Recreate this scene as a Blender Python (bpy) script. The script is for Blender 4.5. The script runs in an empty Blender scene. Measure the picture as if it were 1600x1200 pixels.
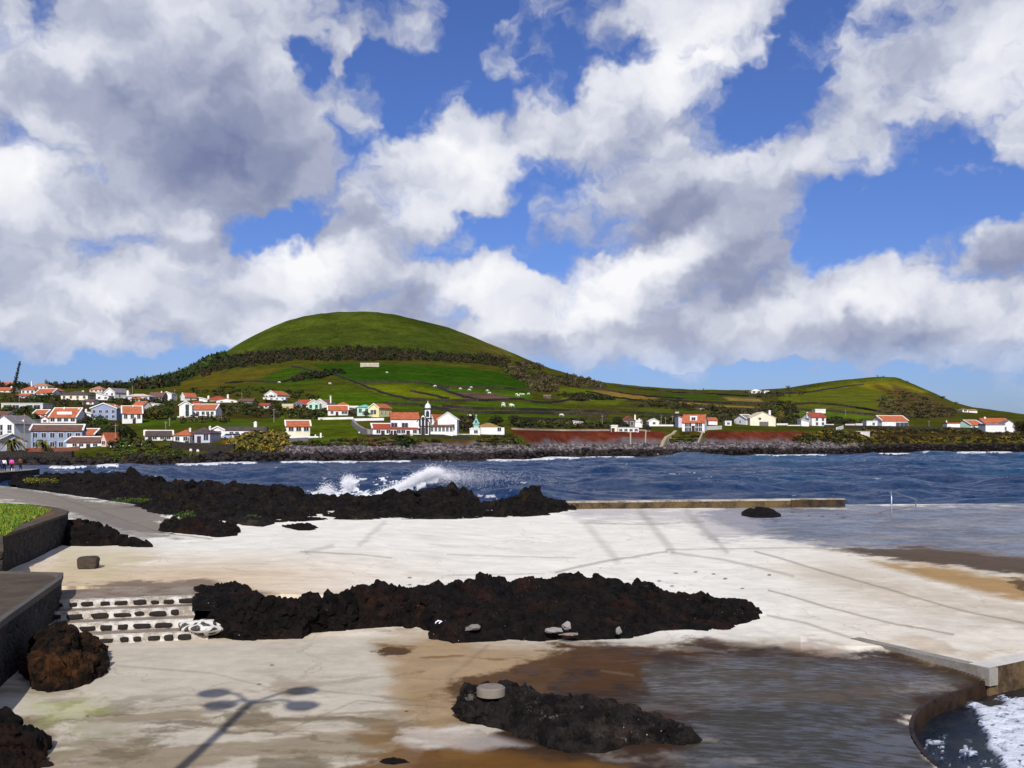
import bpy, math, random
import numpy as np
from math import radians, sin, cos, pi
from mathutils import Vector, Matrix
rnd = random.Random(7)
rng = np.random.default_rng(11)
scene = bpy.context.scene
COL = scene.collection

# ------------------------------------------------------------------ camera
F = 1570.0; CX = 800.0; HY = 682.0; CZ = 6.0      # focal length in photo pixels, horizon row, eye height (m above sea)
cam_d = bpy.data.cameras.new('camera'); cam = bpy.data.objects.new('camera', cam_d); COL.objects.link(cam)
cam.location = (0, 0, CZ); cam.rotation_euler = (pi/2, 0, 0)
cam_d.sensor_width = 36.0; cam_d.lens = 36.0*F/1600.0; cam_d.shift_y = (HY-600.0)/1600.0
cam_d.clip_start = 0.1; cam_d.clip_end = 30000
scene.camera = cam

# ------------------------------------------------------------------ light
SUN_EL = 36.0; SUN_FROM = 181.5      # sun behind the viewer, compass angle from +Y clockwise
sx, sy = sin(radians(SUN_FROM)), cos(radians(SUN_FROM))
sun_dir = Vector((sx*cos(radians(SUN_EL)), sy*cos(radians(SUN_EL)), sin(radians(SUN_EL))))   # towards the sun
sd = bpy.data.lights.new('sun', 'SUN'); sd.energy = 5.0; sd.angle = radians(0.5); sd.color = (1.0, 0.955, 0.89)
so = bpy.data.objects.new('sun', sd); COL.objects.link(so); so.location = (0, -50, 60)
so.rotation_euler = sun_dir.to_track_quat('Z', 'Y').to_euler()
scene.view_settings.view_transform = 'Standard'; scene.view_settings.look = 'None'
scene.view_settings.exposure = 0.0; scene.view_settings.gamma = 1.0

def lin(r, g, b):
    f = lambda c: (c/255/12.92 if c <= 10 else ((c/255+0.055)/1.055)**2.4)
    return (f(r), f(g), f(b), 1.0)

# ------------------------------------------------------------------ node helper
class NT:
    def __init__(s, nt): s.nt = nt; s.n = nt.nodes; s.l = nt.links
    def new(s, t, **k):
        x = s.n.new(t)
        for a, v in k.items(): setattr(x, a, v)
        return x
    def put(s, sock, v):
        if isinstance(v, bpy.types.NodeSocket): s.l.new(v, sock)
        elif v is not None: sock.default_value = v
    def math(s, op, a, b=None, c=None, clamp=False):
        m = s.new('ShaderNodeMath', operation=op, use_clamp=clamp)
        s.put(m.inputs[0], a); s.put(m.inputs[1], b)
        if c is not None: s.put(m.inputs[2], c)
        return m.outputs[0]
    def vec(s, op, a, b=None, scale=None):
        m = s.new('ShaderNodeVectorMath', operation=op); s.put(m.inputs[0], a)
        if b is not None: s.put(m.inputs[1], b)
        if scale is not None: s.put(m.inputs[3], scale)
        return m.outputs[1] if op in ('LENGTH', 'DOT_PRODUCT', 'DISTANCE') else m.outputs[0]
    def comb(s, x, y, z):
        m = s.new('ShaderNodeCombineXYZ'); s.put(m.inputs[0], x); s.put(m.inputs[1], y); s.put(m.inputs[2], z); return m.outputs[0]
    def noise(s, v, scale, detail=6, rough=0.55, dist=0.0, lac=2.0, out=0):
        m = s.new('ShaderNodeTexNoise'); s.put(m.inputs['Vector'], v); m.inputs['Scale'].default_value = scale
        m.inputs['Detail'].default_value = detail; m.inputs['Roughness'].default_value = rough
        m.inputs['Distortion'].default_value = dist; m.inputs['Lacunarity'].default_value = lac
        return m.outputs[out]
    def voro(s, v, scale, feature='F1', rnd_=1.0, out=0):
        m = s.new('ShaderNodeTexVoronoi', feature=feature); s.put(m.inputs['Vector'], v); m.inputs['Scale'].default_value = scale
        m.inputs['Randomness'].default_value = rnd_
        return m.outputs[out]
    def ramp(s, v, a, b, c=0.0, d=1.0, smooth=True):
        m = s.new('ShaderNodeMapRange', interpolation_type='SMOOTHSTEP' if smooth else 'LINEAR')
        s.put(m.inputs[0], v); s.put(m.inputs[1], a); s.put(m.inputs[2], b); s.put(m.inputs[3], c); s.put(m.inputs[4], d)
        return m.outputs[0]
    def mix(s, f, a, b, mode='MIX'):
        m = s.new('ShaderNodeMix', data_type='RGBA', blend_type=mode); s.put(m.inputs[0], f); s.put(m.inputs[6], a); s.put(m.inputs[7], b)
        return m.outputs[2]
    def attr(s, name, out='Color'):
        m = s.new('ShaderNodeAttribute', attribute_name=name); return m.outputs[out]
    def bump(s, h, strength=0.5, dist=0.1, normal=None):
        m = s.new('ShaderNodeBump'); s.put(m.inputs['Height'], h); m.inputs['Strength'].default_value = strength
        m.inputs['Distance'].default_value = dist
        if normal is not None: s.put(m.inputs['Normal'], normal)
        return m.outputs[0]
    def pos(s): return s.new('ShaderNodeNewGeometry').outputs['Position']

# ------------------------------------------------------------------ sky
world = bpy.data.worlds.new('World'); scene.world = world; world.use_nodes = True
wn = NT(world.node_tree); wn.n.clear()
SKY_STR = 0.1
world.cycles.sampling_method = 'MANUAL'; world.cycles.sample_map_resolution = 256
def azel(px, py):
    x, y, z = (px-CX)/F, 1.0, (HY-py)/F
    return math.atan2(x, y), math.atan2(z, math.hypot(x, y))
# cloud lumps: centre x, y, half width, half height (photo pixels), tilt in degrees, weight
BL = [(265,140,245,200,0,1.5),(400,230,125,125,20,1.2),(330,40,190,90,0,1.2),
 (20,280,140,110,0,.9),(190,350,230,75,5,.9),(-40,110,85,170,0,.55),(40,400,150,80,0,.7),
 (120,465,270,82,0,1),(430,452,150,72,-8,1),(250,500,330,55,0,.9),
 (620,330,150,90,-32,1),(720,255,150,75,-20,1),(555,385,95,80,0,.7),(880,225,105,50,10,.9),
 (600,50,140,60,-30,.55),(650,110,60,40,-40,.42),(560,170,80,60,0,.38),(790,40,110,60,-20,.40),(800,95,80,40,-20,.34),
 (1060,60,170,110,-20,1),(980,160,110,80,-20,.9),(1020,250,110,110,0,.7),(1150,0,120,60,-20,.7),
 (1330,190,185,62,-22,.85),(1190,270,170,75,0,.8),(1280,230,130,60,0,.7),
 (1130,345,190,80,-5,.9),(960,330,120,60,0,.7),(1140,420,125,85,-15,1),(850,370,70,34,0,.5),
 (740,455,150,68,0,1),(900,485,190,80,0,1),(1020,445,115,72,-15,.95),(850,530,300,45,0,1),(620,450,110,65,0,.9),(560,500,120,60,0,.7),
 (1240,485,170,80,0,1.1),(1420,480,175,85,5,1.1),(1340,540,290,42,0,.8),(1600,500,120,80,-20,1.1),(1130,520,200,60,0,.9),
 (1350,398,75,28,-8,.5),(1600,375,110,48,-30,.75),(1585,95,130,150,10,1),(1440,50,130,90,-10,.75),(1600,215,85,60,-10,.7),
 (1490,325,110,24,0,.3),(1260,100,90,60,-40,.32)]
# gaps of clear sky
HL = [(486,90,42,52,10,1.1),(592,82,46,24,-10,1.0),(545,200,30,30,0,.5),(700,150,110,42,20,.8),(860,95,52,90,-10,.85),(1182,170,52,90,8,1),(1262,60,48,70,20,.9),(1420,325,190,60,-12,1),(1300,345,80,60,0,.8),(430,362,85,32,-22,.95),
 (725,378,105,32,-18,.95),(30,190,34,60,0,.5),(70,20,26,44,0,.8),(1530,255,60,60,0,.8),(930,330,34,40,0,.4),(640,190,60,40,0,.7),(1190,440,24,30,0,.4),(1270,420,80,20,0,.7),(1480,400,50,18,0,.4),(850,415,50,26,0,.8),(1300,575,300,14,0,.9),(300,572,420,24,0,.9),(1200,588,420,20,0,.9)]
# where the cloud is thick and grey
DK = [(290,190,210,150,10,.85),(400,260,130,100,0,1),(330,300,120,60,0,.6),(180,120,140,100,0,.4),(150,360,260,55,0,.5),(560,380,100,60,0,.75),
 (180,515,330,32,0,.45),(620,480,110,45,0,.8),(1060,335,85,45,-20,1.1),(1150,430,120,62,-25,1.1),(1000,260,80,70,0,.55),(1180,290,120,45,0,.6),
 (900,540,330,38,0,.6),(1600,385,100,36,-30,1),(1330,535,260,36,0,.6),(940,370,120,40,0,.6),(840,378,70,22,0,.5),(1300,500,150,40,0,.4),(560,40,110,40,-20,.5),(1480,15,120,30,0,.7)]
# brightest lit heaps
BR = [(50,270,90,60,0,.8),(470,420,90,45,-10,1),(150,450,170,45,0,.6),(650,320,130,50,-32,.9),(760,240,130,50,0,.8),(1060,80,150,80,-20,1),
 (780,440,110,45,0,1),(960,450,120,50,-25,1.1),(1560,110,80,100,0,.8),(1240,470,90,40,0,.5),(1430,450,120,35,0,.5),(820,490,150,35,0,.8),(1590,480,60,35,0,.7),(100,60,60,60,0,.4)]
def chain(nt, acc, vec):      # makes a batch of lumps wait for the batch before it (keeps the shader's live values few)
    m = nt.new('ShaderNodeVectorMath', operation='MULTIPLY_ADD'); nt.put(m.inputs[0], acc); m.inputs[1].default_value = (1e-9, 1e-9, 0); nt.put(m.inputs[2], vec)
    return m.outputs[0]
def blob_sum(nt, vec, blobs, p=1.0, start=None):
    # each lump is w - 0.62 w |M(p-c)|^2, written as two dot products with (xx, xy, yy) and (x, y, 1)
    acc = None
    if start is not None: vec = chain(nt, start, vec)
    for i, (bx, by, rx, ry, rot, w) in enumerate(blobs):
        if i % 8 == 0:
            if acc is not None: vec = chain(nt, acc, vec)
            sp = nt.new('ShaderNodeSeparateXYZ'); nt.put(sp.inputs[0], vec); X, Y = sp.outputs[0], sp.outputs[1]
            V1 = nt.comb(nt.math('MULTIPLY', X, X), nt.math('MULTIPLY', X, Y), nt.math('MULTIPLY', Y, Y)); V2 = nt.comb(X, Y, 1.0)
        a, e = azel(bx, by); t = radians(-rot); ia, ib = (F/rx)**2, (F/ry)**2
        A = cos(t)**2*ia+sin(t)**2*ib; Bq = 2*sin(t)*cos(t)*(ia-ib); Cq = sin(t)**2*ia+cos(t)**2*ib
        k = -0.62*w
        d1 = nt.vec('DOT_PRODUCT', V1, (k*A, k*Bq, k*Cq))
        d2 = nt.vec('DOT_PRODUCT', V2, (k*(-2*A*a-Bq*e), k*(-2*Cq*e-Bq*a), k*(A*a*a+Bq*a*e+Cq*e*e)+w))
        q = nt.math('ADD', d1, d2, clamp=True)
        if p > 1: q = nt.math('MULTIPLY', q, q)
        if acc is None: acc = q
        elif p == 1: acc = nt.math('MAXIMUM', acc, nt.math('MULTIPLY_ADD', acc, 0.35, q))
        else: acc = nt.math('ADD', acc, q)
    return acc
tc = wn.new('ShaderNodeTexCoord').outputs['Generated']
sep = wn.new('ShaderNodeSeparateXYZ'); wn.l.new(tc, sep.inputs[0])
AZ = wn.math('ARCTAN2', sep.outputs[0], sep.outputs[1])
EL = wn.math('ARCSINE', sep.outputs[2])
P2 = wn.comb(AZ, EL, 0.0)
# domain warp
wv = wn.noise(P2, 7.0, 2, 0.6, out=1); wv = wn.vec('SUBTRACT', wv, (0.5, 0.5, 0.5)); wv = wn.vec('MULTIPLY', wv, (0.062, 0.05, 0))
wv2 = wn.noise(P2, 26.0, 3, 0.6, out=1); wv2 = wn.vec('SUBTRACT', wv2, (0.5, 0.5, 0.5)); wv2 = wn.vec('MULTIPLY', wv2, (0.06, 0.05, 0))
PW = wn.vec('ADD', wn.vec('ADD', P2, wv), wv2)
B0 = blob_sum(wn, PW, BL); HOLE = blob_sum(wn, PW, HL, 2, B0); B = wn.math('SUBTRACT', B0, wn.math('MULTIPLY', HOLE, 0.95))
# clouds for the part of the sky the photo does not show
side = wn.math('ABSOLUTE', AZ)
out = wn.math('MAXIMUM', wn.ramp(side, 0.56, 0.75), wn.ramp(EL, 0.44, 0.58))
gen = wn.ramp(wn.noise(tc, 2.6, 4, 0.5), 0.42, 0.62)
B = wn.math('MAXIMUM', wn.math('MULTIPLY', B, wn.math('SUBTRACT', 1.0, out)), wn.math('MULTIPLY', gen, out))
B = wn.math('MAXIMUM', wn.math('MINIMUM', B, 1.15), -0.6)
def n2(v, scale, detail, rough, dist=0.0):
    o = wn.noise(v, scale, detail, rough, dist); o.node.noise_dimensions = '2D'; return o
def fb(v): return n2(v, 14.0, 7, 0.52, 0.15)
PA = wn.vec('MULTIPLY', wn.vec('ADD', P2, wv2), (1.0, 1.3, 1.0))
N0 = fb(PA)
S0 = n2(PA, 10.0, 3, 0.5, 0.2); S1 = n2(wn.vec('ADD', PA, (-0.006, 0.026, 0.0)), 10.0, 3, 0.5, 0.2)
dens = wn.math('ADD', B, wn.math('MULTIPLY', wn.math('SUBTRACT', N0, 0.5), 2.1))
alpha = wn.ramp(dens, 0.12, 0.80)
thin = wn.ramp(dens, 0.30, 1.3)
relief = wn.math('ADD', wn.math('MULTIPLY', wn.math('SUBTRACT', S0, S1), 1.0), wn.math('MULTIPLY', wn.math('SUBTRACT', N0, 0.5), 0.3))      # top edges lit, undersides dull
dark = blob_sum(wn, PW, DK, 2, HOLE)
bright = blob_sum(wn, PW, BR, 2, dark)
nfar = wn.math('SUBTRACT', 1.0, out)
base_s = wn.math('MULTIPLY_ADD', thin, 0.12, 0.52)
sh = wn.math('ADD', base_s, wn.math('MULTIPLY', relief, 0.75))
sh = wn.math('SUBTRACT', sh, wn.math('MULTIPLY', wn.math('MULTIPLY', dark, nfar), 0.37))
sh = wn.math('ADD', sh, wn.math('MULTIPLY', wn.math('MULTIPLY', bright, nfar), 0.34), clamp=True)
cr = wn.new('ShaderNodeValToRGB'); wn.put(cr.inputs[0], sh)
e = cr.color_ramp.elements
e[0].position = 0.0; e[0].color = lin(118, 128, 165)
e[1].position = 1.0; e[1].color = lin(250, 250, 253)
for p_, c_ in ((0.25, (146, 154, 182)), (0.5, (182, 188, 208)), (0.72, (222, 225, 236))):
    q = e.new(p_); q.color = lin(*c_)
sky = wn.new('ShaderNodeTexSky', sky_type='NISHITA'); sky.sun_disc = False
sky.sun_elevation = radians(SUN_EL); sky.sun_rotation = radians(SUN_FROM)
sky.altitude = 0; sky.air_density = 1.0; sky.dust_density = 0.6; sky.ozone_density = 3.0
hsv = wn.new('ShaderNodeHueSaturation'); wn.put(hsv.inputs['Color'], sky.outputs[0]); hsv.inputs['Saturation'].default_value = 1.0
skyc = wn.vec('MULTIPLY', hsv.outputs[0], (0.50, 0.62, 1.04))
cloud = wn.vec('SCALE', cr.outputs[0], scale=1.0/SKY_STR)
colr = wn.mix(wn.math('MULTIPLY', alpha, wn.ramp(EL, 0.045, 0.10, 0.35, 1.0)), skyc, cloud)
bg = wn.new('ShaderNodeBackground'); wn.put(bg.inputs[0], colr); bg.inputs[1].default_value = SKY_STR
wo = wn.new('ShaderNodeOutputWorld'); wn.l.new(bg.outputs[0], wo.inputs[0])

# real-world base colours: everything built below uses this slightly darker conversion
_lin = lin
def lin(r, g, b):
    c = _lin(r, g, b); return (c[0]*0.84, c[1]*0.84, c[2]*0.84, 1.0)

# ------------------------------------------------------------------ numpy noise
def _h(ix, iy, seed):
    n = (ix.astype(np.int64)*374761393 + iy.astype(np.int64)*668265263 + seed*974634777) & 0x7fffffff
    n = ((n ^ (n >> 13))*1274126177) & 0x7fffffff
    return ((n ^ (n >> 16)) & 0xffffff)/float(0xffffff)
def vnoise(x, y, seed=0):
    ix, iy = np.floor(x), np.floor(y); fx, fy = x-ix, y-iy
    fx = fx*fx*fx*(fx*(fx*6-15)+10); fy = fy*fy*fy*(fy*(fy*6-15)+10)
    a, b, c, d = _h(ix, iy, seed), _h(ix+1, iy, seed), _h(ix, iy+1, seed), _h(ix+1, iy+1, seed)
    return (a*(1-fx)+b*fx)*(1-fy)+(c*(1-fx)+d*fx)*fy
def fbm(x, y, seed=0, octv=5, gain=0.5):
    s = 0; a = 1; t = 0
    for i in range(octv):
        s = s+a*vnoise(x*2**i+i*17.3, y*2**i-i*9.1, seed+i); t += a; a *= gain
    return s/t
def worley(x, y, seed=0):
    ix, iy = np.floor(x), np.floor(y); d1 = np.full(np.shape(x), 9.0); d2 = d1.copy(); idv = np.zeros(np.shape(x))
    for dx in (-1, 0, 1):
        for dy in (-1, 0, 1):
            cx, cy = ix+dx, iy+dy
            d = np.hypot(cx+_h(cx, cy, seed)-x, cy+_h(cx, cy, seed+5)-y)
            nr = d < d1
            d2 = np.where(nr, d1, np.minimum(d2, d)); idv = np.where(nr, _h(cx, cy, seed+9), idv); d1 = np.where(nr, d, d1)
    return d1, d2, idv
def sstep(x, a, b):
    t = np.clip((x-a)/(b-a), 0, 1); return t*t*(3-2*t)
def polysdf(px, py, poly):           # positive inside
    P = np.array(poly, float); Q = np.roll(P, -1, 0); d = np.full(np.shape(px), 1e9); ins = np.zeros(np.shape(px), bool)
    for (ax, ay), (bx, by) in zip(P, Q):
        ex, ey = bx-ax, by-ay; L = ex*ex+ey*ey+1e-9
        t = np.clip(((px-ax)*ex+(py-ay)*ey)/L, 0, 1)
        d = np.minimum(d, np.hypot(px-ax-t*ex, py-ay-t*ey))
        c = ((ay > py) != (by > py)); xi = ax+(py-ay)*ex/(ey if abs(ey) > 1e-9 else 1e-9)
        ins ^= c & (px < xi)
    return np.where(ins, d, -d)
def linedist(px, py, pts):
    d = np.full(np.shape(px), 1e9)
    for (ax, ay), (bx, by) in zip(pts[:-1], pts[1:]):
        ex, ey = bx-ax, by-ay; t = np.clip(((px-ax)*ex+(py-ay)*ey)/(ex*ex+ey*ey+1e-9), 0, 1)
        d = np.minimum(d, np.hypot(px-ax-t*ex, py-ay-t*ey))
    return d

# ------------------------------------------------------------------ object helpers
def link(o, parent=None, label=None, cat=None, group=None, kind=None):
    if o.name not in COL.objects: COL.objects.link(o)
    if parent is not None: o.parent = parent
    if label: o['label'] = label
    if cat: o['category'] = cat
    if group: o['group'] = group
    if kind: o['kind'] = kind
    return o
def empty(name, loc, rz=0, **k):
    o = bpy.data.objects.new(name, None); o.location = loc; o.rotation_euler = (0, 0, rz); o.empty_display_size = 0.5
    return link(o, **k)
def npmesh(name, V, Fc, mats, mi=None, smooth=False, **k):
    V = np.asarray(V, np.float32); Fc = np.asarray(Fc, np.int32); n = Fc.shape[1]
    me = bpy.data.meshes.new(name); me.vertices.add(len(V)); me.vertices.foreach_set('co', V.ravel())
    me.loops.add(Fc.size); me.loops.foreach_set('vertex_index', Fc.ravel())
    me.polygons.add(len(Fc)); me.polygons.foreach_set('loop_start', np.arange(0, Fc.size, n, dtype=np.int32))
    if mi is not None: me.polygons.foreach_set('material_index', np.asarray(mi, np.int32))
    me.polygons.foreach_set('use_smooth', np.full(len(Fc), smooth))
    for m in (mats if isinstance(mats, (list, tuple)) else [mats]): me.materials.append(m)
    me.update(); me.validate(verbose=False)
    return link(bpy.data.objects.new(name, me), **k)
def gridfaces(nr, nc, keep=None):
    i = np.arange(nr*nc).reshape(nr, nc)
    Fq = np.stack([i[:-1, :-1], i[:-1, 1:], i[1:, 1:], i[1:, :-1]], -1).reshape(-1, 4)
    return Fq if keep is None else Fq[keep.ravel()]
def setcol(o, name, rgb):
    a = o.data.color_attributes.new(name, 'FLOAT_COLOR', 'POINT'); n = len(o.data.vertices)
    c = np.ones((n, 4), np.float32); c[:, :3] = rgb.reshape(n, -1)[:, :3]; a.data.foreach_set('color', c.ravel())
class MB:
    def __init__(s): s.v = []; s.f = []; s.m = []
    def add(s, V, Fs, m=0):
        b = len(s.v); s.v += [tuple(p) for p in V]; s.f += [tuple(b+i for i in f) for f in Fs]; s.m += [m]*len(Fs); return s
    def box(s, x0, x1, y0, y1, z0, z1, m=0, taper=0):
        t = taper
        V = [(x0, y0, z0), (x1, y0, z0), (x1, y1, z0), (x0, y1, z0), (x0+t, y0+t, z1), (x1-t, y0+t, z1), (x1-t, y1-t, z1), (x0+t, y1-t, z1)]
        return s.add(V, [(0, 3, 2, 1), (4, 5, 6, 7), (0, 1, 5, 4), (1, 2, 6, 5), (2, 3, 7, 6), (3, 0, 4, 7)], m)
    def prism(s, poly, a0, a1, axis='y', m=0):     # polygon (u,v) extruded along an axis
        n = len(poly)
        mk = {'y': lambda u, v, a: (u, a, v), 'z': lambda u, v, a: (u, v, a), 'x': lambda u, v, a: (a, u, v)}[axis]
        V = [mk(u, v, a0) for u, v in poly]+[mk(u, v, a1) for u, v in poly]
        return s.add(V, [tuple(range(n))[::-1], tuple(range(n, 2*n))]+[(i, (i+1) % n, n+(i+1) % n, n+i) for i in range(n)], m)
    def tube(s, pts, r, n=8, m=0, cap=True):
        pts = [Vector(p) for p in pts]; rs = r if isinstance(r, (list, tuple)) else [r]*len(pts); b = len(s.v)
        for i, p in enumerate(pts):
            d = (pts[min(i+1, len(pts)-1)]-pts[max(i-1, 0)]).normalized()
            u = d.cross(Vector((0, 0, 1)));  u = Vector((1, 0, 0)) if u.length < 1e-3 else u.normalized(); w = d.cross(u)
            for k in range(n): s.v.append(tuple(p+(u*cos(2*pi*k/n)+w*sin(2*pi*k/n))*rs[i]))
        for i in range(len(pts)-1):
            for k in range(n):
                s.f.append((b+i*n+k, b+i*n+(k+1) % n, b+(i+1)*n+(k+1) % n, b+(i+1)*n+k)); s.m.append(m)
        if cap:
            s.f += [tuple(b+k for k in range(n)), tuple(b+(len(pts)-1)*n+k for k in range(n))[::-1]]; s.m += [m, m]
        return s
    def build(s, name, mats, smooth=False, **k):
        me = bpy.data.meshes.new(name); me.from_pydata(s.v, [], s.f)
        for q in (mats if isinstance(mats, (list, tuple)) else [mats]): me.materials.append(q)
        me.polygons.foreach_set('material_index', s.m); me.polygons.foreach_set('use_smooth', [smooth]*len(s.f))
        me.update(); return link(bpy.data.objects.new(name, me), **k)
def bm_fix(o):      # consistent outward normals
    import bmesh
    b = bmesh.new(); b.from_mesh(o.data); bmesh.ops.recalc_face_normals(b, faces=b.faces[:]); b.to_mesh(o.data); b.free()
    return o

# ------------------------------------------------------------------ materials
def newmat(name):
    m = bpy.data.materials.new(name); m.use_nodes = True; nt = NT(m.node_tree); nt.n.clear()
    out = nt.new('ShaderNodeOutputMaterial'); p = nt.new('ShaderNodeBsdfPrincipled'); nt.l.new(p.outputs[0], out.inputs[0])
    return m, nt, p
def setp(nt, p, col=None, rough=0.8, spec=0.3, normal=None, metal=0.0):
    if col is not None: nt.put(p.inputs['Base Color'], col)
    nt.put(p.inputs['Roughness'], rough); p.inputs['Specular IOR Level'].default_value = spec; p.inputs['Metallic'].default_value = metal
    if normal is not None: nt.put(p.inputs['Normal'], normal)
def simple(name, c, rough=0.85, var=0.18, scale=0.6, bump=0.0, c2=None, spec=0.25, metal=0.0):
    m, nt, p = newmat(name); P = nt.pos(); n = nt.noise(P, scale, 6, 0.6); n2 = nt.noise(P, scale*9, 4, 0.6)
    k = nt.math('ADD', nt.math('MULTIPLY', n, 0.65), nt.math('MULTIPLY', n2, 0.35))
    base = lin(*c)
    if c2 is not None: col = nt.mix(nt.ramp(k, 0.40, 0.62), base, lin(*c2))
    else: col = nt.mix(nt.ramp(k, 0.3, 0.7), tuple(x*(1-var) for x in base[:3])+(1,), tuple(min(1, x*(1+var)) for x in base[:3])+(1,))
    setp(nt, p, col, rough, spec, nt.bump(n2, bump, 0.1/scale*0.2) if bump else None, metal); return m

# ------------------------------------------------------------------ far land: one height field
PXN = [-900,-200,0,100,200,300,400,500,600,700,800,900,1000,1100,1200,1300,1400,1500,1600,1900,2600]
SHD = [215,216,219,219,222,228,236,242,244,250,262,304,306,311,330,345,377,392,395,400,410]
RING = [  # (distance behind the shore, image row of the ground)
 (3,  [718,718,718,717,716,713,711,710,710,710,709,706,705,704,703,702,698,697,696,696,696]),
 (14, [714,714,713,711,707,703,699,698,697,697,697,695,694,693,692,692,693,693,692,692,692]),
 (24, [702,702,704,702,693,693,688,684,680,679,680,675,674,674,673,675,683,683,681,681,681]),
 (44, [700,700,702,699,690,689,683,681,677,677,678,673,672,672,671,672,676,677,677,677,677]),
 (75, [685,685,688,684,675,668,667,664,662,662,663,666,667,666,665,666,668,670,669,669,669]),
 (130,[655,655,650,652,655,651,655,650,650,652,655,656,656,656,655,656,658,661,662,664,668]),
 (210,[630,630,628,628,632,635,633,638,634,634,638,643,644,643,642,645,648,651,655,660,668]),
 (350,[614,614,612,612,612,614,616,618,618,618,620,628,630,629,626,630,632,641,650,658,668]),
 (600,[612,612,608,606,603,597,585,576,574,579,592,608,618,617,613,613,610,625,649,659,670]),
 (850,[612,612,606,603,601,583,560,554,556,560,572,594,608,611,610,604,601,614,648,660,672]),
 (1000,[613,613,605,602,600.5,576,536,514,515,529,559,589,606,610.5,609.5,600,594,615,648,661,673]),
 (1150,[614,614,604,602,600,574,523,493,492,514,552,587,605,610,609,598,590.5,629,650,662,674]),
 (1500,[640,640,640,640,640,635,620,610,610,615,620,635,640,640,640,635,630,650,665,675,680])]
def pchip(xk, Y, x):                 # monotone cubic along the last axis of Y
    xk = np.asarray(xk, float); h = np.diff(xk); d = np.diff(Y, axis=-1)/h
    m = np.zeros_like(Y); w1 = 2*h[1:]+h[:-1]; w2 = h[1:]+2*h[:-1]
    with np.errstate(all='ignore'):
        mm = (w1+w2)/(w1/d[..., :-1]+w2/d[..., 1:])
    m[..., 1:-1] = np.where(d[..., :-1]*d[..., 1:] > 0, mm, 0); m[..., 0] = d[..., 0]; m[..., -1] = d[..., -1]
    k = np.clip(np.searchsorted(xk, x)-1, 0, len(xk)-2); t = (x-xk[k])/h[k]
    g = lambda A: np.take_along_axis(A, k[..., None], -1)[..., 0] if A.ndim == k.ndim+1 else A[..., k]
    return g(Y)*(1+2*t)*(1-t)**2+g(m)*h[k]*t*(1-t)**2+g(Y[..., 1:])*t*t*(3-2*t)+g(m[..., 1:])*h[k]*t*t*(t-1)
def smooth_at(px, vals): 
    V = np.array(vals, float); return pchip(PXN, np.broadcast_to(V, np.shape(px)+V.shape).copy(), px) if np.ndim(px) else float(pchip(PXN, V[None, :].copy(), np.array([px]))[0])
HILLX = [(-900,614),(-200,612),(0,603),(100,602.5),(200,601),(255,596),(300,576),(330,563),(350,554),(375,538),(400,524),(425,512),(450,502),(475,496),(500,491),(530,489),(560,488.5),(590,489),(620,494),(660,503),(700,513),(740,528),(770,541),(800,553),(830,566),(860,577),(900,589),(950,600),(1000,605),(1050,608),(1100,610),(1180,611),(1230,607),(1270,600),(1320,594),(1380,589),(1400,590.5),(1430,602),(1460,615),(1490,629),(1520,637),(1560,642),(1600,648),(1900,662),(2600,674)]
def height(px, s):
    px = np.asarray(px, float); s = np.asarray(s, float)
    pc = np.clip(px, -900, 2600); D0 = smooth_at(pc, SHD)
    zs = [np.full(px.shape, -5.0), np.full(px.shape, -0.4)]; sk = [-35.0, 0.0]
    for r, row in RING:
        y = np.interp(pc, [a for a, b in HILLX], [b for a, b in HILLX]) if r == 1150 else smooth_at(pc, row)
        if r in (600, 850, 1000): y = np.maximum(y, np.interp(pc, [a for a, b in HILLX], [b for a, b in HILLX])+{600: 5, 850: 2.5, 1000: 1.2}[r])
        zs.append(CZ+(HY-y)/F*(D0+r)); sk.append(r)
    zs.append(np.full(px.shape, 10.0)); sk.append(2600.0); zs.append(np.full(px.shape, -20.0)); sk.append(5000.0)
    Z = np.stack(zs, -1); z = pchip(sk, Z, np.clip(s, -35, 5000))
    return z, D0+s
def terr_px(px, D):                  # ground height at azimuth px and depth D, with relief
    px = np.asarray(px, float); D = np.asarray(D, float)
    D0 = smooth_at(np.clip(px, -900, 2600), SHD); s = D-D0; z, _ = height(px, s)
    X = (px-CX)/F*D
    rock = sstep(s, -6, 2)*(1-sstep(s, 22, 34))
    z = z+rock*(fbm(X*0.22, D*0.22, 3, 4)-0.5)*1.6*sstep(s, -4, 3)*(1-0.6*sstep(s, 14, 24))
    z = z+(fbm(X*0.05, D*0.05, 8, 4)-0.5)*1.6*sstep(s, 60, 200)
    z = z+(fbm(X*0.012, D*0.012, 18, 4)-0.5)*8.0*sstep(s, 500, 800)*(1-sstep(s, 1000, 1150))
    return z
def ground(px, py, smin=-2.0, smax=1150.0):       # where the sight line through (px,py) meets the far land
    D0 = float(smooth_at(float(px), SHD)); Ds = np.linspace(D0+smin, D0+smax, 1400)
    zr = CZ+(HY-py)/F*Ds; zt = terr_px(np.full(Ds.shape, float(px)), Ds); hit = np.nonzero(zt >= zr)[0]
    i = hit[0] if len(hit) else int(np.argmin(zr-zt)); D = Ds[i]
    return (px-CX)/F*D, D, float(zt[i])
Xc = np.concatenate([np.arange(-900, -60, 20), np.arange(-60, 1660, 2.4), np.arange(1660, 2620, 20)])
Sr = np.concatenate([np.arange(-30, -4, 4), np.arange(-4, 50, 0.8), np.arange(50, 200, 2.0), np.arange(200, 500, 3.5), np.arange(500, 1180, 6), np.arange(1180, 2600, 60), np.arange(2600, 5001, 300)])
GX, GS = np.meshgrid(Xc, Sr); D0g = smooth_at(Xc, SHD)[None, :]; GD = D0g+GS
GZ = terr_px(GX, GD); WX = (GX-CX)/F*GD
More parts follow.
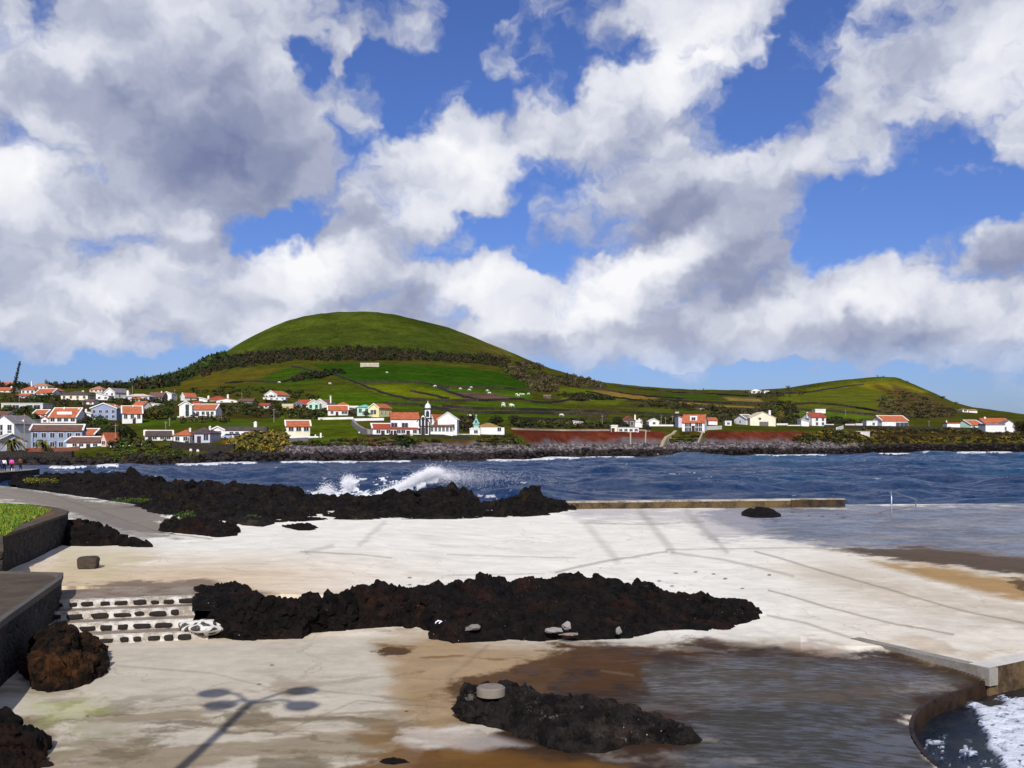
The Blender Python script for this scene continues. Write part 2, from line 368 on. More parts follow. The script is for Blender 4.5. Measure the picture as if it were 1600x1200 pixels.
PY = HY-(GZ-CZ)/GD*F                 # photo row of every ground point
wob = (fbm(WX*0.06, GD*0.06, 31, 4)-0.5); wob2 = (fbm(WX*0.3, GD*0.3, 33, 4)-0.5)
col = np.zeros(GX.shape+(3,)); L3 = lambda *c: np.array(lin(*c)[:3])
def paint(mask, c): 
    global col
    col = col*(1-mask[..., None])+L3(*c)*mask[..., None]
one = np.ones(GX.shape)
paint(one, (74, 88, 38))
# upper dome
dome = sstep(PY-(555+wob*10), 6, -6)*(GX < 960)
paint(dome, (74, 98, 40)); paint(dome*sstep(fbm(WX*0.012, GD*0.006, 41, 4), 0.45, 0.62)*0.7, (58, 80, 36))
paint(dome*sstep(GX, 690, 800)*0.6, (108, 110, 62)); paint(sstep(PY, 520, 495)*sstep(GX, 560, 640)*0.55, (38, 58, 22))
PL = [  # land cover patches, traced in photo pixels, with their own colour
 ([(250,606),(330,583),(400,577),(452,572),(405,592),(360,603),(300,612)],(92,98,42),5),
 ([(395,596),(455,573),(500,578),(515,584),(500,596),(440,600)],(58,92,30),2),
 ([(360,603),(440,600),(500,596),(515,603),(440,612),(370,612)],(66,92,32),2),
 ([(490,570),(560,567),(720,574),(800,584),(826,603),(826,614),(740,607),(640,600),(560,600),(530,592)],(48,88,26),2),
 ([(515,603),(545,596),(560,606),(610,626),(540,632),(480,620)],(74,98,34),2),
 ([(556,601),(640,600),(680,606),(735,626),(645,625),(600,618)],(100,124,28),2),
 ([(470,622),(560,610),(640,627),(700,628),(700,640),(520,640)],(70,108,28),2),
 ([(640,600),(720,606),(826,614),(830,625),(780,622),(710,614),(690,612)],(70,110,34),2),
 ([(698,613),(770,614),(812,624),(780,626),(728,624)],(96,88,88),2),
 ([(735,627),(830,628),(900,640),(900,650),(800,645),(690,640)],(72,106,32),2),
 ([(700,640),(830,646),(960,655),(960,664),(800,660),(700,655)],(70,100,30),2),
 ([(870,605),(905,607),(990,620),(960,632),(880,630)],(96,122,36),2),
 ([(925,609),(1010,617),(1030,623),(990,624),(940,618)],(138,128,72),1.5),
 ([(1010,612),(1120,618),(1130,624),(1040,622)],(60,92,38),2),
 ([(1055,627),(1130,634),(1200,636),(1200,641),(1110,640),(1050,634)],(140,132,76),1.2),
 ([(1130,621),(1185,622),(1190,627),(1140,626)],(146,138,88),1.2),
 ([(1000,636),(1090,642),(1180,648),(1180,654),(1000,652)],(76,100,36),2),
 ([(1220,618),(1300,600),(1390,589),(1430,605),(1480,635),(1380,655),(1290,648),(1210,632)],(92,112,42),3),
 ([(1225,645),(1290,640),(1370,655),(1370,660),(1290,658),(1225,655)],(84,124,38),2),
 ([(1330,600),(1400,597),(1450,612),(1430,618),(1360,608)],(124,134,44),3),
 ([(1395,600),(1460,622),(1490,640),(1490,652),(1380,650),(1370,635),(1400,625)],(86,84,58),5),
 ([(1360,603),(1370,600),(1420,618),(1400,622)],(92,88,50),3),
 ([(210,655),(290,654),(350,656),(440,660),(430,668),(330,664),(215,668)],(70,104,36),2),
 ([(420,650),(520,652),(560,662),(560,690),(480,694),(430,664)],(78,104,34),2),
 ([(0,615),(130,618),(250,628),(430,640),(430,652),(250,650),(0,660)],(70,72,42),5),
 ([(360,676),(440,680),(445,708),(355,708),(345,690)],(110,98,40),3),
 ([(100,716),(200,702),(270,697),(300,704),(290,716),(150,720)],(86,110,34),2),
 ([(545,684),(640,684),(720,688),(760,684),(760,698),(545,699)],(92,88,44),2),
 ([(755,684),(800,680),(832,698),(745,698)],(110,104,48),2),
 ([(1050,682),(1068,676),(1100,676),(1095,693),(1040,694)],(86,92,34),2),
 ([(1290,683),(1400,683),(1600,682),(1600,690),(1400,692),(1290,695)],(104,100,50),2),
 ([(1340,672),(1600,674),(1600,684),(1340,683)],(74,68,42),2)]
for poly, c, w in PL:
    m_ = sstep(polysdf(GX+wob*14, PY+wob*4, poly), -w, w)*((GS < 1160)); paint(m_, c)
col = col*np.array([0.92, 0.68, 0.50])
for poly in ([(798,672),(930,671),(1033,674),(1048,680),(1022,697),(836,698)], [(1062,674),(1250,674),(1275,680),(1262,697),(1150,699),(1105,697),(1100,676)]):
    m_ = sstep(polysdf(GX+wob*8, PY+wob2*3, poly), -1.5, 1.5); paint(m_, (96, 44, 32)); paint(m_*sstep(wob2, 0.0, 0.2)*0.6, (70, 46, 32))
for poly in ([(545,688),(612,688),(620,698),(545,699)], [(640,692),(735,690),(760,698),(640,699)]):
    paint(sstep(polysdf(GX+wob*20, PY+wob2*6, poly), -1, 3)*0.8, (92, 46, 32))
col *= (1+wob[..., None]*0.5+wob2[..., None]*0.45)
# narrow field strips on the gentle ground to the right: pale verges between paddocks
strip = sstep(np.abs(((PY+wob*5+GX*0.018) % 9)-4.5), 1.2, 0.2)*(GX > 850)*(PY > 612)*(PY < 662)*(GS > 90)
col = col*(1-0.5*strip[..., None])+L3(66, 62, 44)*0.5*strip[..., None]
# shore: pale boulders above, black wave-washed lava below
sh_ = (1-sstep(GS+wob2*6, 15, 19))*((GX > 425)*(GX < 1345)); paint(sh_, (98, 90, 92))
paint((1-sstep(GS+wob2*8+wob*4, np.where(GX < 1345, 3.6, 9.0), np.where(GX < 1345, 5.6, 12.0))), (24, 20, 20))
m, nt, p = newmat('hill_ground')
P = nt.pos(); c = nt.attr('land'); n1 = nt.noise(P, 0.35, 8, 0.68); n2 = nt.noise(P, 0.06, 5, 0.6)
k = nt.math('ADD', nt.math('MULTIPLY', n1, 0.9), nt.math('MULTIPLY', n2, 0.6))
c = nt.mix(1.0, c, nt.comb(*[nt.ramp(k, 0.5, 1.0, 0.62, 1.38)]*3), 'MULTIPLY')
setp(nt, p, c, 0.95, 0.0, nt.bump(nt.noise(P, 0.5, 6, 0.7), 0.6, 0.8)); MAT_LAND = m
land = npmesh('hills', np.stack([WX, GD, GZ], -1).reshape(-1, 3), gridfaces(*GX.shape), MAT_LAND, smooth=True, kind='structure')
setcol(land, 'land', np.clip(col, 0.004, 1))

# ------------------------------------------------------------------ sea
def wave_h(X, Y):
    z = np.zeros(np.shape(X)); r = random.Random(5)
    for i in range(70):
        lam = 1.6*(1.068**i)                                   # 1.6 m to about 150 m
        if lam > 60: break
        th = radians(250+r.gauss(0, 38)); k = 2*pi/lam; amp = 0.0115*lam**0.85
        ph = r.random()*6.283
        q = k*(X*cos(th)+Y*sin(th))+ph
        z = z+amp*(np.sin(q)+0.22*np.cos(2*q))
    return z
def swell(X, Y):             # the swell rearing up behind the lava reef
    px = CX+X/Y*F
    a = np.exp(-((px-672)/48)**2)*1.35+np.exp(-((px-585)/50)**2)*0.7
    yc = 94+(px-600)*0.045
    d = Y-yc; prof = np.where(d < 0, np.exp(-(d/2.2)**2), np.exp(-(d/7.0)**2))
    b = 0.55*np.exp(-((Y-84)/3.0)**2)*np.exp(-((px-1560)/110)**2)
    return a*1.7*prof+b
sx_ = np.concatenate([np.arange(-2600, -120, 60), np.arange(-120, 1720, 2.0), np.arange(1720, 4200, 60)])
dd = [42.0]
while dd[-1] < 440: dd.append(dd[-1]+max(0.35, dd[-1]*0.0042))
dd = np.array(dd+[470, 520, 600, 800, 1200, 2000, 4000, 9000, 20000])
SX, SD = np.meshgrid(sx_, dd); SWX = (SX-CX)/F*SD
edge = 1-sstep(SD, 400, 470)*1.0
D0s = smooth_at(np.clip(sx_, -900, 2600), SHD)[None, :]
SZ = (wave_h(SWX, SD)*0.62*(1-0.7*sstep(SD-D0s, -40, -5))+swell(SWX, SD))*edge*(1-0.75*sstep(SD, 60, 45))-0.05
spy = HY-(SZ-CZ)/SD*F
fn = fbm(SWX*0.5, SD*0.22, 51, 5); fn2 = fbm(SWX*2.2, SD*0.9, 57, 4)
foam = np.zeros(SX.shape)
foam = np.maximum(foam, sstep(polysdf(SX+(fn-0.5)*60, spy+(fn2-0.5)*10, [(455,783),(470,768),(520,766),(540,748),(560,748),(572,766),(600,768),(640,752),(680,738),(700,742),(690,752),(660,765),(600,800),(470,800)]), -3, 4)*sstep(fn2, 0.30, 0.5))
foam = np.maximum(foam, sstep(polysdf(SX, spy, [(600,742),(640,745),(640,756),(590,762),(575,752)]), -3, 5)*sstep(fn2, 0.58, 0.66))
foam = np.maximum(foam, sstep(polysdf(SX, spy, [(730,770),(780,772),(840,778),(790,784),(740,776)]), -2, 3)*sstep(fn2, 0.5, 0.6)*.6)
for x0, x1, y0, w in ((78,135,729.5,2.2),(152,184,727,3),(243,255,724,1.6),(276,345,724.6,2.4),(345,400,723,2),(440,480,721.3,2),(480,560,720.8,2.2),(560,640,720.6,1.6),(696,735,719,1.2),(762,800,716.5,4.0),(790,865,716.0,3.4),(865,905,714.6,1.6),(1375,1420,707.3,2.4),(1440,1450,706.5,1.3),(1496,1540,705.0,3.4),(1545,1580,705.5,1.8),(905,990,713.5,1),(1180,1290,710.6,.8)):
    d_ = np.abs(spy-(y0+(fn-0.5)*3))/w; e_ = sstep(SX, x0-8, x0+6)*sstep(SX, x1+8, x1-6)
    foam = np.maximum(foam, (d_ < 1)*e_*sstep(fn2+(1-d_)*0.25, 0.42, 0.55))
foam = np.maximum(foam, sstep(fbm(SWX*0.9, SD*0.4, 61, 4), 0.76, 0.80)*sstep(SZ, 0.25, 0.6)*0.5)
m, nt, p = newmat('sea_water'); P = nt.pos(); f = nt.attr('foam', 'Fac')
ps = nt.vec('MULTIPLY', P, (1.0, 0.55, 1.0))
n = nt.noise(ps, 1.6, 7, 0.68); pat = nt.noise(nt.vec('MULTIPLY', P, (0.012, 0.02, 0.0)), 1.0, 3, 0.5)
side_ = nt.new('ShaderNodeSeparateXYZ'); nt.put(side_.inputs[0], P)
tq = nt.math('MULTIPLY', nt.ramp(side_.outputs[0], 8, 60), nt.ramp(pat, 0.4, 0.62))
wc = nt.mix(tq, lin(18, 44, 82), lin(8, 70, 104)); wc = nt.mix(nt.ramp(n, 0.42, 0.7), wc, nt.mix(0.5, wc, lin(50, 84, 124)))
wc = nt.mix(nt.ramp(f, 0.25, 0.75), wc, lin(238, 240, 246))
setp(nt, p, wc, nt.ramp(f, 0.2, 0.7, 0.22, 0.8), 0.22, nt.bump(n, 0.95, 0.5)); p.inputs['IOR'].default_value = 1.33; MAT_SEA = m
sea = npmesh('sea', np.stack([SWX, SD, SZ], -1).reshape(-1, 3), gridfaces(*SX.shape), MAT_SEA, smooth=True, kind='structure')
setcol(sea, 'foam', np.repeat(foam[..., None], 3, -1))
npmesh('seabed', [(-25000, -3000, -22), (25000, -3000, -22), (25000, 25000, -22), (-25000, 25000, -22)], [(0, 1, 2, 3)], simple('dark_seabed', (20, 26, 34)), kind='structure')

# ------------------------------------------------------------------ bathing platform (concrete)
ZF = 1.0                                     # level of the front platform
SEAM = [(-400,28.4),(345,28.4),(352,27.0),(1150,26.0),(1300,24.0),(3000,24.0)]   # where the lower and upper platform meet (under rock and steps)
KA = (1330, 996.5); KB = (1546, 1046)         # kerb line (photo pixels, upper edge)
POOL = [(1700,1012),(1600,1031),(1550,1043),(1547,1060),(1500,1080),(1465,1092),(1436,1110),(1421,1132),(1424,1152),(1440,1176),(1458,1193),(1475,1206),(1560,1300),(1700,1400)]
def z_rear(px, D): return ZF+0.76*(1-sstep(px, 420, 1150))-0.0*D
def z_apron(px, py):                         # the wet ramp falling to the pool, photo coordinates on the front platform
    t = np.clip((px-1330)/(1546-1330), 0, 1.3)
    ky = 996.5+(px-1330)*(49.5/216)
    w = sstep(px, 1250, 1560)*sstep(py, ky-2, ky+4)
    return -0.26*w-0.10*sstep(px, 1000, 1450)*sstep(py, 1040, 1140)
def plat(px, D):
    px = np.asarray(px, float); D = np.asarray(D, float)
    rear = D > np.interp(px, [a for a, b in SEAM], [b for a, b in SEAM])
    y0 = HY+(CZ-ZF)/D*F
    # kerb: beyond the line the ground is upper platform
    return np.where(rear, z_rear(px, D), ZF+z_apron(px, y0))
def S(px, py, front=None):                   # photo pixel -> point on the platform
    z = ZF
    for _ in range(30):
        D = (CZ-z)*F/(py-HY); z2 = float(z_rear(px, D)) if (front is False or (front is None and py < 1000 and D > np.interp(px, [a for a, b in SEAM], [b for a, b in SEAM]))) else ZF
        if abs(z2-z) < 1e-4: break
        z = 0.5*z+0.5*z2
    D = (CZ-z)*F/(py-HY)
    return ((px-CX)/F*D, D, z)
# outer outline of the platform in plan
cols = np.concatenate([np.arange(-700, -20, 20), np.arange(-20, 1640, 1.7), np.arange(1640, 2500, 20)])
rows = [6.0]
while rows[-1] < 118: rows.append(rows[-1]*1.0042)
rows = np.array(rows)
QX, QD = np.meshgrid(cols, rows); QZ = plat(QX, QD); QW = (QX-CX)/F*QD
QY = HY+(CZ-QZ)/QD*F
relz = (fbm(QW*0.35, QD*0.35, 71, 4)-0.5)*0.07+(fbm(QW*1.6, QD*1.6, 72, 3)-0.5)*0.018
FAR = [(-900,752),(-60,757),(0,758.5),(60,766),(130,776),(200,786),(262,800),(330,800),(370,797),(440,795),(500,795),(600,795),(700,795),(800,795),(880,793),(900,789),(1320,787.5),(1600,786.5),(2500,785)]
fary = np.interp(QX, [a for a, b in FAR], [b for a, b in FAR])
keep = (QY > fary)
poolin = polysdf(QX, QY, POOL)
keep &= poolin < 0
n_a = fbm(QW*0.30, QD*0.22, 81, 5); n_b = fbm(QW*1.3, QD*0.8, 83, 5); n_c = fbm(QW*0.10, QD*0.10, 85, 4); n_d = fbm(QW*0.5+(n_a-0.5)*2.2, QD*1.5+(n_a-0.5)*3.0+(n_c-0.5)*3, 87, 6, 0.58)
n_e = fbm(QW*4.5, QD*3.2, 84, 5, .62); n_f = fbm(QW*1.1+5, QD*1.4, 86, 6, .62)
wx = QX+(n_a-0.5)*80+(n_f-0.5)*70+(n_e-0.5)*34; wy = QY+(n_a-0.5)*18+(n_f-0.5)*26+(n_e-0.5)*10*sstep(QY, 820, 1000)
C3 = np.zeros(QX.shape+(3,)); WET = np.zeros(QX.shape)
def pc(mask, c, wet=None):
    global C3, WET
    C3 = C3*(1-mask[..., None])+L3(*c)*mask[..., None]
    if wet is not None: WET = WET*(1-mask)+wet*mask
def area(poly, w=6): return sstep(polysdf(wx, wy, poly), -w, w)
one = np.ones(QX.shape)
pc(one, (240, 235, 222))
pc(sstep(QY, 845, 905)*sstep(QX, 760, 300), (214, 192, 162)); pc(sstep(QY, 800, 870)*sstep(QX, 1150, 1350)*0.4, (214, 200, 176))                     # cream area on the left
pc(sstep(n_d, 0.5, 0.68)*sstep(QX, 1000, 300)*sstep(QY, 850, 900)*0.5, (190, 168, 142))
pc(area([(95,850),(160,850),(240,862),(180,905),(90,905)], 14)*0.6, (196, 182, 140))
pc(area([(80,912),(330,906),(420,925),(300,955),(80,955)], 4), (134, 116, 98))
# front platform: grey-beige with long streaks
fr = (QY > 975)*1.0
pc(sstep(QY, 985, 1010)*(QX < 1250), (198, 188, 170))
pc(sstep(n_d, 0.46, 0.64)*sstep(QY, 1030, 1090)*(QX < 900)*0.8, (140, 124, 98))
pc(sstep(fbm(QW*0.8+(n_a-0.5)*3, QD*2.2+(n_b-0.5)*2, 88, 6, .58), 0.52, 0.66)*sstep(QY, 1060, 1120)*(QX < 760)*0.7, (108, 96, 70))
pc(area([(30,1090),(120,1085),(200,1110),(150,1150),(60,1140)], 16)*0.45*sstep(n_b, 0.4, 0.6), (160, 168, 96))
pc(area([(60,1130),(250,1135),(300,1200),(60,1200)], 16)*0.5*sstep(n_b, 0.42, 0.6), (128, 124, 92))
# tan and brown algae
pc(area([(570,1000),(700,985),(820,1005),(900,1010),(900,1060),(760,1110),(690,1150),(640,1110),(600,1040)], 22)*0.85, (160, 132, 92))
pc(sstep(n_d, 0.5, 0.62)*area([(560,990),(900,1000),(900,1090),(680,1120)], 20)*0.75, (116, 82, 44))
pc(area([(572,1014),(600,1008),(628,1010),(632,1018),(590,1022)], 2.5), (84, 62, 38), .3)
pc(area([(700,1075),(860,1010),(900,1003),(1010,1012),(1120,1000),(1260,1030),(1210,1060),(960,1110),(740,1130)], 8), (88, 62, 34), .35)
pc(area([(880,1018),(940,1008),(1100,1004),(1210,1012),(1345,1024),(1400,1012),(1440,1018),(1500,1040),(1546,1062),(1560,1075),(1430,1130),(1480,1220),(600,1230),(720,1168),(870,1100)], 9), (58, 40, 24), .55)
pc(area([(760,1030),(900,1012),(1100,1010),(1300,1030),(1250,1050),(1000,1080),(860,1080)], 12)*sstep(n_b, 0.4, 0.58)*0.8, (82, 52, 18), .4)
pc(area([(1000,1042),(1150,1030),(1380,1040),(1500,1056),(1400,1130),(1490,1230),(1000,1230),(1080,1160),(1120,1110),(1010,1090)], 16), (78, 72, 62), .85)
pc(area([(1090,1110),(1330,1090),(1440,1150),(1490,1230),(1050,1230)], 24)*0.8, (60, 58, 52), .9)
pc(area([(560,1205),(650,1170),(800,1178),(870,1190),(980,1196),(1000,1230),(540,1230)], 10)*0.9, (110, 74, 24), .4)
pc(area([(560,1150),(640,1128),(720,1150),(800,1185),(640,1200)], 14)*0.6*sstep(n_b, 0.38, 0.56), (128, 94, 46))
pc(area([(640,1140),(760,1142),(850,1172),(780,1176),(650,1168)], 8)*0.5, (216, 206, 196))
pc(area([(930,1178),(1100,1172),(1260,1180),(1180,1192),(950,1192)], 5)*0.5*sstep(n_b, 0.42, 0.6), (150, 140, 130))
pc(sstep(n_d, 0.60, 0.70)*area([(880,1000),(1440,1010),(1500,1100),(1100,1180),(850,1100)], 10)*0.4, (150, 136, 120))
pc(sstep(n_d, 0.56, 0.68)*area([(760,1020),(1440,1020),(1400,1140),(1000,1150),(820,1080)], 10)*0.55, (52, 40, 32), .6)
# white splash of clean paint between the rock and the stain
pc(area([(660,990),(760,1006),(900,1004),(1000,990),(1130,985),(1180,975),(1240,1000),(1100,990),(930,1004),(880,1010),(720,1008)], 4)*0.35, (206, 198, 188))
# rear platform: rust and puddles on the right
pc(area([(1130,790),(1700,785),(1700,880),(1600,872),(1420,856),(1280,853),(1180,838),(1110,812)], 7), (112, 116, 126), .93)
pc(sstep(n_d, 0.52, 0.66)*area([(1180,790),(1700,785),(1700,880),(1440,856),(1180,838)], 7)*0.5, (168, 156, 146), .6)
pc(area([(880,793),(1190,792),(1200,840),(1120,850),(1060,812),(900,812)], 8)*0.65, (176, 170, 172), .5)
pc(area([(1290,856),(1430,853),(1560,866),(1700,878),(1700,915),(1560,894),(1420,876)], 4), (92, 76, 60), .4)
pc(area([(1340,872),(1440,880),(1560,900),(1700,915),(1700,945),(1560,932),(1450,905)], 7)*0.85, (158, 116, 36), .2)
pc(area([(1180,880),(1330,880),(1480,925),(1700,965),(1700,1000),(1440,945),(1250,905)], 12)*0.35, (190, 172, 146))
pc(area([(1570,905),(1700,910),(1700,940),(1590,932)], 3)*0.9, (84, 64, 34), .4)
pc(area([(1230,880),(1400,905),(1560,935),(1700,958),(1700,1010),(1500,985),(1380,950)], 18)*0.5*sstep(n_b, 0.35, 0.6), (186, 172, 152))
pc(area([(1360,1010),(1440,995),(1560,1010),(1600,1004),(1500,1040),(1440,1030)], 8)*0.6*sstep(n_b, 0.35, 0.55), (188, 168, 140))
pc(area([(1190,1000),(1300,1000),(1340,1010),(1330,1026),(1220,1020)], 4)*0.5*sstep(n_b, 0.42, 0.58), (150, 120, 96))
# sea-side track on the far left
pc(area([(-100,752),(0,755),(130,778),(200,786),(262,796),(275,838),(200,832),(90,795),(-100,765)], 2.5), (134, 126, 114))
pc(area([(80,800),(165,802),(240,832),(300,844),(230,846),(150,832)], 4)*0.8, (128, 120, 114))
pc(area([(-100,764),(20,768),(95,790),(90,800),(0,780),(-100,775)], 3)*0.5, (150, 140, 128))
sh0 = C3.copy()
def seam(pts, w, k, c=(120, 104, 88)):
    m_ = np.clip(1.25-linedist(QX+(n_b-0.5)*5, QY+(n_b-0.5)*2.5, pts)/w, 0, 1)*k; pc(m_, c)
for pts, w, k in (([(600,817),(562,852)],5,.25),([(480,862),(520,853)],4,.3),([(470,862),(560,866),(612,872)],1.6,.45),([(917,820),(942,850),(965,876)],7,.24),([(1000,797),(1022,825),(1050,860)],7,.32),
 ([(1074,800),(1117,845)],6,.28),([(1120,845),(1135,862)],4,.3),([(868,894),(925,881),(1042,862)],2.2,.5),([(1042,859),(1200,856),(1290,856)],1.6,.4),([(1050,863),(1130,875),(1240,900)],2.4,.4),
 ([(905,817),(1010,820),(1100,815)],1.5,.4),([(700,866),(900,872)],1.2,.35),([(700,899),(850,896)],1.2,.3),([(1180,862),(1290,893),(1420,930),(1500,953),(1600,974)],1.8,.55),([(1200,922),(1300,950),(1400,975),(1490,992)],1.6,.6),
 ([(1200,961),(1260,974),(1332,997)],2.2,.5),([(60,766),(130,790),(250,832),(330,842)],1.3,.6),([(0,772),(90,790),(165,812),(240,838)],1.0,.35),([(700,1060),(760,1012)],4,.3),([(430,1150),(560,1095),(700,1105)],1.4,.4),([(180,1040),(330,1052),(420,1075),(560,1085),(680,1098)],1.5,.35),
 ([(1200,1068),(1330,1082),(1400,1085)],1.5,.35),([(940,1048),(990,1055)],2,.4),([(1210,790),(1330,800),(1380,806),(1480,850)],1.3,.35),([(1290,853),(1440,850),(1600,842)],1.2,.4),([(1400,855),(1480,858),(1600,873)],1.6,.6)):
    seam(pts, w, k)
for (bx, by) in ((640,903),(1056,896),(1087,894),(1115,897),(1133,904),(1160,919),(1160,945),(1050,916),(1030,908),(640,913),(1202,898),(425,1040),(405,1070),(635,1111),(137,1118),(1212,814),(1238,800),(1265,806),(1285,807),(1308,804),(1318,809)):
    pc(np.clip(1.4-np.hypot((QX-bx)/3.2, (QY-by)/1.1), 0, 1), (60, 48, 42))
C3 = C3*(1+(n_e[..., None]-0.5)*0.22*sstep(QY, 800, 1000)[..., None]+(n_f[..., None]-0.5)*0.17+(n_b[..., None]-0.5)*0.14+(n_d[..., None]-0.5)*0.12+(n_c[..., None]-0.5)*0.1)
m, nt, p = newmat('stained_concrete')
P = nt.pos(); c = nt.attr('stain'); w = nt.attr('wet', 'Fac')
st = nt.vec('MULTIPLY', P, (0.7, 1.7, 1.0)); n1 = nt.noise(st, 1.6, 8, 0.65); n2 = nt.noise(P, 14.0, 6, 0.7); n3 = nt.noise(P, 0.45, 5, 0.6)
k = nt.math('ADD', nt.math('MULTIPLY', n1, 0.55), nt.math('ADD', nt.math('MULTIPLY', n2, 0.3), nt.math('MULTIPLY', n3, 0.35)))
c = nt.mix(1.0, c, nt.comb(*[nt.ramp(k, 0.42, 0.8, 0.82, 1.13, False)]*3), 'MULTIPLY')
spk = nt.ramp(nt.voro(P, 2.1), 0.02, 0.035); c = nt.mix(nt.math('MULTIPLY', nt.math('SUBTRACT', 1.0, spk), 0.55), c, lin(70, 60, 50))
cw = nt.vec('ADD', P, nt.vec('SCALE', nt.noise(P, 0.8, 4, .6, out=1), scale=1.6)); ck = nt.ramp(nt.voro(cw, 0.22, 'DISTANCE_TO_EDGE'), 0.0025, 0.006)
c = nt.mix(nt.math('MULTIPLY', nt.math('SUBTRACT', 1.0, ck), 0.24), c, lin(96, 84, 70))
c = nt.mix(nt.math('MULTIPLY', nt.ramp(nt.noise(P, 5.0, 8, .75), 0.56, 0.72), 0.14), c, lin(120, 102, 80))
wv_ = nt.math('MULTIPLY', w, nt.ramp(nt.math('ADD', nt.math('MULTIPLY', nt.noise(nt.vec('MULTIPLY', P, (0.7, 2.4, 1)), 3.5, 5, .6), 0.6), nt.math('MULTIPLY', n3, 0.4)), 0.30, 0.62))
setp(nt, p, c, nt.ramp(wv_, 0.1, 0.9, 0.85, 0.24), 0.35, nt.bump(nt.math('MULTIPLY', nt.math('ADD', n1, nt.math('MULTIPLY', n2, 0.5)), nt.ramp(wv_, .1, .8, 1, .15)), 0.22, 0.02))
nt.put(p.inputs['Specular IOR Level'], nt.ramp(wv_, 0.1, 0.9, 0.15, 0.30)); MAT_SLAB = m
kf = (keep[:-1, :-1] & keep[1:, :-1] & keep[:-1, 1:] & keep[1:, 1:])
QZ2 = QZ+relz*(1-sstep(np.abs(poolin), 60, 0)*0.8)
under = sstep(polysdf(QX, QY, [(352,996),(430,996),(480,990),(560,980),(640,975),(676,988),(710,1000),(860,998),(990,994),(1030,982),(1110,982),(1150,974),(1120,962),(1040,946),(960,924),(905,910),(800,915),(700,926),(560,934),(400,948),(352,960)]), 0, 4)
QZ2 = QZ2-under*0.55
slab = npmesh('concrete_platform', np.stack([QW, QD, QZ2], -1).reshape(-1, 3), gridfaces(*QX.shape, keep=kf), MAT_SLAB, smooth=True, kind='structure')
setcol(slab, 'stain', np.clip(C3, 0.003, 0.9)); setcol(slab, 'wet', np.repeat(WET[..., None], 3, -1))
M_CONC = simple('grey_concrete', (150, 145, 138), 0.85, 0.2, 1.2, 0.4, c2=(128, 120, 110))
M_CONCW = simple('pale_concrete', (206, 200, 192), 0.85, 0.15, 1.2, 0.3)
M_SKIRT = simple('sea_stained_concrete', (112, 92, 66), 0.8, 0.3, 0.9, 0.5, c2=(62, 50, 38))
# outer edge of the platform going down into the sea
mb = MB(); ring = []
for px in list(range(-400, 2500, 20)):
    y = float(np.interp(px, [a for a, b in FAR], [b for a, b in FAR])); x, D, z = S(px, y+0.4, False); ring.append((x, D, z))
V = []; Fs = []
for i, (x, D, z) in enumerate(ring): V += [(x, D-0.5, z-0.05), (x, D+0.18, z-0.02), (x, D+0.3, z-3)]
for i in range(len(ring)-1): b = i*3; Fs += [(b, b+3, b+4, b+1), (b+1, b+4, b+5, b+2)]
mb.add(V, Fs); bm_fix(mb.build('platform_edge', M_SKIRT, kind='structure'))

# ---- strips following a plan line: walls, kerbs
def wall_along(name, pts, thick, mats, side=1, hmat=0, tmat=0, cap=None, **k):
    """pts: (x, y, z_bottom, z_top); thickness to the left (+) or right (-) of the direction"""
    mb = MB(); n = len(pts); V = []; A = [Vector((p_[0], p_[1], 0)) for p_ in pts]
    for i, p_ in enumerate(pts):
        d = (A[min(i+1, n-1)]-A[max(i-1, 0)]).normalized(); nn = Vector((-d.y, d.x, 0))*side*thick
        V += [(A[i].x, A[i].y, p_[2]), (A[i].x, A[i].y, p_[3]), (A[i].x+nn.x, A[i].y+nn.y, p_[3]), (A[i].x+nn.x, A[i].y+nn.y, p_[2])]
    for i in range(n-1):
        b = i*4
        mb.add([], [])
        mb.f += [(b, b+4, b+5, b+1), (b+1, b+5, b+6, b+2), (b+2, b+6, b+7, b+3), (b+3, b+7, b+4, b)]; mb.m += [hmat, tmat, hmat, hmat]
    mb.f += [(0, 1, 2, 3), (n*4-4, n*4-1, n*4-2, n*4-3)]; mb.m += [hmat, hmat]; mb.v = V
    return bm_fix(mb.build(name, mats, **k))
# kerb between upper platform and wet apron, and the pool rim
kp = []
for i in range(13):
    t = i/12; px = KA[0]+(KB[0]-KA[0])*t; py = KA[1]+(KB[1]-KA[1])*t
    D = (CZ-ZF)*F/(py-HY)-0.10; kp.append(((px-CX)/F*D, D, ZF-0.34, ZF+0.012+0.02*t))
wall_along('concrete_kerb', kp, 0.28, [M_CONC], 1, label='long grey concrete kerb dividing the white platform from the wet brown apron', cat='kerb')
kp = []
for px, py in ((1546,1046),(1575,1040),(1600,1034.5),(1700,1016),(1900,985)):
    D = (CZ-ZF)*F/(py-HY); kp.append(((px-CX)/F*D, D, -1.2, ZF+0.034))
wall_along('concrete_kerb', kp, 0.5, [M_SKIRT, M_CONCW], 1, tmat=1, label='broad pale concrete pool edge at the right border beside the foaming basin', cat='kerb')
rim = []
for px, py in POOL[3:-1]:
    D = (CZ-0.72)*F/(py-HY); rim.append((px, D))
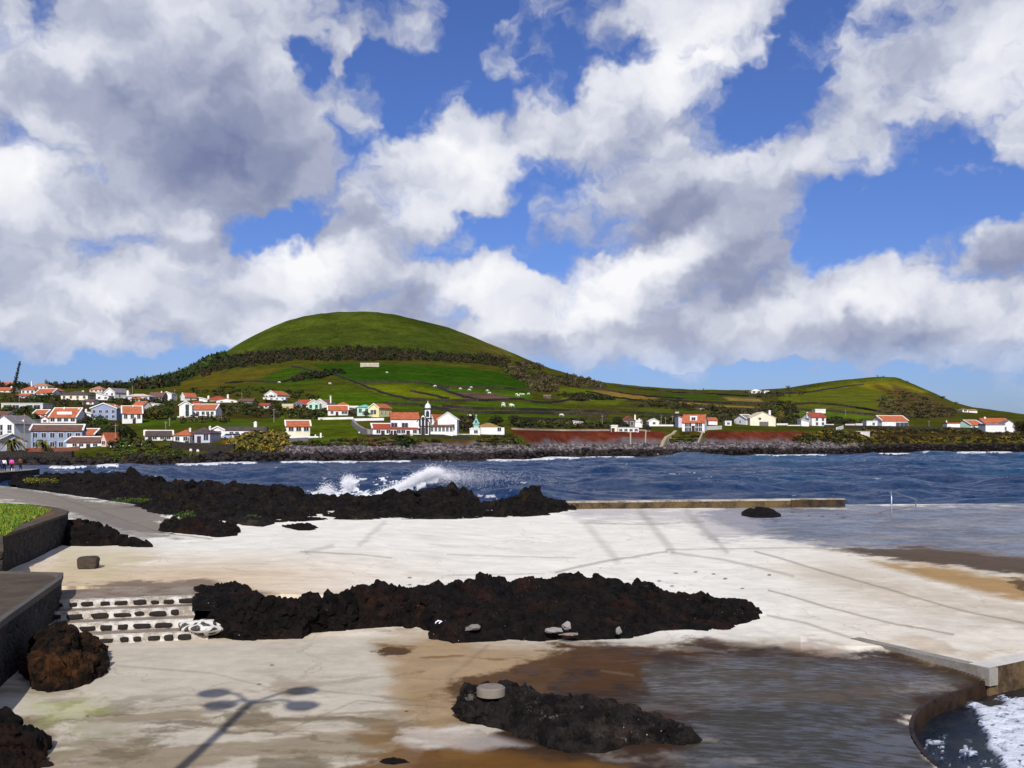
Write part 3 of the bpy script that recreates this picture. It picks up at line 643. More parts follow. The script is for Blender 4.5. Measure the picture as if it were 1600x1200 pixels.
# smooth the rim curve
rim = [((px-CX)/F*D, D) for px, D in rim]
def catmull(P_, n=6):
    o = []
    for i in range(len(P_)-1):
        p0, p1, p2, p3 = P_[max(i-1, 0)], P_[i], P_[i+1], P_[min(i+2, len(P_)-1)]
        for j in range(n):
            t = j/n; o.append(tuple(0.5*((2*b)+(-a+c_)*t+(2*a-5*b+4*c_-d)*t*t+(-a+3*b-3*c_+d)*t**3) for a, b, c_, d in zip(p0, p1, p2, p3)))
    return o+[P_[-1]]
rim = catmull(rim)
rp = []
for x, D in rim:
    px = CX+x/D*F; y0 = HY+(CZ-ZF)/D*F; zz = ZF+float(z_apron(np.array([px]), np.array([max(y0, 996.5+(px-1330)*.2292+8)]))[0]); rp.append((x, D, -1.2, zz+0.006))
wall_along('pool_rim', rp, 0.07, [simple('brown_stained_rim', (58, 40, 24), 0.6, 0.4, 2.0, 0.7, c2=(20, 16, 14))], 1, label='curved brown stained rim of the sea pool at the lower right', cat='pool rim')
# pool water
m, nt, p = newmat('pool_water'); P = nt.pos(); f = nt.attr('foam', 'Fac'); n = nt.noise(nt.vec('MULTIPLY', P, (1, .8, 1)), 5.0, 6, .65); la = nt.voro(nt.vec('ADD', P, nt.vec('SCALE', nt.noise(P, 3, 4, .6, out=1), scale=.35)), 5.5, 'DISTANCE_TO_EDGE')
lace = nt.math('MULTIPLY', f, nt.ramp(nt.math('ADD', nt.math('MULTIPLY', f, .30), nt.math('SUBTRACT', .12, la)), 0.02, 0.14)); lace = nt.math('MAXIMUM', lace, nt.ramp(nt.math('MULTIPLY', f, nt.noise(P, 2.2, 6, .7)), .42, .62))
wc = nt.mix(nt.ramp(nt.noise(P, 1.2, 4, .6), .4, .62), lin(22, 30, 40), lin(44, 46, 44)); wc = nt.mix(nt.ramp(f, .1, .6, 0, .55), wc, lin(96, 120, 160)); wc = nt.mix(lace, wc, lin(222, 226, 236))
setp(nt, p, wc, nt.ramp(lace, .2, .7, .12, .7), .4, nt.bump(n, .7, .12)); p.inputs['IOR'].default_value = 1.33; MAT_POOL = m
px_, d_ = np.meshgrid(np.arange(1380, 2100, 2.0), np.linspace(8, 26, 200)); xw = (px_-CX)/F*d_
zw = 0.42+0.05*wave_h(xw*4, d_*4)+0.06*(fbm(xw*1.2, d_*1.2, 91, 4)-0.5)
pyw = HY+(CZ-zw)/d_*F
pf = fbm(xw*1.6, d_*1.6, 93, 5); pf2 = fbm(xw*7, d_*7, 94, 4)
pfo = sstep(polysdf(px_+(pf-0.5)*50, pyw+(pf-0.5)*40, [(1515,1098),(1560,1090),(1640,1096),(1760,1150),(1700,1300),(1600,1260),(1556,1190),(1530,1140)]), -4, 12)
pfo = np.clip(pfo*1.25-sstep(pf2, 0.52, 0.62)*0.75*sstep(pf, 0.35, 0.6), 0, 1)
pfo = np.maximum(pfo, 0.8*sstep(pf2, 0.62, 0.70)*sstep(polysdf(px_, pyw, [(1430,1160),(1500,1150),(1560,1200),(1500,1230)]), -10, 10))
pool = npmesh('pool_water', np.stack([xw, d_, zw+pfo*0.06], -1).reshape(-1, 3), gridfaces(*px_.shape), MAT_POOL, smooth=True, kind='structure')
setcol(pool, 'foam', np.repeat(pfo[..., None], 3, -1))
# basin walls and floor
mb = MB(); mb.box(3.0, 22, 8, 26, -1.3, -1.2); mb.build('pool_floor', M_SKIRT, kind='structure')

# ------------------------------------------------------------------ lava
def lava_mat(name, a, b, c, rust=0.25, specks=0.0, fleck=0.0):
    m, nt, p = newmat(name); P = nt.pos()
    n1 = nt.noise(P, 1.3, 8, 0.7); n2 = nt.noise(P, 6.0, 8, 0.72); v = nt.voro(P, 4.5); v2 = nt.voro(P, 13.0)
    cc = nt.mix(nt.ramp(nt.noise(P, 3.2, 6, 0.65), 0.4, 0.62), lin(*a), lin(*b))
    cc = nt.mix(nt.math('MULTIPLY', nt.ramp(nt.noise(P, 0.9, 5, 0.7), 0.50, 0.66), rust), cc, lin(*c))
    if specks:
        s = nt.voro(P, 7.0, out=0); sel = nt.ramp(nt.noise(P, 1.1, 3, 0.6), 0.52, 0.66)
        cc = nt.mix(nt.math('MULTIPLY', nt.math('MULTIPLY', nt.ramp(s, 0.09, 0.06), sel), specks), cc, lin(190, 184, 180))
    if fleck:
        cc = nt.mix(nt.math('MULTIPLY', nt.ramp(nt.noise(P, 1.7, 8, 0.75), 0.60, 0.66), fleck), cc, lin(150, 142, 138))
    h = nt.math('ADD', nt.math('MULTIPLY', n2, 1.0), nt.math('ADD', nt.math('MULTIPLY', v, 0.6), nt.math('MULTIPLY', v2, 0.25)))
    setp(nt, p, cc, 0.88, 0.10, nt.bump(h, 0.9, 0.14)); return m
M_LAVA = lava_mat('black_lava', (14, 12, 12), (30, 25, 23), (60, 36, 24), 0.45, 0.85)
M_LAVA2 = lava_mat('brown_black_lava', (14, 12, 12), (30, 26, 24), (62, 48, 28), 0.4)
M_LAVAR = lava_mat('rusty_lava', (20, 16, 13), (50, 36, 24), (104, 64, 32), 0.5)
M_LAVAG = lava_mat('grey_lava', (20, 18, 18), (44, 39, 37), (84, 72, 62), 0.4, 0.8, 0.5)
def interp(pts, x): return np.interp(x, [p_[0] for p_ in pts], [p_[1] for p_ in pts])
def rock_templates(n):
    import bmesh
    out = []; fs = None
    for i in range(n):
        b = bmesh.new(); bmesh.ops.create_icosphere(b, subdivisions=3, radius=1); r = random.Random(900+i)
        pl = [(Vector((r.gauss(0, 1), r.gauss(0, 1), r.gauss(0, 1))).normalized(), r.uniform(.45, .85)) for _ in range(11)]
        from mathutils import noise as mn
        for v in b.verts:
            for nrm, dd_ in pl:
                q = v.co.dot(nrm)
                if q > dd_: v.co -= nrm*(q-dd_)*.9
            v.co += v.co.normalized()*(mn.fractal(v.co*2.4+Vector((i*7, 0, 0)), 1.0, 2.0, 4)*.16)
        out.append([tuple(v.co) for v in b.verts]); fs = [[q.index for q in f_.verts] for f_ in b.faces]; b.free()
    return np.array(out), np.array(fs)
ROCKT, ROCKF = rock_templates(12)
def lava(name, front, crest, zc, back, zfront, zback, mat, amp=0.3, cell=1.0, steep=0.5, nx=None, ny=120, seed=1, chunks=0, csize=0.3, **k):
    """ridge of lava: front line and crest line traced on the photo; zc = crest heights above the sea"""
    x0, x1 = front[0][0], front[-1][0]; nx = nx or int((x1-x0)/1.6); px = np.linspace(x0, x1, nx)
    zf = zfront(px) if callable(zfront) else np.full(px.shape, zfront)
    Df = (CZ-zf)*F/(interp(front, px)-HY); zcr = interp(zc, px)
    Dc = (CZ-zcr)*F/(interp(crest, px)-HY); Dc = np.maximum(Dc, Df+0.15); bk = interp(back, px) if isinstance(back, list) else back
    u = np.linspace(-0.12, 1.0, ny)[:, None]; U = np.repeat(u, nx, 1)
    nf = 0.55+0.0*px; D = np.zeros(U.shape); Z = np.zeros(U.shape)
    tf = np.clip(U/nf, -0.3, 1); tb = np.clip((U-nf)/(1-nf), 0, 1)
    D = np.where(U < nf, Df+(Dc-Df)*tf, Dc+bk*tb)
    rise = np.sign(tf)*np.abs(tf)**steep
    Z = np.where(U < nf, zf+(zcr-zf)*np.where(tf < 0, tf*3, rise), zcr+(zback-zcr)*tb**1.4)
    X = (px[None, :]-CX)/F*D
    # lumps
    ends = np.minimum(np.clip((px-x0)/14, 0, 1), np.clip((x1-px)/14, 0, 1))[None, :]
    env = np.clip(tf/0.12, 0, 1)*np.where(U > nf, 1.0, 1.0)*ends
    d1, d2, i1 = worley(X/cell+fbm(X/cell*2, D/cell*2, seed+3, 2)*0.6, D/cell*1.2+fbm(X/cell*2, D/cell*2, seed+7, 2)*0.6, seed)
    e1, e2, i2 = worley(X/cell*2.7, D/cell*2.7, seed+11); g1, g2, i3 = worley(X/cell*7, D/cell*7, seed+12)
    lump = (0.8-d1)*0.8+(i1-0.5)*0.9-np.exp(-((d2-d1)/0.10)**2)*0.35
    lump2 = (0.8-e1)*0.8+(i2-0.5)*0.7; lump3 = (0.7-g1)+(i3-0.5)*0.6
    h = amp*(lump*0.55+lump2*0.34+lump3*0.15+(fbm(X*1.1/cell, D*1.1/cell, seed+2, 6, 0.6)-0.5)*1.1)
    Z = Z+h*env
    jx = (fbm(X*1.5/cell, D*1.5/cell, seed+20, 5, .6)-0.5)*amp*1.1*ends; jy = (fbm(X*1.5/cell+9, D*1.5/cell, seed+21, 5, .6)-0.5)*amp*1.1
    Z = np.where(U < 0, np.minimum(Z, zf-0.15), Z); Z = np.where(ends <= 0.0, np.minimum(Z, zf-0.2), Z)
    V = np.stack([X+jx, D+jy, Z], -1).reshape(-1, 3); Fq = gridfaces(*X.shape); Ft = np.concatenate([Fq[:, [0, 1, 2]], Fq[:, [0, 2, 3]]])
    if chunks:                                  # broken blocks sitting in the flow, part of the same rock
        rg = np.random.default_rng(seed+500); ok = np.nonzero(((U > 0.03) & (U < 0.86) & (ends > 0.25)).ravel())[0]; pk = rg.choice(ok, chunks)
        R = csize*(0.35+rg.random(chunks)**2.2*1.0); R = R*np.minimum(1, 0.45+tf.ravel()[pk]*2.0); c0 = V[pk]-np.stack([R*0, -R*.2, R*.55], -1)
        T = ROCKT[rg.integers(0, len(ROCKT), chunks)]; a = rg.random(chunks)*6.28; ca, sa = np.cos(a)[:, None], np.sin(a)[:, None]; st = 0.7+0.6*rg.random((chunks, 3))
        T = T*st[:, None, :]; tx = T[..., 0]*ca-T[..., 1]*sa; ty = T[..., 0]*sa+T[..., 1]*ca
        VV = np.stack([tx, ty, T[..., 2]], -1)*R[:, None, None]+c0[:, None, :]; FF = (ROCKF[None]+np.arange(chunks)[:, None, None]*T.shape[1]).reshape(-1, 3)+len(V)
        V = np.concatenate([V, VV.reshape(-1, 3)]); Ft = np.concatenate([Ft, FF])
    return npmesh(name, V, Ft, mat, smooth=False, **k)
zr = lambda px: z_rear(px, 50)
# long outcrop in the middle of the platform
lava('lava_outcrop',
 [(304,974),(322,988),(345,998),(380,1003),(430,1001),(470,1001),(490,991),(560,985),(640,981),(668,985),(676,1000),(710,1007),(800,1005),(860,1004),(920,1003),(990,1001),(1030,988),(1070,986),(1110,990),(1140,985),(1165,975),(1188,967)],
 [(304,966),(322,962),(345,958),(375,950),(400,946),(440,943),(520,934),(560,926),(640,924),(720,917),(790,908),(850,905),(905,903),(935,909),(960,918),(1000,920),(1008,914),(1022,914),(1032,932),(1045,938),(1070,936),(1100,939),(1130,950),(1160,957),(1188,965)],
 [(304,1.3),(322,1.5),(345,1.6),(400,1.8),(560,1.85),(700,1.9),(900,1.75),(1000,1.42),(1040,1.35),(1130,1.2),(1188,1.0)],
 [(304,1.3),(1188,1.0)], 0.97, 1.1, M_LAVA, 0.27, 0.8, 0.72, ny=170, seed=4, chunks=850, csize=.27,
 label='long low black lava outcrop in the middle of the white platform', cat='lava outcrop')
# reef along the sea
reef = lava('lava_reef',
 [(16,752),(60,763),(130,775),(200,788),(250,808),(300,812),(370,822),(440,820),(500,816),(600,813.5),(700,812.5),(780,812),(860,806),(895,797)],
 [(16,752),(60,749),(100,747),(160,745),(200,745),(230,748),(262,757),(290,762),(315,755),(350,763),(420,766),(432,763),(455,771),(470,783),(500,779),(545,784),(572,794),(600,786),(640,773),(690,770),(722,774),(738,785),(752,796),(775,796),(800,789),(832,774),(848,780),(862,786),(880,790),(895,794)],
 [(16,1.4),(60,1.7),(200,2.2),(300,2.1),(450,1.85),(560,1.5),(690,2.5),(740,1.6),(770,1.1),(832,2.0),(870,1.4),(895,1.1)],
 9.0, lambda px: z_rear(px, 50)-0.05, -1.5, M_LAVA2, 0.66, 2.2, 0.6, ny=220, seed=21, chunks=1000, csize=.78,
 label='black lava reef running between the platform and the breaking sea', cat='lava reef')
# front rock
lava('lava_rock',
 [(712,1122),(722,1134),(760,1141),(800,1152),(826,1162),(860,1178),(900,1186),(950,1184),(985,1172),(1040,1169),(1070,1170),(1095,1166)],
 [(712,1100),(722,1082),(735,1075),(800,1074),(822,1085),(850,1091),(900,1093),(950,1101),(990,1113),(1030,1132),(1060,1148),(1095,1162)],
 [(712,1.25),(735,1.55),(800,1.5),(900,1.4),(1000,1.25),(1060,1.1),(1095,0.98)],
 0.9, 0.92, 0.85, M_LAVAG, 0.17, 0.45, 0.42, ny=150, seed=8, chunks=230, csize=.2,
 label='grey flecked lava rock in the foreground carrying a round concrete cap', cat='rock')
lava('lava_rock', [(588,1200),(615,1201),(645,1200)], [(588,1198),(600,1194),(625,1193),(645,1198)], [(588,1.0),(615,1.06),(645,1.0)], 0.5, 0.97, 0.9, M_LAVA, 0.03, 0.2, 0.5, nx=50, ny=40, seed=9,
 label='small dark rock tip cut off by the bottom edge of the picture', cat='rock')
# brown pile under the near wall
lava('rock_pile', [(46,1079),(80,1081),(110,1078),(140,1068),(160,1052)], [(46,1020),(70,1000),(84,984),(100,986),(130,996),(146,1014),(154,1032),(160,1046)],
 [(46,1.4),(84,1.8),(110,1.7),(146,1.35),(160,1.05)], 1.2, 0.98, 0.9, M_LAVAR, 0.26, 0.55, 0.6, ny=140, nx=170, seed=13, chunks=210, csize=.25,
 label='rust brown lava boulders piled against the foot of the near wall', cat='rock pile')
lava('lava_rock', [(-60,1225),(20,1220),(68,1205),(72,1192)], [(-60,1120),(10,1128),(25,1142),(45,1162),(60,1162),(72,1180)], [(-60,1.6),(10,1.5),(50,1.2),(72,1.05)], 0.8, 0.97, 0.9, M_LAVA, 0.16, 0.4, 0.5, ny=110, nx=120, seed=14, chunks=90, csize=.26,
 label='black jagged rock in the bottom left corner', cat='rock')
# rocks beside the far wall and small ones on the platform
lava('rock_pile', [(90,852),(110,855),(150,855),(185,853),(205,855),(240,857)], [(90,812),(110,813),(140,818),(165,826),(184,832),(190,848),(215,853),(240,856)], [(90,2.6),(140,2.5),(184,2.2),(195,1.85),(240,1.77)], 1.0, 1.74, 1.7, M_LAVA, 0.22, 0.7, 0.5, ny=90, nx=140, seed=15, chunks=110, csize=.32,
 label='brown rocks heaped at the corner of the far stone wall', cat='rock pile')
lava('lava_rock', [(250,832),(300,836),(340,841),(372,838)], [(250,818),(280,812),(330,812),(360,820),(372,833)], [(250,1.9),(300,2.3),(350,2.1),(372,1.8)], 1.5, 1.73, 1.5, M_LAVA, 0.22, 0.7, 0.5, ny=70, nx=110, seed=16, chunks=80, csize=.4,
 label='dark low lava rock jutting onto the white platform beside the seaside track', cat='rock')
lava('lava_rock', [(440,824),(465,831),(485,832),(499,829)], [(440,820),(455,821),(480,818),(499,825)], [(440,1.8),(470,1.95),(499,1.72)], 1.0, 1.7, 1.5, M_LAVA, 0.12, 0.5, 0.5, ny=50, nx=80, seed=17,
 label='small flat dark rock at the foot of the reef', cat='rock')
lava('lava_rock', [(352,815),(380,823),(410,825),(430,820)], [(352,811),(380,808),(410,810),(430,816)], [(352,1.9),(390,2.1),(430,1.8)], 1.0, 1.7, 1.5, M_LAVAG, 0.14, 0.5, 0.5, ny=50, nx=80, seed=19,
 label='grey slab of rock at the front foot of the reef', cat='rock')
lava('lava_rock', [(300,940),(340,941),(372,938),(402,934)], [(300,918),(330,917),(360,912),(385,916),(402,930)], [(300,1.77),(345,1.86),(402,1.8)], 0.8, 1.75, 1.6, M_LAVA, 0.10, 0.35, 0.5, ny=50, nx=120, seed=18, chunks=60, csize=.13,
 label='low brown rock ledge at the right end of the stone steps', cat='rock')
lava('lava_rock', [(1158,806),(1180,810),(1205,810),(1221,808)], [(1158,800),(1168,795),(1190,793),(1208,796),(1221,804)], [(1158,1.1),(1180,1.4),(1200,1.35),(1221,1.05)], 1.2, 0.98, 0.9, M_LAVA, 0.12, 0.5, 0.5, ny=40, nx=80, seed=20,
 label='brown rock lying on the wet far corner of the platform', cat='rock')
# loose cut block
def lumpy_block(name, c, w, d, h, rz, mat, seed, **k):
    import bmesh
    b = bmesh.new(); bmesh.ops.create_cube(b, size=1); bmesh.ops.subdivide_edges(b, edges=b.edges[:], cuts=5, use_grid_fill=True)
    r = random.Random(seed)
    for v in b.verts:
        q = v.co; l = max(abs(q.x), abs(q.y), abs(q.z)); s = 0.5/max(1e-6, (abs(q.x)**6+abs(q.y)**6+abs(q.z)**6)**(1/6)); q *= s*1.0
        q += Vector((r.gauss(0, .012), r.gauss(0, .012), r.gauss(0, .012))); q.x *= w*(1+0.06*(q.z)); q.y *= d; q.z = (q.z+0.5)*h
    me = bpy.data.meshes.new(name); b.to_mesh(me); b.free(); me.materials.append(mat); o = bpy.data.objects.new(name, me); o.location = c; o.rotation_euler = (0.03, 0, rz)
    return link(o, **k)
x, D, z = S(132, 890, False); lumpy_block('stone_block', (x, D+0.3, z-0.02), 0.62, 0.5, 0.40, 0.15, simple('brown_stone', (72, 62, 54), 0.9, 0.3, 5, 0.6), 3, label='single squared brown stone lying on the cream platform near the walls', cat='stone')
# round concrete cap on the front rock
x = (767-CX)/F*17.6; mb = MB(); n = 28
for (r0, za, zb, rt) in ((0.25, 1.47, 1.60, 0.25), (0.235, 1.60, 1.625, 0.22)):
    for i in range(n):
        a, b_ = 2*pi*i/n, 2*pi*(i+1)/n
        mb.add([(r0*cos(a), r0*sin(a), za), (r0*cos(b_), r0*sin(b_), za), (rt*cos(b_), rt*sin(b_), zb), (rt*cos(a), rt*sin(a), zb), (0, 0, zb)], [(0, 1, 2, 3), (3, 2, 4)])
o = mb.build('round_concrete_block', simple('grey_cap_concrete', (126, 118, 108), .9, .15, 6, .4), label='round pale concrete cap set on top of the foreground rock', cat='concrete disc'); o.location = (x, 17.6, 0); bm_fix(o)
# white float and pale stones caught in the outcrop
def stone(name, px, py, D, r, sc, mat, seed, **k):
    V = ROCKT[seed % len(ROCKT)]*np.array([r*sc[0], r*sc[1], r*sc[2]])*1.15; o = npmesh(name, V, ROCKF, mat, smooth=name == 'float', **k)
    o.location = ((px-CX)/F*D, D, CZ+(HY-py)/F*D); return o
M_PALE = simple('pale_stone', (150, 144, 140), 0.85, 0.15, 6, 0.4)
stone('float', 687, 974, 25.0, 0.10, (1.1, 1, .8), simple('white_float', (232, 232, 236), 0.5, 0.04), 1, label='round white float caught on the lava outcrop', cat='float')
stone('pale_stone', 738, 981, 24.7, 0.16, (1.2, .9, .6), simple('grey_stone', (120, 114, 112), 0.85, 0.2, 6, .4), 2, label='flat grey stone right of the white float on the outcrop', cat='stone')
stone('pale_stone', 868, 985, 24.5, 0.15, (1.5, .9, .45), M_PALE, 3, label='widest of the three pale stones at the front of the outcrop', cat='stone')
stone('pale_stone', 884, 978, 24.8, 0.12, (1, .9, .9), M_PALE, 4, label='tallest pale stone behind the other two at the front of the outcrop', cat='stone')
stone('pale_stone', 888, 991, 24.3, 0.13, (1.6, .9, .4), simple('buff_stone', (140, 124, 112), .85, .15, 6, .4), 5, label='buff flat stone lowest at the front edge of the outcrop', cat='stone')
stone('pale_stone', 968, 986, 24.5, 0.10, (.8, .9, 1.2), M_PALE, 6, label='small pale stone near the right part of the outcrop', cat='stone')

# ------------------------------------------------------------------ basalt walls on the left
def stonewall_mat(name, a, b, mort, scale=3.0):
    m, nt, p = newmat(name); P = nt.pos(); ps = nt.vec('ADD', P, nt.vec('SCALE', nt.noise(P, 3, 3, .5, out=1), scale=0.2))
    ps = nt.vec('MULTIPLY', ps, (1, 1, 1.35))
    v = nt.voro(ps, scale, 'DISTANCE_TO_EDGE'); vc = nt.voro(ps, scale, 'F1', out=1); n = nt.noise(P, 9, 6, .65)
    s = nt.new('ShaderNodeSeparateColor'); nt.put(s.inputs[0], vc)
    cc = nt.mix(s.outputs[0], lin(*a), lin(*b)); cc = nt.mix(nt.ramp(n, .45, .7), cc, nt.mix(.5, cc, lin(96, 82, 64)))
    cc = nt.mix(nt.ramp(v, 0.05, 0.015), cc, lin(*mort))
    setp(nt, p, cc, 0.85, 0.2, nt.bump(nt.math('ADD', nt.ramp(v, 0, 0.12), nt.math('MULTIPLY', n, .4)), 0.9, 0.08)); return m
M_BASALT = stonewall_mat('basalt_masonry', (24, 22, 22), (56, 50, 46), (84, 80, 76))
M_BASALTC = simple('weathered_coping', (92, 78, 62), 0.9, 0.25, 1.4, 0.5, c2=(66, 58, 50))
M_COPE = simple('grey_coping', (92, 86, 80), 0.85, 0.2, 1.5, .4)
# near wall (terrace filled behind)
WB = [(-8.2,12.5),(-9.2,16.4),(-10.35,20.6),(-11.65,25.9)]
root = empty('near_terrace', (-11.65, 25.9, 1.0), label='near basalt retaining terrace with brown concrete top at the left border', cat='terrace')
inv = Matrix.Translation(-Vector(root.location))
def sub(o): o.parent = root; o.data.transform(inv); return o
sub(wall_along('wall_face', [(x, y, 0.6, 2.20) for x, y in WB]+[(-12.1, 27.0, .6, 2.20), (-16, 27.6, .6, 2.2), (-26, 28.4, .6, 2.2)], 0.5, [M_BASALT], 1))
sub(wall_along('coping', [(x+0.04, y, 2.20, 2.34) for x, y in WB]+[(-12.08, 27.06, 2.2, 2.34), (-16, 27.66, 2.2, 2.34), (-26, 28.46, 2.2, 2.34)], 0.14, [M_COPE], 1))
mb = MB(); mb.add([(x-0.06, y-.02, 2.336) for x, y in WB]+[(-12.3, 26.75, 2.33), (-26, 28.1, 2.33), (-30, 12.5, 2.33)], [tuple(range(7))]); sub(mb.build('terrace_top', M_BASALTC)); 
# far wall with the lawn
WA = [(-13.9,27.4),(-15.75,31.0),(-16.9,36.4),(-17.6,39.6)]
root = empty('far_terrace', (-17.6, 39.6, 1.7), label='far basalt retaining terrace with a green lawn on top', cat='terrace')
inv = Matrix.Translation(-Vector(root.location))
far_edge = [(-18.2,41.2),(-19.6,43.2),(-21.6,45.2),(-26,47.5),(-36,52)]
sub(wall_along('wall_face', [(x, y, 1.3, 2.86) for x, y in WA+far_edge], 0.5, [M_BASALT], 1))
sub(wall_along('coping', [(x+0.03, y, 2.86, 2.95) for x, y in WA+far_edge], 0.46, [M_BASALTC], 1))
mb = MB(); mb.add([(x-0.3, y, 2.93) for x, y in WA+far_edge]+[(-44, 52, 2.93), (-44, 27, 2.93)], [tuple(range(11))]); sub(mb.build('soil', simple('brown_soil', (104, 78, 52), .95, .25, 2, .4)))
# grass blades on it
def grass(name, poly, n, z, hgt, cols_, seed, blade=0.02):
    r = np.random.default_rng(seed); xs = [p_[0] for p_ in poly]; ys = [p_[1] for p_ in poly]
    X = r.uniform(min(xs), max(xs), n*3); Y = r.uniform(min(ys), max(ys), n*3); k_ = polysdf(X, Y, poly) > 0; X = X[k_][:n]; Y = Y[k_][:n]; n = len(X)
    hh = hgt*(0.5+r.random(n)); a = r.random(n)*6.28; lx = r.normal(0, .5, n)*hh; ly = r.normal(0, .5, n)*hh; b = blade*(0.6+r.random(n)*.8)
    V = np.stack([np.stack([X-np.cos(a)*b, Y-np.sin(a)*b, np.full(n, z)], -1), np.stack([X+np.cos(a)*b, Y+np.sin(a)*b, np.full(n, z)], -1), np.stack([X+lx, Y+ly, z+hh], -1)], 1).reshape(-1, 3)
    return npmesh(name, V, np.arange(n*3).reshape(-1, 3), cols_, r.integers(0, len(cols_), n), kind='stuff')
GR = [simple('lawn_green', (104, 134, 34), .8, .25, 1.2), simple('lawn_dark', (76, 108, 28), .8, .25, 1.2), simple('lawn_yellow', (136, 144, 52), .8, .2, 1.2)]
g = grass('lawn_grass', [(-15.6,31.0),(-17.1,35),(-18.2,38.6),(-19.0,41.4),(-21.2,44.2),(-26.5,46.9),(-40,50),(-40,30)], 110000, 2.93, 0.10, GR, 3, .03)
g['label'] = 'bright green lawn grass on top of the far terrace'

# ------------------------------------------------------------------ the stone steps
root = empty('stone_steps', (-9.5, 25.5, ZF), 0, label='four broad stone steps with whitewashed joints between the near wall and the rocks', cat='steps')
M_WHITE = simple('whitewash', (222, 218, 210), 0.8, 0.08, 4, .6, c2=(150, 138, 124)); M_TREAD = simple('worn_tread', (150, 136, 122), .85, .2, 1.5, .3, c2=(116, 100, 84)); M_DARKS = simple('dark_step_stone', (42, 36, 33), .85, .3, 5, .7)
R_, T_ = 0.19, 0.68; ang = radians(9)
A0 = Vector(((150-CX)/F*24.15, 24.15, 0)); B0_ = Vector(((322-CX)/F*24.75, 24.75, 0)); d_ = (B0_-A0).normalized(); n_ = Vector((-d_.y, d_.x, 0))
rgt = [0.05, -0.35, -0.35, 0.75]
for i in range(4):
    a = A0-d_*2.6+n_*(i*T_); b_ = B0_+d_*rgt[i]+n_*(i*T_); z0 = ZF+i*R_; z1 = z0+R_
    dep = T_+0.06 if i < 3 else 1.9
    V = []
    for q in (a, b_, b_+n_*dep, a+n_*dep): V += [(q.x+9.5, q.y-25.5, z0-0.3-ZF), (q.x+9.5, q.y-25.5, z1-ZF+0.003*(3-i) if i < 3 else z1-ZF+0.02)]
    mb = MB(); mb.add(V, [(0, 2, 3, 1), (2, 4, 5, 3), (4, 6, 7, 5), (6, 0, 1, 7), (1, 3, 5, 7)], 0); o = mb.build('tread', M_TREAD, parent=root); bm_fix(o)
    mb = MB(); L = (b_-a).length; a2 = a-n_*0.035; V = []      # whitewashed riser with an uneven lip
    nseg = 60; r = random.Random(40+i)
    for j in range(nseg+1):
        q = a2+d_*(L*j/nseg); lip = 0.07+r.random()*0.06; q2 = a+d_*(L*j/nseg)+n_*lip
        V += [(q.x+9.5, q.y-25.5, z0-ZF-0.02), (q.x+9.5, q.y-25.5, z1-ZF+.012), (q2.x+9.5, q2.y-25.5, z1-ZF+.026)]
    mb.add(V, [f_ for j in range(nseg) for f_ in ((j*3, j*3+3, j*3+4, j*3+1), (j*3+1, j*3+4, j*3+5, j*3+2))]); ri = bm_fix(mb.build('riser', M_WHITE, parent=root))
    pos_ = 0.15
    while pos_ < L-0.25:                           # dark stones in the riser
        wd = r.uniform(0.18, 0.46); hh = R_*r.uniform(0.50, 0.80); zc_ = z0+R_*0.5+r.uniform(-.01, .01); c_ = a2+d_*(pos_+wd/2)
        mb = MB(); pts = []
        for k in range(12):
            t = 2*pi*k/12; ex = 0.5; cu = math.copysign(abs(cos(t))**ex, cos(t)); cv = math.copysign(abs(sin(t))**ex, sin(t)); pts.append((cu*wd/2*(1+r.uniform(-.12, .1)), cv*hh/2*(1+r.uniform(-.2, .1))))
        V = []
        for dep_, s_ in ((0.01, 1.0), (-0.035, 0.93), (-0.05, 0.6)):
            for u_, v_ in pts: q = c_+d_*u_*s_+n_*dep_; V.append((q.x+9.5, q.y-25.5, zc_+v_*s_-ZF))
        mb.add(V, [(g_*12+k, g_*12+(k+1) % 12, (g_+1)*12+(k+1) % 12, (g_+1)*12+k) for g_ in (0, 1) for k in range(12)]+[tuple(24+k for k in range(12))])
        bm_fix(mb.build('step_stone', M_DARKS, parent=ri)); pos_ += wd+r.uniform(0.06, 0.18)
# whitewashed round of stones at the right end of the steps
import bmesh
b = bmesh.new(); bmesh.ops.create_icosphere(b, subdivisions=5, radius=1)
for v in b.verts:
    q = v.co; s = 1+0.08*math.sin(q.x*5+1)+0.07*math.sin(q.y*6+q.z*4); q.x *= 0.62*s; q.y *= 0.62*s; q.z *= 0.17*s-0.10*q.y
me = bpy.data.meshes.new('stone_mound'); b.to_mesh(me); b.free()
m, nt, p = newmat('whitewashed_rubble'); P = nt.pos(); ps = nt.vec('ADD', P, nt.vec('SCALE', nt.noise(P, 4, 3, .5, out=1), scale=0.08)); v = nt.voro(ps, 3.4, 'DISTANCE_TO_EDGE')
cc = nt.mix(nt.ramp(v, 0.13, 0.17), lin(214, 210, 204), nt.mix(nt.ramp(nt.noise(P, 9, 5, .6), .4, .7), lin(50, 46, 42), lin(110, 104, 96)))
setp(nt, p, cc, .8, .2, nt.bump(nt.ramp(v, .1, .2, 0, 1), .6, .05)); me.materials.append(m); [setattr(f_, 'use_smooth', True) for f_ in me.polygons]
o = bpy.data.objects.new('stone_mound', me); o.location = ((318-CX)/F*24.9, 25.1, 1.27); link(o, label='rounded mound of stones with thick white joints ending the lower steps', cat='stone mound')

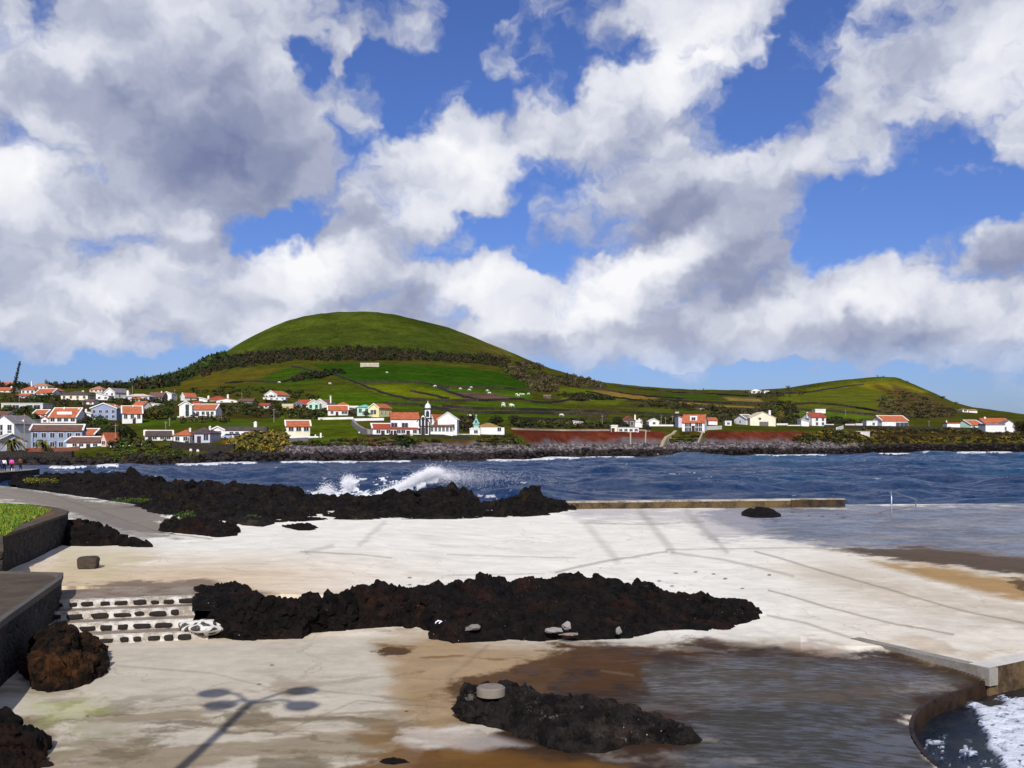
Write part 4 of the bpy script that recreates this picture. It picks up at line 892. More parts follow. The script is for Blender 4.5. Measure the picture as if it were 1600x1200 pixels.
# ------------------------------------------------------------------ parapet on the seaward side
pp = []
for px in range(888, 1325, 12):
    yb = 795.5-(px-890)*0.008; D = (CZ-float(z_rear(px, 50)))*F/(yb-HY); zt = CZ+(HY-(784.5-(px-890)*0.011))/F*D; pp.append(((px-CX)/F*D, D, .4, zt-0.06))
M_PARA = simple('lichen_stone', (104, 86, 58), .9, .35, 1.0, .6, c2=(48, 40, 32)); M_PARAT = simple('worn_white_top', (186, 180, 170), .85, .2, .8, .4, c2=(112, 100, 86))
x, D = pp[0][0], pp[0][1]; root = empty('sea_parapet', (x, D, 1.0), label='low brown sea parapet with worn white top along the far edge of the platform', cat='parapet'); inv = Matrix.Translation(-Vector(root.location))
k_ = int(len(pp)*0.83)
sub(wall_along('parapet_wall', pp[:k_], 0.9, [M_PARA], 1)); sub(wall_along('parapet_top', [(a, b, c-.01, d+.10) for (a, b, z_, d), c in zip(pp[:k_], [q[3] for q in pp[:k_]])], 0.9, [M_PARAT], 1))
x, D = pp[k_][0], pp[k_][1]; root = empty('sea_parapet', (x, D, 1.0), label='darker broken end block of the sea parapet nearest the metal handrail', cat='parapet'); inv = Matrix.Translation(-Vector(root.location))
q_ = [(a, b-.1, c, d+.04) for a, b, c, d in pp[k_-1:]]
sub(wall_along('parapet_wall', q_, 1.2, [simple('dark_wet_stone', (74, 56, 34), .8, .4, 1.4, .7, c2=(30, 26, 24))], 1)); sub(wall_along('parapet_top', [(a, b, d, d+.04) for a, b, c, d in q_], 1.2, [M_PARAT], 1))
# handrail of the bathing ladder
M_STEEL = simple('steel_tube', (150, 156, 176), .35, .1, 4, spec=.5, metal=.6)
xa, Da = (1393-CX)/F*63.5, 63.5; xb, Db = (1431-CX)/F*71.5, 71.5
root = empty('handrail', (xa, Da, ZF), label='thin steel handrail standing on the wet far edge of the platform', cat='handrail')
zt = CZ+(HY-769)/F*Da-ZF; ze = CZ+(HY-783)/F*Db-ZF
MB().tube([(0, 0, -.1), (0, 0, zt-.3), (.06, .25, zt-.06), (.3, .9, zt)], .05).build('post', M_STEEL, smooth=True, parent=root)
MB().tube([(.3, .9, zt), (xb-xa-.1, Db-Da-.3, ze+.12), (xb-xa, Db-Da, ze-.1), (xb-xa, Db-Da, -.2)], .05).build('rail', M_STEEL, smooth=True, parent=root)

# ------------------------------------------------------------------ street lamp behind the viewer's left shoulder: only its shadow is seen
ex = math.tan(radians(SUN_EL))
def from_shadow(px, py, z):            # point at height z whose shadow falls at the photo pixel
    x, D, z0 = S(px, py, True); h = z-z0; return Vector((x, D, z0))+Vector(sun_dir)/sun_dir.z*h
ZL = 10.6
c = from_shadow(400, 1092, ZL); root = empty('street_lamp', (c.x, c.y, 0), label='four armed street lamp whose long shadow lies on the platform', cat='street lamp')
M_LAMP = simple('dark_lamp_metal', (60, 64, 66), .5, .1, 3, spec=.5)
MB().tube([(0, 0, -1), (0, 0, 2.0), (0, 0, ZL-.1)], [.12, .11, .08], 12).build('post', M_LAMP, smooth=True, parent=root)
MB().box(-.3, .3, -.3, .3, -1, 1.6, taper=.05).build('base', M_CONC, parent=root)
for px, py in ((335,1083),(345,1102),(472,1080),(472,1103)):
    q = from_shadow(px, py, ZL)-c; q.z = ZL
    MB().tube([(0, 0, ZL-.25), (q.x*.5, q.y*.5, ZL+.1), (q.x, q.y, ZL+.05)], .045).build('arm', M_LAMP, smooth=True, parent=root)
    mb = MB(); n = 20; prof = [(.05, .16), (.26, .06), (.33, 0), (.30, -.05), (.12, -.12)]
    V = [(q.x+r_*cos(2*pi*k/n), q.y+r_*sin(2*pi*k/n), ZL+h_) for r_, h_ in prof for k in range(n)]
    mb.add(V, [(g_*n+k, g_*n+(k+1) % n, (g_+1)*n+(k+1) % n, (g_+1)*n+k) for g_ in range(len(prof)-1) for k in range(n)]+[tuple(range(n)), tuple(range((len(prof)-1)*n, len(prof)*n))]); bm_fix(mb.build('lantern', M_LAMP, parent=root))
# ground of the promenade the lamp and the viewer stand on
mb = MB(); mb.box(-60, -4.2, -30, 8.0, -2, 2.3); mb.box(-4.2, 40, -30, 5.0, -2, 2.3); mb.build('promenade', M_CONC, kind='structure')

# ------------------------------------------------------------------ village on the far shore
WALLM = {k: simple('render_'+k, c, .85, .06, .5, c2=c2) for k, c, c2 in (('white', (240,238,236), (222,220,218)), ('cream', (240,232,206), (226,216,190)), ('yellow', (238,230,168), (226,216,150)),
 ('blue', (150,162,192), (138,150,180)), ('lilac', (206,206,226), (190,190,212)), ('grey', (150,146,144), (128,124,122)), ('pale', (214,212,206), (196,192,186)), ('mint', (196,226,208), (180,214,196)),
 ('pink', (232,206,196), (220,190,178)), ('teal', (120,190,180), (104,176,168)), ('stone', (104,94,86), (78,70,64)), ('ochre', (218,184,112), (204,170,100)), ('slate', (118,116,124), (98,96,104)), ('sand', (196,186,166), (170,160,142)))}
ROOFM = {k: simple('roof_'+k, c, .85, .2, .9, .5, c2=c2) for k, c, c2 in (('orange', (190,108,72), (158,86,56)), ('brown', (120,88,76), (96,70,62)), ('red', (168,76,54), (140,64,50)), ('dark', (92,78,74), (70,60,58)),
 ('grey', (138,130,134), (112,106,110)), ('tan', (184,130,98), (158,108,82)), ('cream', (214,200,180), (196,180,160)), ('white', (232,230,226), (214,212,208)), ('gold', (158,128,84), (138,110,72)), ('mint', (120,196,178), (104,180,164)), ('pale', (200,198,192), (184,182,178)), ('sand', (196,186,166), (170,160,142)))}
m, nt, p = newmat('window_glass'); setp(nt, p, lin(44, 50, 62), .15, .5); M_GLASS = m
M_FRAME = simple('window_frame', (206, 206, 206), .6, .05); M_FRAMEG = simple('green_frame', (70, 128, 96), .6, .1); M_DOOR = simple('dark_door', (58, 44, 44), .7, .2); M_DOORG = simple('grey_door', (108, 100, 104), .7, .15); M_TRIM = simple('white_trim', (232, 228, 222), .8, .08)
M_DTRIM = simple('basalt_trim', (52, 46, 52), .85, .15)
def window(parent, x, z, w, h, y=-.02, ax='y', frame=None, sgn=-1, rnd_top=False):
    o_ = 0.06*sgn
    mb = MB(); f_ = MB(); t = 0.10
    def B(m_, a0, a1, z0, z1, d0, d1):
        lo, hi = min(d0, d1), max(d0, d1)
        if ax == 'y': m_.box(a0, a1, y+lo, y+hi, z0, z1)
        else: m_.box(y+lo, y+hi, a0, a1, z0, z1)
    B(mb, x-w/2, x+w/2, z-h/2, z+h/2, 0, .03*sgn)
    g_ = mb.build('window', M_GLASS, parent=parent)
    for a0, a1, z0, z1 in ((x-w/2-t, x-w/2, z-h/2-t, z+h/2+t), (x+w/2, x+w/2+t, z-h/2-t, z+h/2+t), (x-w/2, x+w/2, z-h/2-t, z-h/2), (x-w/2, x+w/2, z+h/2, z+h/2+t), (x-.03, x+.03, z-h/2, z+h/2)): B(f_, a0, a1, z0, z1, 0, .07*sgn)
    f_.build('window_frame', frame or M_FRAME, parent=g_)
HOUSES = []
def house(label, x0, x1, base, eave, ridge, kind='eave', rot=0, d=8.0, wall='white', roof='orange', wins=None, rows=(.55,), doors=(), chim=(), trim=False, cat='house', side=(), frame=None, D=None, over=.35, wh=None, ww=None, name='house', group=None, doorm=None):
    cx = (x0+x1)/2
    if D is None: _, D, _ = ground(cx, base)
    k = D/F; th = radians(rot); span = (x1-x0)*k
    w = max(1.5, (span-d*abs(sin(th)))/max(.3, cos(th))); H = (base-eave)*k; RH = (eave-ridge)*k; z = CZ+(HY-base)*k
    root = empty(name, (0, 0, z), th, label=label, cat=cat, group=group); r_ = root
    cs = [(-w/2, 0), (w/2, 0), (w/2, d), (-w/2, d)]; mnx = min(a*cos(th)-b*sin(th) for a, b in cs); mny = min(a*sin(th)+b*cos(th) for a, b in cs)
    root.location = ((x0-CX)*k-mnx, D-mny*0.5, z); HOUSES.append((x0, x1, D))
    mb = MB(); wm = WALLM[wall]; W2 = w/2
    if kind == 'gable': mb.prism([(-W2, -3.5), (W2, -3.5), (W2, H), (0, H+RH), (-W2, H)], 0, d, 'y')
    elif kind == 'shed': mb.prism([(-W2, -3.5), (W2, -3.5), (W2, H), (-W2, H+RH)], 0, d, 'y')
    elif kind == 'eave': mb.prism([(0, -3.5), (d, -3.5), (d, H), (d/2, H+RH*.98), (0, H)], -W2, W2, 'x')
    else: mb.box(-W2, W2, 0, d, -3.5, H)
    wo_ = bm_fix(mb.build('wall', wm, parent=root))
    mb = MB(); t = .2; ov = over; rm = ROOFM[roof]
    if kind == 'eave':
        for s in (0, 1):
            sl = RH/(d/2); y0, z0 = -ov, H-ov*sl; y1, z1 = d/2, H+RH
            if s: y0, y1 = d+ov, d/2
            mb.prism([(y0, z0), (y1, z1), (y1, z1+t), (y0, z0+t)], -W2-ov*.6, W2+ov*.6, 'x')
    elif kind == 'gable':
        for s in (-1, 1):
            sl = RH/W2; mb.prism([(s*(W2+ov), H-ov*sl), (0, H+RH), (0, H+RH+t), (s*(W2+ov), H-ov*sl+t)], -ov*.6, d+ov*.6, 'y')
    elif kind == 'shed': mb.prism([(-W2-ov, H+RH), (W2+ov, H), (W2+ov, H+t), (-W2-ov, H+RH+t)], -ov, d+ov, 'y')
    elif kind == 'hip':
        a = min(W2*.9, d/2); V = [(-W2-ov, -ov, H), (W2+ov, -ov, H), (W2+ov, d+ov, H), (-W2-ov, d+ov, H), (-W2+a, d/2, H+RH+t), (W2-a, d/2, H+RH+t), (-W2-ov, -ov, H-.12), (W2+ov, -ov, H-.12), (W2+ov, d+ov, H-.12), (-W2-ov, d+ov, H-.12)]
        mb.add(V, [(0, 1, 5, 4), (1, 2, 5), (2, 3, 4, 5), (3, 0, 4), (6, 7, 1, 0), (7, 8, 2, 1), (8, 9, 3, 2), (9, 6, 0, 3), (9, 8, 7, 6)])
    else:
        mb.box(-W2-.12, W2+.12, -.12, d+.12, H, H+max(.25, RH))
    ro = bm_fix(mb.build('roof', rm, parent=root))
    if trim and kind == 'eave':
        mb = MB(); mb.box(-W2-.3, W2+.3, d/2-.2, d/2+.2, H+RH+t-.02, H+RH+t+.22)
        sl = RH/(d/2)
        for s in (-1, 1):
            xx = s*(W2+ov*.6); mb.prism([(-ov, H-ov*sl+t), (d/2, H+RH+t), (d/2, H+RH+t+.2), (-ov, H-ov*sl+t+.2)], xx-.22, xx+.22, 'x')
        mb.build('ridge_cap', M_TRIM, parent=ro)
    if trim and kind == 'gable':
        mb = MB(); sl = RH/W2
        for s in (-1, 1): mb.prism([(s*(W2+ov), H-ov*sl-.05), (0, H+RH-.05), (0, H+RH+t+.12), (s*(W2+ov), H-ov*sl+t+.12)], -ov*.6-.12, -ov*.6+.08, 'y')
        mb.build('verge', M_TRIM, parent=ro)
    for fx, hp in chim:                               # chimney: fraction across, height above the eave in photo pixels
        cxm = -W2+fx*w; zt = H+hp*k; sc = max(.5, min(.9, w*.08))
        zb = H+.2; yy = d/2-.2; mb = MB(); mb.box(cxm-sc/2, cxm+sc/2, yy-sc/2, yy+sc/2, zb-.5, zt-.25); mb.box(cxm-sc/2-.1, cxm+sc/2+.1, yy-sc/2-.1, yy+sc/2+.1, zt-.25, zt-.1); mb.box(cxm-sc*.35, cxm+sc*.35, yy-sc*.3, yy+sc*.3, zt-.1, zt+.15, taper=.1); mb.build('chimney', M_TRIM, parent=ro)
    nr = len(rows); wh_ = wh or min(1.5, H*.36/nr*1.4); ww_ = ww or 1.0
    if wins:
        fr = [(i+.5)/wins for i in range(wins)] if isinstance(wins, int) else wins
        for rw in rows:
            for f_ in fr: window(root, -W2+f_*w, H*rw, min(ww_, w/len(fr)*.6), wh_, frame=frame)
    for dx in doors:
        hd = min(2.1, H*.7); mb = MB(); mb.box(-W2+dx*w-.5, -W2+dx*w+.5, -.06, .0, 0, hd); do = mb.build('door', doorm or M_DOOR, parent=root); MB().box(-W2+dx*w+.3, -W2+dx*w+.38, -.12, -.06, hd*.45, hd*.52).build('handle', M_FRAME, parent=do)
    sd_ = -1 if rot > 0 else 1
    for fy, fz, a_, b_ in side: window(root, fy*d, H*fz, a_, b_, y=sd_*W2+sd_*.02, ax='x', sgn=sd_, frame=frame)
    root['w'] = w; root['d'] = d; root['h'] = H; root['k'] = k
    return root
h = house
# left end of the village, from the top of the slope down to the water
h('low house with orange roof at the far upper left edge', -14, 27, 605, 601, 597, 'hip', wins=6, d=9)
h('long orange roofed house below the uppermost one at the left edge', -14, 20, 613, 610, 605, 'eave', wins=4, chim=((.8,7),))
h('white hip roofed house right of the leaning tall tree', 33, 54, 616, 609, 603, 'hip', wins=3, d=9, chim=((.5,14),))
h('white two storey house under a brownish roof on the upper left slope', 49, 74, 609, 603, 598, 'hip', roof='tan', wins=4, d=9)
h('house with the broadest orange roof in the upper left cluster', 56, 82, 617, 614, 607.5, 'eave', wins=3, d=10, trim=True)
h('small white lean-to house right of the broad orange roof', 80, 91, 616, 611, 606, 'shed', d=8, roof='orange')
h('cream bungalow with brown hipped roof and three windows', 95, 137, 625, 617, 611, 'hip', roof='dark', wall='cream', wins=4, d=9, chim=((.68,7),))
h('small pink house with tan roof beside the round tree on the ridge', 140, 160, 613, 608.5, 603.5, 'hip', roof='tan', wall='pink', wins=3, d=8)
h('white house with grey roof and tall right gable on the upper slope', 161, 191, 622, 613, 606.5, 'gable', rot=-18, roof='grey', wins=2, d=11, rows=(.6,), side=((.3,.5,1,1.1),(.7,.5,1,1.1)), trim=True)
h('white shed like wing below the grey roofed house', 150, 170, 625, 619, 614, 'shed', roof='white', wins=2, d=6)
h('lilac walled house with flat cream roof', 193, 233, 625, 619, 615.5, 'hip', roof='cream', wall='lilac', wins=4, d=8, chim=((.05,9),))
h('brown roofed house joined to a white gabled block on the upper slope', 231, 254, 626, 620, 613, 'eave', roof='brown', wall='slate', wins=4, d=8, chim=((.75,9),))
h('small white gabled block right of the brown roof', 253, 268, 626, 616, 612.5, 'gable', roof='grey', wins=1, d=8, trim=True)
h('narrow house with steep orange roof and white gable', 281, 302, 626, 620, 614, 'gable', rot=-35, d=7, side=((.5,.4,.9,.9),), trim=True)
h('small white annex with a sloping roof left of the long orange roof', 311, 324, 628, 625, 621, 'shed', roof='white', d=6)
h('low house under a long deep orange roof on the middle slope', 320, 354, 627, 625, 619, 'hip', wins=3, d=9, roof='red', chim=((.95,9),(.05,7)))
h('white low wing in front of the long deep orange roof', 338, 371, 629, 626, 623, 'gable', d=6, roof='tan', wins=2)
h('dim brown roofed house half hidden by bushes', 371, 395, 630, 627, 623, 'eave', roof='brown', wall='slate', d=7, wins=2)
h('white cottage with a hip orange roof left of the dark bushes on the green slope', 412, 446, 621, 617, 610.5, 'gable', rot=-22, d=12, wins=3, trim=True)
h('white ground floor terrace below the hip orange roofed cottage', 411, 446, 625, 621.5, 621, 'flat', roof='white', wins=4, d=4)
h('long low modern grey house with dark glass bands', 2, 67, 639, 631, 629.5, 'flat', wall='pale', roof='pale', wins=(.13,.35,.68,.86), rows=(.4,), d=8, wh=1.4, ww=5.0)
h('large white house with broad gable at the left border', -12, 31, 702, 662, 649.5, 'gable', rot=-8, roof='grey', wins=(.35,.78), rows=(.85,.6), d=10, trim=False, wh=1.4, ww=1.1, chim=((.9,6),))
h('white flat topped wing with roof terrace right of the broad gable', 28, 47, 672, 656, 655, 'flat', roof='white', wins=2, d=7)
h('white house with orange roof and white dormer band above the blue house', 77, 119, 661, 652, 638, 'eave', d=9, wins=4, rows=(.55,), trim=True, ww=1.5, chim=((.35,16),(.9,14)))
h('white annex with a chimney right of the dormer band house', 119, 142, 655, 647, 642, 'shed', roof='white', d=7, wins=1, chim=((.4,8),))
h('two storey blue grey house under a broad brown gable', 142, 182, 656, 638, 630.5, 'gable', wall='blue', roof='tan', wins=4, rows=(.72,.28), d=9, trim=True, chim=((.75,5),))
h('white house with bright orange roof and garage below it', 178, 219, 662, 646, 635, 'eave', rot=22, d=8, wins=3, rows=(.72,), trim=True, chim=((.55,13),), doors=(.6,))
h('orange roofed house with twin dormers behind the bright orange roof', 202, 231, 645, 637, 627, 'eave', rot=-20, d=7, wins=2, side=((.5,.4,.9,1),))
h('long pale blue two storey house behind the palms', 31, 121, 703, 673, 664.5, 'eave', rot=18, d=10, wall='blue', roof='brown', wins=6, rows=(.76,.28), trim=True, doors=(.45,), side=((.5,.7,1,1.2),))
h('pale blue porch house at the left border below the broad gable', -14, 12, 707, 690, 679, 'eave', rot=-28, d=8, wall='lilac', roof='grey', wins=2, side=((.4,.5,1,1.4),), trim=True)
h('small orange roofed annex at the right end of the pale blue house', 120, 147, 686, 679, 671, 'eave', d=7, wins=3, wall='cream', trim=True)
h('long low white house with dark roof and five windows by the sea wall', 104, 168, 699.5, 691, 684, 'eave', d=7, roof='brown', wins=(.2,.36,.7,.9), doors=(.53,), trim=True, rows=(.5,))
h('narrow pink house right of the long low white house', 157, 173, 698, 687, 677, 'gable', d=7, wall='pink', roof='orange', wins=1, rot=-20)
h('white cottage with dark roof and tall left gable above the cove', 215, 266, 688.5, 681, 674, 'eave', rot=20, d=6.5, roof='dark', wins=(.35,.62,.85), doors=(.18,.72), trim=True, chim=((.02,9),))
h('white house with small orange hip roof between two cottages', 271, 296, 692, 680, 672.5, 'hip', d=8, wins=2, rows=(.55,), chim=((.75,11),), doors=(.85,))
h('lilac white villa with hipped dark roof and white chimney', 294, 328, 692, 677, 668.5, 'hip', d=9, wall='lilac', roof='dark', wins=(.18,.82), rows=(.6,), doors=(.5,), chim=((.78,11),), wh=1.6, ww=1.2)
h('white gabled garage with a broad grey door', 327, 353, 684, 673, 667, 'gable', d=8, roof='dark', trim=True, name='garage', cat='garage')
h('long low white row house beside the yellow bushes', 353, 411, 683, 672, 667.5, 'eave', d=7, roof='dark', wins=(.15,.3,.55,.86), rows=(.5,), doors=(.70,), chim=((.72,13),))
h('tall white house block with a stacked green window strip', 272, 299, 652, 633, 627, 'gable', rot=14, d=8, roof='grey', wins=(.62,), rows=(.3,.8), frame=M_FRAMEG, wh=2.0, trim=True)
h('long white house with orange roof joined to the tall block', 298, 337, 650, 640, 632, 'eave', d=8, wins=(.1,.28,.5,.68,.86), rows=(.45,), trim=True)
h('small cream and ochre hut among the bushes', 441, 458, 641, 635, 631, 'flat', wall='ochre', roof='cream', d=5, wins=1, name='hut', cat='hut')
h('grey gabled barn left of the mint green house', 456, 472, 637, 632, 628, 'gable', wall='grey', roof='grey', d=8)
h('orange roofed house behind the grey barn', 464, 484, 636, 632.5, 624.5, 'eave', d=8, roof='red', chim=((.95,9),))
h('mint green gabled house with green shutters', 481, 499, 640, 631, 625, 'gable', wall='mint', roof='grey', d=10, wins=2, trim=True, frame=M_FRAMEG)
h('grey gabled house with brown roof behind the mint green one', 489, 520, 639, 631, 624, 'gable', wall='pale', roof='brown', d=10, rot=-15, trim=True, chim=((.95,13),))
h('white house with bright orange roof on a long white terrace', 506, 543, 649, 641, 634, 'eave', rot=12, d=8, wins=(.2,.75,.9), doors=(.45,), trim=True, chim=((.96,7),))
h('small grey house with orange roof behind the white terrace house', 524, 544, 636, 633, 628.5, 'hip', wall='grey', d=8)
h('low white house right of the bright orange terrace house', 544, 560, 641, 636, 634, 'flat', roof='white', d=7, wins=2)
h('white house with a loggia of three dark bays and orange roof near the shore', 437, 483, 682.5, 666, 658, 'eave', rot=15, d=7.5, wall='cream', trim=True, wins=(.2,.52,.84), rows=(.74,), wh=1.15, ww=1.9, side=((.3,.5,.8,.7),))
h('mint and white house with terraces left of the yellow house', 558, 578, 650, 636, 632.5, 'hip', roof='mint', wall='mint', wins=2, rows=(.6,), d=8)
h('pale yellow house with a small gable and chimney', 576, 607, 652, 637, 631, 'gable', wall='yellow', roof='orange', d=10, rot=-20, wins=(.3,.6), side=((.2,.5,.8,.8),(.5,.5,.8,.8),(.8,.5,.8,.8)), trim=True)
h('small white cottage with orange roof below the modern grey house', 52, 72, 652, 647, 641, 'eave', d=6, wins=2, trim=True)
h('white gable peeping out left of the dormer band house', 64, 76, 661, 655, 651, 'gable', d=6, roof='red', wins=1)
h('white house with brown roof at the left border behind the broad gable', -12, 12, 655, 648, 643, 'eave', d=7, roof='brown', wins=3)
h('small white house in the hedges left of the olive trees', 204, 218, 628, 623.5, 620, 'hip', d=7, roof='orange', wins=2)
h('white cottage low in the hedges right of the narrow steep house', 300, 312, 634, 630, 627, 'eave', d=6, roof='red', wins=2)
h('white outbuilding above the olive trees', 236, 250, 636, 632, 630, 'shed', d=5, roof='white', wins=1, name='shed', cat='shed')
h('small white house with red roof left of the ochre hut', 404, 420, 638, 633.5, 630, 'eave', d=6, roof='red', wins=2)
h('white house with brown roof between the cream bungalow and the small pink house', 128, 146, 632, 627.5, 624, 'eave', d=7, roof='brown', wins=2)
h('low white terrace house under the uppermost left roofs', 22, 46, 622, 618, 615, 'eave', d=6, roof='orange', wins=3)
# church group
h('long low white church annex with red brown roof and row of doors', 574, 652, 680, 669.5, 663, 'eave', rot=13, d=7, roof='red', wins=(.12,.34,.57,.67,.93), doors=(.22,.40,.50,.78), trim=True, name='annex', cat='annex', rows=(.55,))
h('white church nave with bright orange roof', 602, 654, 679, 654.5, 644.5, 'eave', rot=8, d=11, wins=(.12,.5), rows=(.6,), name='church_nave', cat='church', wh=1.2, ww=1.6)
h('large white gabled hall behind the church', 684, 714, 680, 655, 644.5, 'gable', d=10, roof='white', wins=(.78,), rows=(.5,), name='hall', cat='hall')
h('white gable with orange roof between the church and the hall', 671, 697, 668, 657, 648, 'gable', rot=-25, d=9, wins=(.25,), rows=(.9,), trim=True)
h('white parish house with dark brown hipped roof beside the bell tower', 672, 708, 679, 666, 659, 'hip', d=6, roof='brown', wins=6, rows=(.66,), wh=1.2)
h('white chapel hall with gold brown roof near the shore', 736, 788, 679, 668, 661.5, 'hip', d=9, roof='gold', wins=(.85,), rows=(.75,), name='chapel_hall', cat='hall', over=-.6)
h('white entrance block of the chapel hall', 734, 750, 679.5, 670.5, 670, 'flat', roof='white', d=4, wins=(.6,))
# right of the church
h('tiny white hut alone on the green slope above the red soil', 896, 910, 667, 660, 658, 'shed', d=5, roof='white', wins=(.65,), name='hut', cat='hut', ww=1.2, wh=.9)
h('dark stone house with red gabled roof and white shutters', 974, 992, 668, 657, 650.5, 'gable', d=9, wall='stone', roof='red', wins=2, rows=(.55,), wh=1.6)
h('long white ground floor below the red gabled stone house', 966, 998, 675.5, 668.5, 667.5, 'flat', roof='sand', d=6, wins=4, rows=(.5,))
h('small white hut at the left end of the red gabled stone house', 955, 965, 675.5, 666, 664, 'flat', roof='white', d=5, wall='cream', doors=(.3,))
h('white house with a square chimney right of the red gable', 991, 1004, 668, 660, 656, 'flat', roof='white', d=6, chim=((.2,12),(.7,6)))
h('small white gabled house between the two staircases', 1014, 1030, 664.5, 658.5, 654.5, 'gable', d=8, roof='white', wins=1)
h('large white two storey house with orange roof and dormer', 1067, 1112, 675, 660, 648, 'eave', rot=-16, d=9, wins=(.2,.34,.66,.82), rows=(.76,.27), doors=(.5,), wh=1.3)
h('orange roofed wing left of the large two storey house', 1060, 1075, 668, 656, 650, 'shed', rot=0, d=8, wall='lilac', roof='tan')
h('orange roofed outbuilding right of the large two storey house', 1107, 1121, 664, 657, 652.5, 'eave', d=8)
h('tiny white shed between the orange house and the cream house', 1133, 1143, 665, 659, 657.5, 'flat', roof='white', d=4, wins=1, name='shed', cat='shed')
h('grey roofed white house left of the cream gable', 1153, 1180, 664, 655, 648.5, 'eave', rot=25, d=8, roof='grey', wins=2, side=((.5,.6,.9,.9),), trim=True)
h('cream house with a long sloping gable and wide garage opening', 1172, 1212, 665.5, 653, 644, 'gable', rot=0, d=10, wall='cream', roof='cream', wins=(.38,), rows=(.9,), wh=.8, chim=((.88,12),))
h('tall white house with red brown roof and porch on the left', 1261, 1292, 665.5, 652, 645, 'eave', rot=14, d=8, roof='red', wins=(.35,.78), rows=(.75,.25), chim=((.0,8),), side=((.4,.7,1.4,1.4),), wh=1.2)
h('low white lean-to on the left of the tall white house', 1252, 1264, 666, 659, 655, 'shed', d=6, roof='white')
h('small white building on the slope behind the tall white house', 1274, 1290, 645.5, 641, 639, 'flat', roof='white', d=6)
h('white house with long orange roof and three dark bays on the right headland', 1371, 1421, 667.5, 657.5, 650, 'eave', rot=12, d=9, trim=True, wins=(.62,.77,.93), rows=(.4,), wh=2.0, ww=2.0)
h('small white annex left of the long orange roof', 1354, 1371, 666.5, 659, 657.5, 'flat', roof='white', d=6, wins=(.65,), wall='white')
h('small white hut with red roof on the right headland', 1480, 1500, 668.5, 662, 660, 'flat', roof='red', d=5, chim=((.1,5),), name='hut', cat='hut')
h('orange roofed house with mint gable on the right', 1503, 1541, 669, 664, 657, 'eave', rot=28, d=8, wall='mint', roof='orange', wins=2, trim=True)
h('house under a broad orange roof behind the white gables on the right', 1537, 1578, 668, 660.5, 653.5, 'eave', d=9, wins=3, chim=((.2,9),))
h('white house with a long wall at the right border', 1540, 1570, 675.5, 664.5, 662, 'flat', roof='grey', d=7, wins=0)
h('white gabled house at the right border with one dark window', 1566, 1594, 675.5, 665, 657, 'gable', rot=-10, d=9, roof='grey', wins=(.25,), rows=(.55,))
h('small white hut on the skyline beyond the saddle', 1174, 1190, 614.5, 611, 608, 'hip', roof='white', wins=2, d=10, name='hut', cat='hut', wh=1.5, ww=2.5)
h('smallest white shed on the skyline right of the hut', 1194, 1202, 614, 611.5, 610.5, 'flat', roof='white', d=8, name='shed', cat='shed')
h('white house at the foot of the small hill on the skyline', 1504, 1513, 644, 640, 638.5, 'hip', roof='tan', d=9, wins=1, ww=2)
h('pair of pink roofed white sheds on the right skyline', 1514, 1527, 645, 641.5, 639.5, 'eave', roof='tan', d=9, name='shed', cat='shed')
h('long low cream barn on the hillside under the tree belt', 563, 592, 573, 568.5, 567, 'flat', wall='sand', roof='cream', d=9, name='barn', cat='barn')
h('small ruined stone hut in the green field', 849, 861, 622.5, 618, 617, 'flat', wall='stone', roof='tan', d=6, name='ruin', cat='ruin')
h('low white shed in the strip fields left of the saddle', 1094, 1105, 641, 639, 638.5, 'flat', roof='white', wall='white', d=5, name='shed', cat='shed')
h('little stone shed standing below a bush in the strip fields', 1055, 1061, 646.5, 643, 642, 'flat', wall='sand', roof='dark', d=4, name='shed', cat='shed')
h('ruined pale wall block near the headland bushes', 1336, 1359, 679, 674.5, 674, 'flat', wall='pale', roof='sand', d=3, name='ruin', cat='ruin')
# white tower chimney and dormer band
def bit(root_label):
    for o in COL.objects:
        if o.get('label') == root_label: return o
def addbox(lbl, name, mat, x0, x1, y0, y1, z0, z1, taper=0):
    r_ = bit(lbl); mb = MB(); mb.box(x0, x1, y0, y1, z0, z1, taper=taper); return mb.build(name, mat, parent=r_)
lb = 'white house with orange roof and white dormer band above the blue house'; r_ = bit(lb); addbox(lb, 'dormer', WALLM['white'], -r_['w']*.28, r_['w']*.28, 1.2, 3.0, r_['h']+.6, r_['h']+1.9)
lb = 'large white two storey house with orange roof and dormer'; r_ = bit(lb); addbox(lb, 'dormer', WALLM['white'], -1.2, 1.2, .8, 3.4, r_['h']+.2, r_['h']+2.2); window(r_, 0, r_['h']+1.2, 1.2, 1.0, y=.78)
lb = 'white gabled garage with a broad grey door'; addbox(lb, 'garage_door', M_DOORG, -1.2, 1.0, -.08, 0, 0, 1.9)
lb = 'cream house with a long sloping gable and wide garage opening'; addbox(lb, 'garage_door', M_DOORG, -1.4, 2.2, -.08, 0, 0, 1.7)
